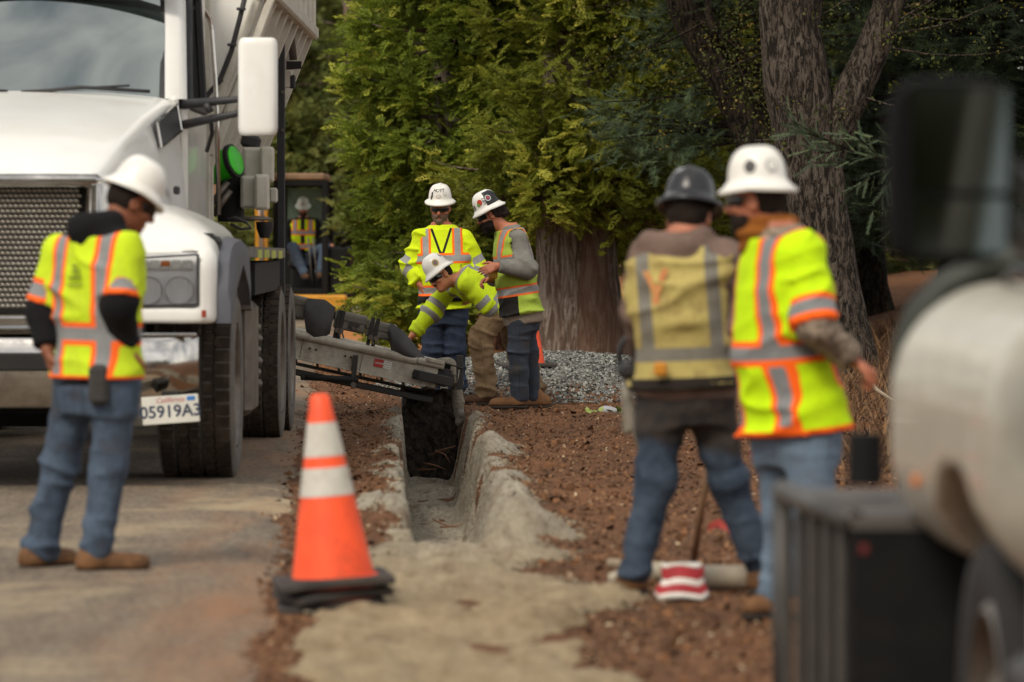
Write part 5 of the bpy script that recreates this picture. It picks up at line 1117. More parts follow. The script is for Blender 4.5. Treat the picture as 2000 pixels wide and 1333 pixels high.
JEAND = fabric('dark_denim', srgb(68, 74, 84), srgb(40, 46, 58), srgb(92, 82, 68), .55, weave=220, seam=1)
JEANH = fabric('indigo_denim', srgb(60, 70, 90), srgb(34, 43, 60), None, 0, weave=220, seam=1)
JEANL = fabric('light_denim', srgb(112, 130, 148), srgb(84, 100, 118), srgb(118, 108, 96), .3, weave=220, seam=1)
KHAKI = fabric('khaki_canvas', srgb(140, 118, 90), srgb(108, 88, 66), srgb(92, 68, 48), .4, seam=1)

class Person:
    """joints: dict of world points. Builds skin, garments, boots, hat as parts under one Empty."""
    def __init__(s, name, label, J, face, up=(0, 0, 1), build=1.0, belly=0., sk=srgb(170, 112, 84), h=.0075, base=None, seed=1, lift=None, group='road crew'):
        s.J = {k: np.asarray(v, np.float32) for k, v in J.items()}; s.seed = seed; s.h = h; s.bw = build; s.belly = belly
        J = s.J; s.Fd = nrm(face).astype(np.float32); u = nrm(np.asarray(up, float)-s.Fd*np.dot(up, s.Fd)); s.Ud = u.astype(np.float32); s.Rd = np.cross(s.Ud, s.Fd).astype(np.float32)   # head's own left
        s.C = J['head']; s.Pv = (J['hipR']+J['hipL'])/2; s.N = J['neck']; s.ax = nrm(s.N-s.Pv).astype(np.float32); s.L = float(np.linalg.norm(s.N-s.Pv))
        s.latH = nrm(J['hipL']-J['hipR']).astype(np.float32); s.latS = nrm(J['shL']-J['shR']).astype(np.float32)
        b = base if base is not None else np.array([s.Pv[0], s.Pv[1], min(J['anR'][2], J['anL'][2])-.08])
        s.T = Thing(name, b, label, 'person', group); s.skm = skin(name+'_skin', sk)
        pts = np.array(list(J.values())); s.lo = pts.min(0)-.22; s.hi = pts.max(0)+.24
        s.wr = {}
    # body pieces
    def tor_co(s, p):
        q = p-s.Pv; t = q@s.ax/s.L; k = np.clip(t, 0, 1)[:, None]; lat = s.latH*(1-k)+s.latS*k; lat = lat-(lat@s.ax)[:, None]*s.ax; lat /= np.linalg.norm(lat, axis=1)[:, None]
        fr = np.cross(lat, s.ax); a = (q*lat).sum(1); b = (q*fr).sum(1); return t, a, b
    def torso(s, p, ex=0., flare=0., noise=0., tmin=-.22, tmax=1.06, neckw=1.):
        t, a, b = s.tor_co(p); kt = [-.35, -.1, .12, .4, .70, .84, .94, 1.02, 1.14]
        ra = np.interp(t, kt, np.array([.15, .168, .158, .165, .188, .178, .132, .085*neckw, .065*neckw])*s.bw)+ex; rb = np.interp(t, kt, np.array([.105, .125, .115, .122, .125, .108, .088, .072*neckw, .06*neckw])*(.5+.5*s.bw))+ex
        bb = s.belly*np.exp(-((t-.3)/.28)**2); rb = rb+bb*.6; b = b-bb*.5
        if flare: ra = ra+flare*np.clip(.25-t, 0, .6); rb = rb+flare*np.clip(.25-t, 0, .6)
        # rounded-box like section
        d = ((np.abs(a/ra)**2.4+np.abs(b/rb)**2.4)**(1/2.4)-1)*np.minimum(ra, rb)*.92
        for sd in 'RL': d = smin(d, cap(p, s.N-s.ax*.045, s.J['sh'+sd], .066+ex, .050+ex), .05)
        if noise: d = d+s.folds(p)*noise
        return np.maximum(d, np.maximum((t-tmax)*s.L, (tmin-t)*s.L))
    def folds(s, p): return s.crease(p, 9, 0, s.ax)
    def crease(s, p, f, k, ax):                # sparse soft creases running across an axis
        ax = np.asarray(ax, np.float32); q = p*np.float32(.55)+(p@ax)[:, None]*ax*np.float32(1.3)
        n = wn(q, f, s.seed+k)+.5*wn(q, f*2.4, s.seed+k+1); m = wn(p, 4.5, s.seed+k+2)
        return np.float32(.4)-(1-np.minimum(np.abs(n), 1))**3*(1+m)*np.float32(1.7)+.35*n
    def arm(s, p, sd, ex=0., ts=(0, 2), noise=0., loose=0.):   # distance and coordinate along the arm (0 shoulder .. 1 elbow .. 2 wrist)
        a, e, w_ = s.J['sh'+sd], s.J['el'+sd], s.J['wr'+sd]
        t1 = np.clip((p-a)@(e-a)/((e-a)@(e-a)), 0, 1); t2 = np.clip((p-e)@(w_-e)/((w_-e)@(w_-e)), 0, 1)
        d1 = np.sqrt(((p-a-t1[:, None]*(e-a))**2).sum(1))-((.056-.010*t1)*s.bw+ex+loose*t1); d2 = np.sqrt(((p-e-t2[:, None]*(w_-e))**2).sum(1))-((.046-.017*t2)*s.bw+ex+loose*(1-.5*t2))
        co = np.where(d1 < d2, (p-a)@(e-a)/((e-a)@(e-a)), 1+np.maximum((p-e)@(w_-e)/((w_-e)@(w_-e)), 0)); d = smin(d1, d2, .03)
        if noise: d = d+noise*s.afold(p, a, e, w_)
        if ts[1] < 2.0: d = np.maximum(d, (co-ts[1])*.28)
        return d, co
    def afold(s, p, a, e, w_): return s.crease(p, 13, 9, nrm(w_-a))
    def leg(s, p, sd, r=(.088, .062, .045), ex=0., noise=0.):
        a, k, n = s.J['hip'+sd], s.J['kn'+sd], s.J['an'+sd]; d = smin(cap(p, a, k, r[0]*s.bw+ex, r[1]+ex), cap(p, k, n, r[1]+ex, r[2]+ex), .04)
        if noise:
            hz = .9*np.exp(-((p-n)**2).sum(1)/.03)+.7*np.exp(-((p-k)**2).sum(1)/.02)+.45
            d = d+noise*hz*s.crease(p, 12, 21, nrm(n-a))
        return d
    def foot_pts(s, sd):
        an = s.J['an'+sd]; to = s.J['to'+sd]; f = to-an; f[2] = 0; f = nrm(f); hz = float(to[2]); return an, to, f.astype(np.float32), hz
    def hand(s, p, sd):
        w_ = s.J['wr'+sd]; hd, pn, th, curl = s.hands[sd]; hd = nrm(hd); pn = nrm(pn-hd*np.dot(pn, hd)); sidev = np.cross(pn, hd); sidev = sidev*(1 if np.dot(sidev, th) > 0 else -1)
        f32 = lambda v: np.asarray(v, np.float32); d = None
        for i, (o, L) in enumerate(((.030, .074), (.010, .084), (-.011, .078), (-.030, .060))):
            kn = w_+hd*(.092-.006*abs(i-1))+sidev*o; m = cap(p, f32(w_+hd*.01+sidev*o*.5), f32(kn), .0165, .0125); d = m if d is None else smin(d, m, .012)
            cu = curl*(1+.08*i); a = kn; ang = 0; fd = None
            for sl, rr in ((.45, .0098), (.3, .0088), (.25, .0078)):
                ang += cu; dv = hd*cos(ang)+pn*sin(ang)+sidev*o*1.5; b = a+nrm(dv)*L*sl; m = cap(p, f32(a), f32(b), rr, rr*.92); fd = m if fd is None else np.minimum(fd, m); a = b
            d = smin(d, fd, .004)
        a = w_+hd*.025+sidev*.022; b = a+nrm(hd*.65+sidev*.75+pn*.25)*.042; c = b+nrm(hd*.9+sidev*.35+pn*(.2+.5*curl))*.034; e = c+nrm(hd+pn*.6*curl)*.026
        return smin(d, np.minimum(np.minimum(cap(p, f32(a), f32(b), .016, .0125), cap(p, f32(b), f32(c), .0115, .0105)), cap(p, f32(c), f32(e), .0102, .008)), .007)
    def head_sdf(s, p):
        C, F, U, R = s.C, s.Fd, s.Ud, s.Rd; B = np.array([R, F, U], np.float32); at = lambda r, f, u: (C+R*r+F*f+U*u).astype(np.float32)
        d = ell(p, at(0, -.008, .025), B, (.077, .098, .102)); d = smin(d, ell(p, at(0, .028, -.05), B, (.060, .066, .072)), .03)
        d = smin(d, ell(p, at(0, .066, -.098), B, (.03, .026, .024)), .022)
        d = smin(d, cap(p, at(-.03, .083, .03), at(.03, .083, .03), .013, .013), .014)
        for sg in (-1, 1):
            d = np.maximum(d, -(ell(p, at(sg*.032, .104, .008), B, (.02, .018, .012))+.0)) if False else smin(d, ell(p, at(sg*.044, .068, -.025), B, (.02, .02, .016)), .014)
            d = -smin(-d, ell(p, at(sg*.031, .098, .008), B, (.018, .016, .011)), .008)
            e = ell(p, at(sg*.079, -.005, -.005), B, (.010, .022, .033)); e = np.maximum(e, -ell(p, at(sg*.088, 0, -.003), B, (.007, .012, .02))); d = smin(d, e, .006)
        d = smin(d, smin(cap(p, at(0, .092, .014), at(0, .112, -.026), .009, .0135), ell(p, at(0, .098, -.03), B, (.019, .013, .010)), .008), .008)
        d = smin(d, cap(p, at(-.016, .088, -.061), at(.016, .088, -.061), .008, .008), .006); d = smin(d, cap(p, at(-.012, .086, -.074), at(.012, .086, -.074), .009, .009), .006)
        d = np.maximum(d, -cap(p, at(-.022, .102, -.067), at(.022, .102, -.067), .0035, .0035))
        return smin(d, cap(p, at(0, -.018, -.05), (s.N-.06*s.ax).astype(np.float32), .055*(.6+.4*s.bw), .066*(.5+.5*s.bw)), .03)
    def build_body(s, hands, h=None):
        s.hands = hands
        def fn(p):
            d = s.torso(p, tmin=.45); d = smin(d, s.head_sdf(p), .03)          # what the clothes hide below the chest is left to them
            for sd in 'RL': d = smin(d, s.arm(p, sd)[0], .035); d = smin(d, s.hand(p, sd), .012)
            return d
        V, F = sdf_mesh(fn, s.lo, s.hi, h or min(s.h, .0085)); s.T.part('body', (V, F), s.skm, True)
    def mesh(s, name, fn, m, h=None, attrs=None, lo=None, hi=None, parent=None, label=None):
        V, F = sdf_mesh(fn, s.lo if lo is None else lo, s.hi if hi is None else hi, h or s.h*1.45)
        return s.T.part(name, (V, F), m, True, parent, attrs(V.astype(np.float32)) if attrs else None, label)
    def shirt(s, m, name='shirt', ex=.012, sleeves=2.02, noise=.004, attrs=None, hood=None, loose=.008, tmin=-.1, tmax=1.03, flare=0., neckw=1., aex=None):
        def fn(p):
            d = s.torso(p, ex, flare, noise*.9, tmin, tmax, neckw)
            for sd in 'RL':
                a, co = s.arm(p, sd, ex if aex is None else aex, (0, sleeves), noise, loose); d = smin(d, np.where(co > sleeves, np.maximum(a, .004), a), .03)
            return d
        def full(p):
            d = fn(p)
            if hood is not None: d = smin(d, hood(p), .02)
            return d
        return s.mesh(name, full, m, None, attrs)
    def tape_attrs(s, rings=(), straps=(), sleeve=(), trims=(), panel=None, vneck=None):
        def f(V):
            t, a, b = s.tor_co(V); z = t*s.L; dA = [s.arm(V, sd)[0] for sd in 'RL']; cA = [s.arm(V, sd)[1] for sd in 'RL']; dT = s.torso(V); tape = np.full(len(V), .5); trim = np.full(len(V), .5); pan = np.zeros(len(V))
            arm = np.minimum(dA[0], dA[1])+.012 < dT; co = np.where(dA[0] < dA[1], cA[0], cA[1]); up = np.where(dA[0] < dA[1], np.linalg.norm(s.J['elR']-s.J['shR']), np.linalg.norm(s.J['elL']-s.J['shL']))
            for r in rings: tape = np.where(arm, tape, np.minimum(tape, np.abs(z-(r[0] if isinstance(r, tuple) else r)-(.0 if not isinstance(r, tuple) else r[1]*(b > 0)))))
            for x, z0, z1, side in straps:
                dd = np.maximum(np.abs(np.abs(a)-x), np.maximum(z0-z, z-z1)); ok = (~arm) & ((b > -.02) if side == 'f' else (b < .02) if side == 'b' else True); tape = np.where(ok, np.minimum(tape, dd), tape)
            for c in sleeve: tape = np.where(arm, np.minimum(tape, np.abs(co-c)*up), tape)
            for kind, val in trims:
                if kind == 'hem': trim = np.where(arm, trim, np.minimum(trim, np.abs(z-val)))
                if kind == 'cuff': trim = np.where(arm, np.minimum(trim, np.abs(co-val)*up), trim)
                if kind == 'hole': trim = np.minimum(trim, np.abs(np.minimum(dA[0], dA[1])-val)*.7)
                if kind == 'zip': trim = np.where((~arm) & (b > 0), np.minimum(trim, np.abs(a)+.004), trim)
            if panel is not None: pan = panel(t, a, b, z, arm)
            return {'tape': tape, 'trim': trim, 'panel': pan}
        return f
    def vest(s, m, attrs, ex=.03, tmin=-.02, tmax=.99, hole=.028, noise=.004, flare=.1, sleeves=None, neck=True):
        def fn(p):
            d = s.torso(p, ex, flare, noise, tmin, tmax, 1.0)
            if sleeves:
                for sd in 'RL':
                    a, co = s.arm(p, sd, ex*.6+.006, (0, sleeves), noise, .022); d = smin(d, a, .03)
            else:
                for sd in 'RL':
                    a, co = s.arm(p, sd); d = np.maximum(d, -(a-hole))
            if neck:
                t, a, b = s.tor_co(p); d = np.maximum(d, -(np.sqrt(a*a+(np.clip(b, 0, 1)*.75)**2+np.clip(-b, 0, 1)**2*3)-(.062+.10*np.clip(t-.93, 0, 1)))*np.where(t > .62, 1, 0)-np.where(t > .62, 0, 1)*9 if False else d)
            return d
        return s.mesh('safety_vest', fn, m, None, attrs)
    def pants(s, m, r=(.104, .085, .078), ex=.0, noise=.006, tmax=.06, name='trousers', cuff=.045, attrs=None):
        def fn(p):
            d = s.torso(p, .012, 0, noise*.4, -.3, tmax)
            l = None
            for sd in 'RL':
                q = s.leg(p, sd, r, ex, noise); n = s.J['an'+sd]; k = s.J['kn'+sd]; ax = nrm(n-k).astype(np.float32); q = np.maximum(q, (p-n)@ax-cuff); l = q if l is None else np.minimum(l, q)
            return smin(d, l, .045)
        lo = s.lo.copy(); hi = s.hi.copy(); hi[2] = min(hi[2], s.Pv[2]+.3) if s.ax[2] > .7 else hi[2]; return s.mesh(name, fn, m, None, attrs or s.seams, lo, hi)
    def seams(s, V):                           # distance to side seams and back pocket stitching
        out = np.full(len(V), .5); best = np.full(len(V), 9.)
        for sd, sg in (('R', -1), ('L', 1)):
            for a, b in ((s.J['hip'+sd], s.J['kn'+sd]), (s.J['kn'+sd], s.J['an'+sd])):
                ax = nrm(b-a).astype(np.float32); t = np.clip((V-a)@ax, 0, np.linalg.norm(b-a)); q = V-a-t[:, None]*ax; dd = np.sqrt((q**2).sum(1)); lat = nrm(s.latH-ax*(s.latH@ax))*sg; fr = np.cross(lat, ax)
                m_ = dd < best; best = np.where(m_, dd, best); out = np.where(m_, np.where(q@lat > 0, np.abs(q@fr), .5), out)
        t, a, b = s.tor_co(V); z = t*s.L; pk = np.abs(np.maximum(np.abs(np.abs(a)-.085)-.058, np.abs(z+.10)-.07)); out = np.where(b < -.02, np.minimum(out, pk), out)
        return {'seam': out}
    def boots(s, m):
        for sd in 'RL':
            an, to, f, hz = s.foot_pts(sd); up = np.array([0, 0, 1], np.float32); sv = np.cross(f, up).astype(np.float32); B = np.array([sv, f, up], np.float32); L = .155; mid = to-f*.135; mid[2] = hz
            heel = (to-f*.24); heel = np.array([heel[0], heel[1], hz], np.float32); toe = np.array([to[0], to[1], hz], np.float32)
            def fn(p):
                d = cap(p, heel+up*.055, toe+up*.042-f*.02, .050, .045); d = smin(d, ell(p, toe+up*.042-f*.05, B, (.05, .06, .043)), .02); d = smin(d, cap(p, heel+up*.05+f*.02, an+up*.05, .052, .055), .04)
                return np.maximum(d+.002*wn(p, 40, s.seed+31), hz+.026-p[:, 2])
            pts = np.array([heel, toe, an+up*.12]); b = s.mesh('boot', fn, m, .0095, None, pts.min(0)-.09, pts.max(0)+.09)
            def fs(p):
                q = np.maximum(cap(p, heel+up*.02, toe-f*.03+up*.02, .055, .054), np.maximum(hz-p[:, 2], p[:, 2]-hz-.027)); y = (p-mid)@f
                return np.maximum(q, -np.maximum(np.abs(y+.035)-.02, p[:, 2]-hz-.01))
            s.mesh('sole', fs, SOLE, .010, None, pts.min(0)-.09, np.array([*(pts.max(0)[:2]+.09), hz+.06]), b)
    def hat(s, m, tilt=0., lift=.062, roll=0., stickers=(), back=0., sz=1.0, halves=None):
        F0, U0, R0 = s.Fd, s.Ud, s.Rd; U = nrm(U0*cos(tilt)+F0*sin(tilt)); F = nrm(F0*cos(tilt)-U0*sin(tilt)); R = nrm(R0*cos(roll)+U*sin(roll)); U = nrm(np.cross(F, R)); M = np.array([R, F, U]).T
        c = s.C+U0*lift-F0*.006; s.hatfr = (c, R, F, U); a, b, hh = .098*sz, .109*sz, .120*sz
        prof = [(1.33, -.020), (1.36, -.014), (1.33, -.006), (1.18, .004), (1.06, .010), (1.0, .018)]+[(cos(t)**.62, .018/1+sin(t)*hh) for t in np.linspace(.12, pi/2, 12)]
        n = 48; V = []; Fc = []
        for r, z in prof:
            for k in range(n):
                th = 2*pi*k/n; ridge = 1+.0*r; x, y = cos(th)*a*r, sin(th)*b*r; zz = z+(.006*max(0, 1-(x/.018)**2)*(z > .05)); zz += -.012*abs(sin(th))*(r > 1.15); V.append((x, y, zz))
        for i in range(len(prof)-1):
            for k in range(n): Fc.append((i*n+k, i*n+(k+1) % n, (i+1)*n+(k+1) % n, (i+1)*n+k))
        k0 = len(V)      # inner shell so that the brim has an underside
        for r, z in [(1.33, -.023), (1.0, .002), (.93, .05)]:
            for k in range(n): th = 2*pi*k/n; V.append((cos(th)*a*r, sin(th)*b*r, z-.012*abs(sin(th))*(r > 1.15)))
        for i in range(2):
            for k in range(n): Fc.append((k0+i*n+k, k0+(i+1)*n+k, k0+(i+1)*n+(k+1) % n, k0+i*n+(k+1) % n))
        Fc += [(k, k0+k, k0+(k+1) % n, (k+1) % n) for k in range(n)]
        mb = MB().raw(np.array(V)@M.T+c, Fc); H = s.T.part('hard_hat', mb, m, True); s.hato = H
        def dome(az, el, out=.002):                       # point on the dome; azimuth from the front towards the wearer's left
            x, y = sin(az), cos(az); r = cos(el)**.62; return c+R*(x*a*r)+F*(y*b*r)+U*(.018+sin(el)*hh)+nrm(R*x*cos(el)+F*y*cos(el)+U*sin(el))*out
        s.dome = dome
        for st in stickers:
            kind, az, el, w_, hgt, mm = st[:6]; mb = MB()
            if kind == 'text':
                v, f = text_geo(st[6], 1., st[7] if len(st) > 7 else 0., .01); v = v/np.abs(v).max(0)*np.array([w_/2, hgt/2]); rotd = st[8] if len(st) > 8 else 0; v = v@np.array([[cos(rotd), sin(rotd)], [-sin(rotd), cos(rotd)]])
                mb.raw([dome(az+x/.115*1., el+y/.13, .0035) for x, y in v], f)
            else:
                ring = np.linspace(0, 2*pi, 17)[:-1]; hs = (w_/2, hgt/2)
                pts = [(0, 0)]+[(cos(q)*hs[0], sin(q)*hs[1]) for q in ring] if kind == 'disc' else None
                if kind == 'disc': mb.raw([dome(az+x/.115, el+y/.13, st[6] if len(st) > 6 else .002) for x, y in pts], [(0, i+1, (i+1) % 16+1) for i in range(16)])
                else:
                    g = [(x, y) for y in np.linspace(-hs[1], hs[1], 9) for x in np.linspace(-hs[0], hs[0], 9)]; mb.raw([dome(az+x/.115, el+y/.13, .0018) for x, y in g], [(j*9+i, j*9+i+1, j*9+i+10, j*9+i+9) for j in range(8) for i in range(8)])
            s.T.part('sticker', mb, mm, False, H)
        return H
    def hair(s, m, low=-.06, front=.02, ex=.01, name='hair', curl=.003, bun=None):
        C, F, U, R = s.C, s.Fd, s.Ud, s.Rd; B = np.array([R, F, U], np.float32)
        def fn(p):
            q = (p-C)@B.T; d = ell(p, C-F*.012+U*.022, B, (.082+ex, .1+ex, .104)); d = np.maximum(d, q[:, 1]-front+.5*np.clip(-q[:, 2], 0, 1)); d = np.maximum(d, low-q[:, 2])
            if bun is not None: d = smin(d, bun(p, q), .02)
            return d+curl*wn(p, 90, 5)+curl*wn(p, 40, 6)
        s.mesh(name, fn, m, .008, None, C-.2, C+.2)
    def beard(s, m, full=.012, goatee=False, tex=.003):
        C, F, U, R = s.C, s.Fd, s.Ud, s.Rd; B = np.array([R, F, U], np.float32); at = lambda r, f, u: (C+R*r+F*f+U*u).astype(np.float32)
        def fn(p):
            q = (p-C)@B.T; d = ell(p, at(0, .03, -.055), B, (.064+full*.6, .07+full, .074+full)); d = smin(d, ell(p, at(0, .07, -.105), B, (.034, .03+full, .03+full)), .02)
            d = np.maximum(d, q[:, 2]+.038-.35*np.clip(.05-q[:, 1], 0, .2)); d = np.maximum(d, .0-q[:, 1]+.004)
            d = np.maximum(d, -ell(p, at(0, .105, -.067), B, (.022, .025, .009)))
            if goatee: d = np.maximum(d, np.abs(q[:, 0])-.03)
            return d+tex*wn(p, 110, 9)
        s.mesh('beard', fn, m, .006, None, C-.2, C+.2)
    def shades(s):
        C, F, U, R = s.C, s.Fd, s.Ud, s.Rd; B = np.array([R, F, U], np.float32); at = lambda r, f, u: (C+R*r+F*f+U*u).astype(np.float32)
        def fn(p):
            q = (p-C)@B.T; e = ell(p, at(0, -.002, .006), B, (.081, .111, .11)); sh = np.abs(e)-.004
            rz = .021-.10*np.clip(np.abs(q[:, 0])-.055, 0, 1)-.3*np.clip(.016-np.abs(q[:, 0]), 0, 1)
            l = np.maximum(np.maximum(sh, np.abs(q[:, 2]-.004+.012*np.clip(.016-np.abs(q[:, 0]), 0, 1))-rz), .035-q[:, 1])
            for sg in (-1, 1): l = np.minimum(l, cap(p, at(sg*.072, .05, .012), at(sg*.083, -.03, .016), .0042, .0036))
            return l
        s.mesh('sunglasses', fn, LENS, .004, None, C-.15, C+.16)
def disc_pts(): pass
LIME = srgb(214, 236, 24); LIME2 = srgb(190, 212, 70); ORG = srgb(255, 112, 30)
f3 = lambda *a: np.array(a, np.float32)
# ----- man with the name on his hat, facing the camera
d = 39.2
def JJ(d, **k):
    o = {}
    for n, (u, v, *r) in k.items(): o[n] = P(u, v, d+(r[0] if r else 0))
    return o
def grounded(J, d):
    for sd in 'RL':
        z = gz(J['to'+sd][0], J['to'+sd][1]); J['to'+sd][2] = z; J['an'+sd][2] = z+.10
    return J
GREYTP = srgb(150, 150, 148)
J = grounded(JJ(d, head=(860, 407, -.02), neck=(862, 444), shR=(824, 467), shL=(906, 467), elR=(803, 522, .03), elL=(930, 520, .03), wrR=(820, 555, -.10), wrL=(920, 572, -.08), hipR=(845, 590), hipL=(887, 590), knR=(846, 685, -.03), knL=(888, 685, -.02), anR=(843, 772), anL=(892, 772), toR=(832, 785, -.24), toL=(900, 785, -.24)), d)
p = Person('person', 'bearded man in bright lime jacket with orange-edged tape facing out, hands at his pockets', J, (-.12, -1, -.22), build=1.1, belly=.06, sk=srgb(158, 96, 74), seed=2, h=.0085)
p.build_body({'R': (f3(.3, -.2, -.9), f3(.8, .3, .2), f3(0, -1, 0), .5), 'L': (f3(-.3, -.2, -.9), f3(-.8, .3, .2), f3(0, -1, 0), .5)})
hv1 = hivis('hivis_jacket', LIME, ORG, GREYTP, dirt=srgb(160, 172, 44), damt=.35); hvs = hivis('hivis_sleeve', LIME, None, GREYTP, .03, dirt=srgb(160, 172, 44), damt=.35)
p.shirt(hvs, 'shirt', .016, 1.97, .011, p.tape_attrs(sleeve=(.78, 1.28)), loose=.016, aex=.022)
p.vest(hv1, p.tape_attrs(rings=((.37, 0), .10), straps=((.135, .37, .60, 'f'), (.135, .1, .6, 'b')), panel=lambda t, a, b, z, arm: np.where(b > 0, .5+30*np.maximum(np.maximum(.055-z, np.minimum(.012-np.abs(a), .40-z)), np.minimum(.011-np.abs(np.abs(a)-(z-.38)*.34), z-.38)), 0)), .03, 0., .985, .022, .010, .05)
# pocket, pens
mb = MB()
def chest(pp, a, z, out=.004):                 # point on the front of the torso
    lat = pp.latS; fr = np.cross(lat, pp.ax); rb = np.interp(z/pp.L, [-.1, .12, .4, .72, .92], np.array([.125, .115, .122, .125, .10])*(.5+.5*pp.bw))+.034+pp.belly*1.1*math.exp(-((z/pp.L-.3)/.28)**2); ra = .19*pp.bw+.03; return pp.Pv+pp.ax*z+lat*a+fr*(rb*max(0., 1-(abs(a)/ra)**2.4)**(1/2.4)+out)
for (a0, a1, z0, z1) in ((.075, .16, .20, .32),):
    g = [(a0+(a1-a0)*i/6, z0+(z1-z0)*j/6) for j in range(7) for i in range(7)]; mb.raw([chest(p, a, z, .012) for a, z in g], [(j*7+i, j*7+i+1, j*7+i+8, j*7+i+7) for j in range(6) for i in range(6)])
p.T.part('pocket', mb, fabric('hivis_pocket', LIME, tuple(x*.8 for x in LIME)), True)
for (a0, a1, z0, z1) in ((.072, .078, .2, .325), (.157, .163, .2, .325), (.072, .163, .196, .203), (.085, .15, .318, .327)):
    mb = MB(); g = [(a0+(a1-a0)*i/6, z0+(z1-z0)*j/2) for j in range(3) for i in range(7)]; mb.raw([chest(p, a, z, .016) for a, z in g], [(j*7+i, j*7+i+1, j*7+i+8, j*7+i+7) for j in range(2) for i in range(6)]); p.T.part('pocket_edge', mb, INK)
for a in (-.135, -.10, -.085):
    mb = MB(); mb.tube([chest(p, a, .315, .012), chest(p, a+.004, .365, .012)], .005, 6); p.T.part('pen', mb, INK if a > -.09 else mat('pen_blue', srgb(120, 130, 150)))
p.pants(JEANH, (.106, .090, .082), 0, .013, .02); p.boots(BOOTB)
p.hat(HATW, -.06, lift=.070, stickers=[('text', 0, .66, .15, .042, INK, 'HOYT', .35), ('disc', .0, .22, .05, .032, mat('orange_mark', srgb(196, 140, 70))), ('disc', 0, .22, .043, .026, mat('sticker_white', srgb(230, 228, 220)), .0032), ('disc', .62, .42, .036, .04, mat('sticker_grey', srgb(150, 150, 150))), ('disc', .62, .42, .029, .033, _mats['sticker_white'], .0032), ('rect', -.62, .34, .02, .05, INK), ('rect', -.7, .07, .022, .035, mat('sticker_brown', srgb(90, 76, 60)))])
p.beard(GREYB, .008, tex=.004); p.hair(HAIR, -.03, -.03, .004); p.shades()
# ----- man leaning over the conveyor
d = 38.4
J = JJ(d, head=(861, 540, -.10), neck=(897, 541, 0), shR=(880, 562, .16), shL=(912, 556, -.19), elR=(842, 610, .10), elL=(958, 600, -.16), wrR=(806, 655, .02), wrL=(985, 612, -.05), hipR=(985, 592, .09), hipL=(985, 592, -.09), knR=(1012, 680, .10), knL=(938, 660, -.12), anR=(1046, 760, .12), anL=(950, 752, -.10), toR=(1070, 785, .08), toL=(912, 782, -.16))
for sd in 'RL':
    z = gz(J['to'+sd][0], J['to'+sd][1]); J['to'+sd][2] = z; J['an'+sd][2] = z+.11
J['toR'] = J['anR']+np.array([.10, -.1, -.11])
p = Person('person', 'man in lime long-sleeved shirt and khaki trousers bending to reach over the conveyor', J, (-.74, -.55, -.42), (-.35, .2, 1), build=.98, sk=srgb(176, 118, 88), seed=5, h=.008)
p.build_body({'R': (f3(-.6, -.1, -.8), f3(.3, -.3, -.8), f3(-1, 0, 0), .5), 'L': (f3(.9, .2, -.4), f3(0, 0, -1), f3(0, -1, 0), .3)})
hv2 = hivis('hivis_shirt', srgb(206, 232, 34), None, GREYTP, .027, .019, srgb(140, 150, 60), .35)
p.shirt(hv2, 'shirt', .02, 1.94, .012, p.tape_attrs(rings=(.07,), straps=((.12, .1, .60, 'a'),), sleeve=(.72, 1.12)), loose=.018, tmin=-.06, flare=.12, aex=.02)
p.pants(KHAKI, (.118, .098, .086), 0, .014, .06); p.boots(BOOTB)
p.hat(HATW, .10, stickers=[('disc', 1.25, .34, .062, .07, mat('gold_mark', srgb(206, 166, 62))), ('disc', 1.25, .34, .044, .05, mat('slate_mark', srgb(110, 122, 120)), .0035), ('disc', 1.25, .34, .016, .018, mat('red_mark', srgb(180, 70, 50)), .005), ('disc', 2.2, .62, .042, .042, mat('maroon_mark', srgb(92, 58, 56))), ('disc', 2.2, .62, .026, .028, _mats['sticker_white'], .0035)])
p.hair(HAIR, -.035, -.02, .004); p.shades()
C, F_, U_, R_ = p.C, p.Fd, p.Ud, p.Rd; mb = MB(); mb.tube([C+F_*.097-U_*.048-R_*.026, C+F_*.106-U_*.045, C+F_*.097-U_*.048+R_*.026], [.004, .006, .004], 6); p.T.part('moustache', mb, HAIR, True)
# ----- man in grey shirt and faded vest, hand on the other's shoulder
d = 37.4
J = grounded(JJ(d, head=(957, 420, -.04), neck=(994, 446), shR=(988, 470, .19), shL=(1012, 466, -.17), elR=(985, 530, .2), elL=(1030, 528, -.22), wrR=(960, 545, .02), wrL=(972, 520, -.30), hipR=(1018, 602, .09), hipL=(1018, 602, -.09), knR=(1030, 690, .08), knL=(1012, 692, -.10), anR=(1040, 775, .10), anL=(1016, 780, -.08), toR=(1010, 790, .06), toL=(962, 800, -.14)), d)
p = Person('person', 'man in grey long-sleeved shirt and faded green vest holding a yellow remote, facing left', J, (-1, -.12, -.42), build=1.0, belly=.02, sk=srgb(166, 108, 82), seed=8, h=.008)
p.build_body({'L': (f3(-1, -.1, -.32), f3(.05, .9, -.3), f3(-.2, -.2, 1), .28), 'R': (f3(-.8, -.4, -.2), f3(0, -.5, -1), f3(0, -1, .3), .7)}, .0075)
p.shirt(fabric('grey_cotton', srgb(138, 136, 130), srgb(112, 110, 105)), 'shirt', .013, 1.97, .012, None, loose=.014, aex=.016)
p.mesh('shirt_tail', lambda q: p.torso(q, .026, .02, .005, -.20, .05), fabric('tan_cotton', srgb(150, 138, 122), srgb(124, 112, 98)))
hv3 = hivis('faded_vest', srgb(172, 196, 74), srgb(240, 112, 50), GREYTP, .026, .016, srgb(120, 130, 60), .3)
p.vest(hv3, p.tape_attrs(rings=(.145, .40), straps=((.125, .40, .64, 'a'),), panel=lambda t, a, b, z, arm: .5+20*np.minimum(.11-z, b-.02)), .032, -.08, .985, .024, .010, .06)
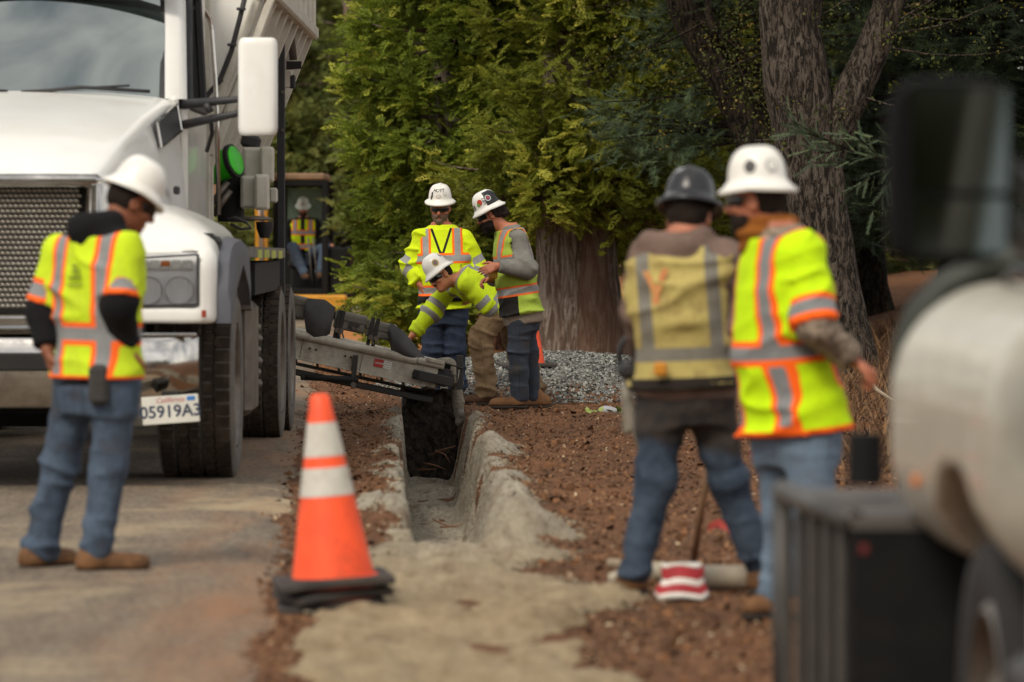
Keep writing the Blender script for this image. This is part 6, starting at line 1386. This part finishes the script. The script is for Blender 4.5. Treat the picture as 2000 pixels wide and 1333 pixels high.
p.pants(JEAND, (.102, .084, .078), 0, .015, -.02); p.boots(BOOT)

p.hat(HATW, .06, stickers=[('disc', 1.05, .42, .05, .055, mat('red_sticker', srgb(190, 60, 44)), .004), ('disc', .9, .28, .03, .03, mat('green_sticker', srgb(110, 150, 70)), .0045), ('text', 1.42, .42, .07, .026, INK, 'LIFT', 0, 1.57), ('rect', 2.35, .40, .19, .20, HATK), ('disc', 1.82, .48, .056, .06, _mats['sticker_white'], .004), ('disc', 1.82, .48, .042, .046, mat('blue_ring', srgb(70, 76, 120)), .005), ('disc', 1.82, .48, .026, .028, _mats['red_sticker'], .006), ('disc', .35, .2, .04, .05, mat('grey_sticker', srgb(120, 120, 120)))])
p.beard(HAIR, .010, tex=.005); p.shades()
p.hair(HAIR, -.05, -.015, .012, bun=lambda q, c: ell(q, (p.C-p.Fd*.11-p.Ud*.025).astype(np.float32), np.array([p.Rd, p.Fd, p.Ud], np.float32), (.06, .045, .055)), curl=.006)
rem = Thing('remote_control', P(962, 534, d-.28), 'small yellow remote control with red button held by the man in grey shirt', 'remote')
mb = MB(); mb.box(P(963, 532, d-.24), (.075, .05, .11), .012); rem.part('case', mb, mat('remote_yellow', srgb(196, 150, 40)))
mb = MB(); mb.cyl(P(962, 527, d-.26), P(962, 527, d-.30), .017, 14); rem.part('button', mb, mat('button_red', srgb(200, 60, 60)))
# ----- worker by the mixer truck, back turned
d = 19.3
J = grounded(JJ(d, head=(256, 398, .08), neck=(196, 452), shR=(240, 482, -.10), shL=(118, 492, .10), elR=(234, 600, -.16), elL=(86, 612, .10), wrR=(246, 672, -.06), wrL=(92, 682, .02), hipR=(228, 728, -.05), hipL=(158, 728, .06), knR=(214, 905, -.04), knL=(118, 905, .14), anR=(188, 1078, -.06), anL=(78, 1066, .16), toR=(282, 1112, -.02), toL=(140, 1100, .30)), d)
p = Person('person', 'worker in lime vest with black sleeves standing with his back turned beside the white truck', J, (.92, .35, -.48), build=1.0, sk=srgb(120, 74, 52), seed=11, h=.0075)
p.build_body({'R': (f3(.15, .2, -1), f3(.8, .5, .2), f3(1, 0, 0), .6), 'L': (f3(.2, .1, -1), f3(.9, .2, 0), f3(1, 0, 0), .7)})
hv4 = hivis('lime_vest', srgb(206, 232, 40), srgb(255, 108, 40), srgb(140, 142, 142), .027, .022, srgb(160, 172, 60), .4)
BLK = fabric('black_cotton', srgb(26, 25, 27), srgb(18, 17, 19))
p.shirt(BLK, 'sweatshirt', .014, 1.95, .010, None, loose=.012, aex=.018, hood=lambda q: smin(cap(q, p.N+f3(-.075, -.06, .015), p.N+f3(.055, -.05, .035), .062, .055), cap(q, p.N+f3(-.07, -.07, -.01), p.N+f3(-.055, -.075, -.08), .05, .03), .03))
p.vest(hv4, p.tape_attrs(rings=(.165,), straps=((.12, .165, .7, 'a'), (.12, -.08, .15, 'b')), sleeve=(.66,), trims=(('hem', -.02), ('cuff', .83))), .024, -.04, .965, .03, .009, .05, sleeves=.86)
p.pants(JEAN, (.097, .076, .066), 0, .010, .02); p.boots(BOOT)
mb = MB(); t_, a_, b_ = None, None, None
# faded print on the back of the vest
lat = p.latS; bk = -np.cross(lat, p.ax)
for (a, z, w_, hh) in ((-.0, .40, .07, .012), (-.005, .425, .05, .012), (0, .445, .03, .016), (0, .37, .08, .008)):
    g = [(a+(i/6-.5)*w_, z+(j-.5)*hh) for j in range(2) for i in range(7)]; rb = .125+.034; mb.raw([p.Pv+p.ax*zz+lat*aa+bk*(rb*(1-(abs(aa)/.22)**2.4)**(1/2.4)+.002) for aa, zz in g], [(i, i+1, i+8, i+7) for i in range(6)])
p.T.part('back_print', mb, mat('faded_print', srgb(120, 140, 30)))
mb = MB(); mb.box(P(193, 752, d-.17), (.085, .05, .17), .02); p.T.part('tool_pouch', mb, fabric('grey_pouch', srgb(70, 68, 66)))
p.hat(HATW, .06, stickers=[('disc', .9, .75, .07, .06, mat('green_mark', srgb(64, 160, 70))), ('text', 1.3, .3, .085, .035, INK, 'ASA', .1), ('rect', 2.0, .4, .06, .10, mat('moss_mark', srgb(96, 104, 84))), ('disc', .5, .3, .05, .06, mat('pink_mark', srgb(214, 180, 178)))])
p.hair(HAIR, -.045, -.005, .003); p.shades()
# ----- worker in dirty vest seen from behind, carrying a saw
d = 18.1
J = grounded(JJ(d, head=(1346, 426, .06), neck=(1326, 468), shL=(1268, 500, .03), shR=(1414, 502, -.02), elL=(1258, 612, .16), elR=(1436, 622, .02), wrL=(1250, 690, .34), wrR=(1426, 702, .26), hipL=(1300, 748), hipR=(1374, 748), knL=(1280, 940, -.02), knR=(1424, 945, .05), anL=(1240, 1110, -.05), anR=(1488, 1120, .10), toL=(1225, 1150, .20), toR=(1505, 1150, .32)), d)
p = Person('person', 'worker with black hard hat and dirty yellow vest seen from behind', J, (.22, .95, -.35), build=1.0, sk=srgb(158, 106, 84), seed=14, h=.008)
p.build_body({'L': (f3(0, .5, -.8), f3(.6, .5, 0), f3(0, .6, .6), .9), 'R': (f3(-.2, .8, -.4), f3(-.7, 0, -.5), f3(0, .2, 1), .8)})
BRN = fabric('brown_hoodie', srgb(122, 102, 92), srgb(98, 80, 72))
p.shirt(BRN, 'hoodie', .013, 1.96, .010, None, loose=.016, aex=.02, tmin=-.12, hood=lambda q: smin(smin(cap(q, p.N+f3(-.115, -.03, -.012), p.N+f3(.02, -.085, -.035), .05, .052), cap(q, p.N+f3(.02, -.085, -.03), p.N+f3(.095, -.02, .01), .05, .045), .03), ell(q, p.N+f3(-.02, -.07, -.05), np.eye(3, dtype=np.float32), (.10, .05, .06)), .03))
hv5 = hivis('dirty_vest', srgb(184, 168, 102), None, srgb(122, 118, 108), .026, .0, srgb(128, 106, 66), .75)
p.vest(hv5, p.tape_attrs(rings=(.115,), straps=((.135, .115, .66, 'a'),)), .026, -.01, .95, .045, .010, .05)
lat = p.latS; bk = -np.cross(lat, p.ax); mb = MB()
def onback(aa, zz): return p.Pv+p.ax*zz+lat*aa+bk*((.13+.034)*(1-(min(abs(aa), .2)/.24)**2.4)**(1/2.4)+.004)
for a0, z0, a1, z1 in ((.115, .44, .075, .35), (.035, .45, .075, .35), (.075, .36, .08, .30)):
    n_ = 8; q = []
    for i in range(n_+1):
        t = i/n_; aa = a0+(a1-a0)*t; zz = z0+(z1-z0)*t; q += [onback(aa-.013, zz), onback(aa+.013, zz)]
    mb.raw(q, [(2*i, 2*i+1, 2*i+3, 2*i+2) for i in range(n_)])
p.T.part('painted_mark', mb, mat('red_spray', srgb(196, 112, 78), srgb(200, 150, 90), rough=.9))
m = NT('worn_denim'); c = m.mix(m.ramp(m.noise(6.5, 8, rough=.72), .36, .66), srgb(70, 82, 98), srgb(36, 45, 58)); c = m.mix(m.ramp(m.math('ADD', m.attr('dark').outputs['Fac'], m.math('MULTIPLY', m.noise(9, 6), .5)), .62, .82), c, m.mix(m.ramp(m.noise(20, 5), .3, .7), srgb(44, 43, 45), srgb(66, 58, 52))); m.bump(m.noise(16, 6), .8, .014)
p.pants(m.done(c, .9, 0, .2), (.100, .076, .066), 0, .010, .01, attrs=lambda V: {'dark': np.clip((V[:, 2]-.52+.22*(V[:, 0]-.6))*5, -.2, .6)})
mb = MB(); 
def belt(q): return np.maximum(p.torso(q, .032, .1, 0, -.4, .9), np.abs((q-p.Pv)@p.ax+.0)-.024)
p.mesh('belt', belt, fabric('dark_belt', srgb(44, 38, 34)), .01)
mb = MB(); mb.box(P(1290, 722, d-.19), (.05, .035, .055), .01); p.T.part('tape_measure', mb, mat('tape_case', srgb(200, 132, 30)))
p.boots(BOOT); p.hat(HATK, .0, back=0, stickers=[('disc', 2.6, .9, .07, .05, mat('silver_mark', srgb(140, 142, 146)))]); p.hair(HAIR, -.06, .0, .004)
# ----- walker in new vest
d = 17.0
J = grounded(JJ(d, head=(1478, 394, .0), neck=(1518, 452), shL=(1562, 492, -.14), shR=(1505, 490, .20), elL=(1592, 640, -.24), elR=(1500, 610, .34), wrL=(1664, 702, -.16), wrR=(1490, 690, .40), hipL=(1578, 800, -.04), hipR=(1522, 800, .08), knL=(1588, 1000, -.12), knR=(1532, 1000, .14), anL=(1606, 1190, -.05), anR=(1524, 1190, .16), toL=(1520, 1250, -.10), toR=(1462, 1235, .10)), d)
p = Person('person', 'walker with white hard hat and new bright lime vest, arm swung back', J, (-.97, .30, -.05), build=1.0, belly=.04, sk=srgb(152, 96, 72), seed=17, h=.008)
p.build_body({'L': (f3(.75, .1, -.5), f3(-.5, 0, -.8), f3(-.2, -.5, .6), .75), 'R': (f3(-.3, .3, -.9), f3(.5, 0, -.3), f3(-.5, 0, 0), .5)})
CAMO = NT('grey_camo'); n1 = CAMO.noise(28, 3); c = CAMO.mix(CAMO.ramp(n1, .48, .52), srgb(150, 134, 116), srgb(112, 98, 84)); c = CAMO.mix(CAMO.ramp(CAMO.noise(40, 3), .58, .62), c, srgb(84, 72, 62)); CAMO = CAMO.done(c, .9)
p.shirt(CAMO, 'shirt', .012, 1.96, .010, None, loose=.012, aex=.014)
p.mesh('neck_gaiter', lambda q: smin(cap(q, (p.C-p.Ud*.10-p.Fd*.02).astype(np.float32), (p.N-p.ax*.02).astype(np.float32), .076, .098), cap(q, (p.C-p.Ud*.115+p.Fd*.03).astype(np.float32), (p.N+p.Fd*.09-p.ax*.05).astype(np.float32), .05, .06), .04)+.004*np.sin(q[:, 2]*130+2*wn(q, 14, 3)), fabric('ochre_fleece', srgb(150, 92, 36), srgb(122, 72, 28)), .007, None, p.C-.3, p.C+.25)
hv6 = hivis('new_vest', srgb(204, 244, 10), srgb(255, 104, 26), srgb(132, 134, 134), .025, .022, srgb(170, 196, 30), .4)
p.vest(hv6, p.tape_attrs(rings=(.225,), straps=((.13, .225, .72, 'f'), (.13, -.2, .72, 'b'), (.13, -.02, .15, 'f')), sleeve=(.80,), trims=(('hem', -.075), ('cuff', .98))), .028, -.13, .975, .03, .010, .07, sleeves=1.0)
p.pants(JEANL, (.110, .084, .074), 0, .011, .0); p.boots(BOOT)
p.hat(HATW, .0, stickers=[('disc', 1.55, .42, .05, .06, mat('charcoal_mark', srgb(70, 66, 66))), ('disc', 2.35, .42, .055, .06, _mats['sticker_grey']), ('disc', 2.35, .42, .04, .044, _mats['sticker_white'], .004), ('text', 2.35, .42, .04, .02, INK, 'U', 0)])
p.beard(HAIR, .001); p.hair(HAIR, -.05, -.005, .003); p.shades()
# ----- excavator operator, seated in the cab
d = 76.9
J = JJ(d, head=(592, 408, -.1), neck=(592, 427), shR=(567, 437), shL=(618, 437), elR=(558, 470, -.05), elL=(630, 470, -.05), wrR=(566, 488, -.40), wrL=(648, 480, -.35), hipR=(580, 499), hipL=(604, 499), knR=(572, 484, -.48), knL=(636, 484, -.46), anR=(594, 534, -.62), anL=(624, 532, -.62), toR=(600, 545, -.85), toL=(626, 545, -.85))
for sd in 'RL': J['to'+sd][2] = J['an'+sd][2]-.10
p = Person('person', 'operator in safety vest sitting at the levers inside the excavator cab', J, (0, -1, -.35), build=1.05, sk=srgb(150, 100, 80), seed=20, h=.014, base=P(592, 505, d))
p.build_body({'R': (f3(.2, -1, -.2), f3(0, 0, -1), f3(1, 0, 0), .7), 'L': (f3(0, -1, -.2), f3(0, 0, -1), f3(-1, 0, 0), .7)}, .011)
p.shirt(BLK, 'jacket', .018, 1.96, .010, None, loose=.012)
p.vest(hv1, p.tape_attrs(rings=(.15, .38), straps=((.13, .38, .6, 'f'),), panel=lambda t, a, b, z, arm: .5+20*np.minimum(.035-np.abs(a), b)), .036, .12, .97, .03, .004)
p.pants(JEAN, (.10, .085, .08), 0, .006, .05); p.boots(BOOTB); p.hat(HATP, .05, stickers=[('disc', 0, .35, .05, .045, _mats['sticker_grey'])]); p.beard(HAIR, .006); p.hair(HAIR, -.03, -.02, .003)
# ---------------------------------------------------------------- tools and litter
def saw():
    d = 18.35; T = Thing('cutoff_saw', P(1228, 780, d), 'dusty handheld cut-off saw carried by the worker in the dirty vest', 'saw'); GP = mat('saw_grey', srgb(150, 144, 130), srgb(112, 106, 96), rough=.6, dirt=srgb(90, 80, 66), damt=.4)
    mb = MB(); mb.tube([P(1210, 712, d), P(1210, 680, d), P(1220, 662, d), P(1244, 658, d), P(1250, 680, d)], .011, 8); T.part('top_handle', mb, BLACKP, True)
    mb = MB(); mb.box(P(1228, 722, d), (.09, .18, .07), .02); T.part('engine', mb, BLACKP, 40)
    mb = MB(); mb.box(P(1226, 790, d), (.045, .07, .24), .015); T.part('arm', mb, GP, 40)
    mb = MB(); mb.lathe(P(1236, 830, d), [(.001, .02), (.10, .018), (.115, .0), (.10, -.012), (.001, -.012)], 28, np.array([[.3, 0, .95], [0, 1, 0], [-.95, 0, .3]]), 1, 1); T.part('blade_guard', mb, GP, 40)
    mb = MB(); mb.lathe(P(1240, 848, d), [(.001, .004), (.15, .003), (.15, -.003), (.001, -.004)], 32, np.array([[.3, 0, .95], [0, 1, 0], [-.95, 0, .3]])); T.part('blade', mb, STEEL, 40)
    for k in range(6): mb = MB(); mb.sphere(P(1235+2*(k % 2), 745+16*k, d-.05), .011, 6); T.part('bolt', mb, STEEL, True)
saw()
def sack():
    d = 17.9; a = P(1332, 1128, d); x0, y0 = a[0], d; g = gz(x0, y0); R_ = mat('sack_red', srgb(168, 36, 44), srgb(140, 30, 38), rough=.6); W_ = mat('sack_white', srgb(222, 218, 210), rough=.6)
    T = Thing('striped_sack', (x0, y0, g), 'red and white striped cement sack slumped behind the worker\'s boot', 'sack')
    rows = 13; secs = []
    for j in range(rows):
        t = j/(rows-1); w_ = .102-.03*t+.006*sin(9*t); h = .005+.135*t; ring = []
        for th in np.linspace(0, 2*pi, 21)[:-1]:
            ring.append((x0+.004*sin(7*t+3)+w_*np.sign(cos(th))*abs(cos(th))**.7*(1+.05*sin(5*th+t*4)), y0+(.05-.025*t)*sin(th)*(1+.1*sin(3*th)), g+h+.006*sin(4*th+2)))
        secs.append(ring)
    for i, (j0, j1) in enumerate(((0, 2), (1, 5), (4, 7), (6, 11), (10, 12))):
        mb = MB(); mb.loft(secs[j0+(1 if i else 0):j1+1] if i else secs[0:j1+1], True, i == 4 or i == 0); T.part('white_band' if i % 2 == 0 else 'red_band', mb, W_ if i % 2 == 0 else R_, True)
sack()
def lie(name, label, cat, pts, r, m, n=10, smooth=True):
    mb = MB(); mb.tube(pts, r, n); b = np.asarray(pts[0], float); return solo(name, mb, m, (b[0], b[1], gz(b[0], b[1])), label, cat, smooth)
def on(u, d, h=.04): x = (u-1000)/FPX*d; return np.array([x, d, gz(x, d)+h])
PVC = mat('pipe_grey', srgb(176, 166, 148), srgb(150, 140, 122), rough=.6, dirt=srgb(120, 96, 72), damt=.4)
lie('pipe', 'long pale pipe lying on the soil behind the walkers', 'pipe', [on(1275, 18.9), on(1390, 18.8), on(1490, 18.6)], .035, PVC)
lie('pipe', 'thick pale pipe end leaning on the long pipe', 'pipe', [on(1372, 18.5, .05), on(1480, 18.35, .06)], .05, PVC)
lie('board', 'flat pale board under the pipes', 'board', [on(1190, 19.6, .02), on(1330, 19.4, .02)], .022, mat('board_wood', srgb(160, 144, 120)))
lie('stone', 'pale broken concrete lump near the worker\'s heel', 'stone', [on(1188, 18.6, .03), on(1206, 18.6, .035), on(1224, 18.6, .02)], [.02, .035, .015], PVC)
lie('shovel', 'wooden shovel handle standing between the worker\'s legs', 'shovel', [P(1402, 860, 19.4), P(1382, 920, 19.35), on(1352, 19.6, 0)], .015, mat('handle_wood', srgb(120, 92, 66)))
OC = mat('orange_conduit', srgb(206, 92, 52), srgb(180, 78, 44), rough=.6)
def conduit(label, pts, r):
    pts = [np.asarray(q, float) for q in pts]; q = []; rs = []
    for i in range(len(pts)-1):
        for t in np.arange(0, 1, .05): q.append(pts[i]*(1-t)+pts[i+1]*t); rs.append(r*(1 if len(q) % 2 else .8))
    mb = MB(); mb.tube(q, rs, 12); b = pts[-1]; solo('conduit', mb, OC, (b[0], b[1], b[2]), label, 'conduit', 30, 'orange corrugated conduits')
conduit('short orange corrugated conduit beside the saw carrier\'s knee', [P(1252, 900, 19.6), P(1254, 970, 19.6), on(1256, 19.6, 0)], .03)
conduit('long orange corrugated conduit between the two walkers', [P(1470, 880, 18.7), P(1500, 960, 18.7), P(1512, 1040, 18.7), on(1505, 18.9, 0)], .022)
# ribbon of pink marking tape
mb = MB(); a = [P(1382, 1032, 19.5), P(1400, 1022, 19.5), P(1420, 1030, 19.5), P(1430, 1046, 19.5), P(1412, 1006, 19.4), P(1426, 1000, 19.4), P(1432, 1040, 19.45), P(1440, 1060, 19.5)]
q = [];
for i, p_ in enumerate(a): q += [p_+[0, .01*sin(i), -.016], p_+[.004, -.01*cos(i), .018]]
mb.raw(q, [(2*i, 2*i+1, 2*i+3, 2*i+2) for i in range(len(a)-1)]); solo('marking_tape', mb, mat('pink_tape', srgb(224, 110, 104), rough=.5), on(1420, 19.5, 0), 'crumpled pink marking ribbon on the soil behind the long pipe', 'ribbon', True)
# pale rag with green leaves
d = 36.2; c = on(1190, d, .0); V, F = sdf_mesh(lambda q: ell(q, (c+[0, 0, .01]).astype(np.float32), np.eye(3), (.09, .07, .03))+.012*wn(q, 40, 3), c-[.15, .15, .06], c+[.15, .15, .1], .012); solo('rag', (V, F), mat('rag_grey', srgb(168, 168, 172), rough=.9), c, 'pale crumpled rag on the soil right of the trench', 'rag', True)
def sprig(u, d, k, seed):
    r = np.random.default_rng(seed); c = on(u, d, .01); mb = MB()
    for i in range(k):
        a = r.uniform(0, 6.28); L = r.uniform(.04, .08); dv = np.array([cos(a), sin(a), r.uniform(.2, .8)])*L; s = np.array([-sin(a), cos(a), 0])*L*.35; b = c+r.normal(0, .03, 3)*[1, 1, .2]; mb.raw([b, b+dv*.5+s, b+dv, b+dv*.5-s], [(0, 1, 2), (0, 2, 3)])
    return mb, c
mb, c = sprig(1212, 36.1, 16, 1); solo('weed', mb, mat('weed_green', srgb(130, 146, 70), srgb(150, 160, 84)), c, 'small green leafy weed beside the pale rag', 'weed')
mb, c = sprig(1166, 36.0, 6, 2); solo('weed', mb, _mats['weed_green'], c, 'tiny lone green weed left of the pale rag', 'weed')
# roots and straw hanging in the trench
r = np.random.default_rng(61)
for i, (u, v, u2, v2, dd) in enumerate(((828, 905, 872, 918, 35.8), (840, 890, 890, 872, 35.9), (845, 1015, 885, 1030, 29.5), (860, 1030, 905, 1022, 28.6), (850, 880, 880, 905, 36.1), (815, 918, 850, 917, 35.9))):
    mb = MB(); a, b = P(u, v, dd), P(u2, v2, dd-.1); mb.tube([a, (a+b)/2+r.normal(0, .012, 3), b], [.006, .005, .003], 5); solo('root', mb, mat('root_brown', srgb(134, 92, 62)), a, ('lowest thin brown root across the dark trench face', 'long brown root slanting up to the right trench wall', 'thin root lying on the grey slurry in the trench', 'second thin root on the grey slurry, nearer the poured slab', 'short brown root crossing the painted dark trench end', 'pale straw lying flat at the foot of the dark trench end')[i], 'root', True, 'roots in the trench')
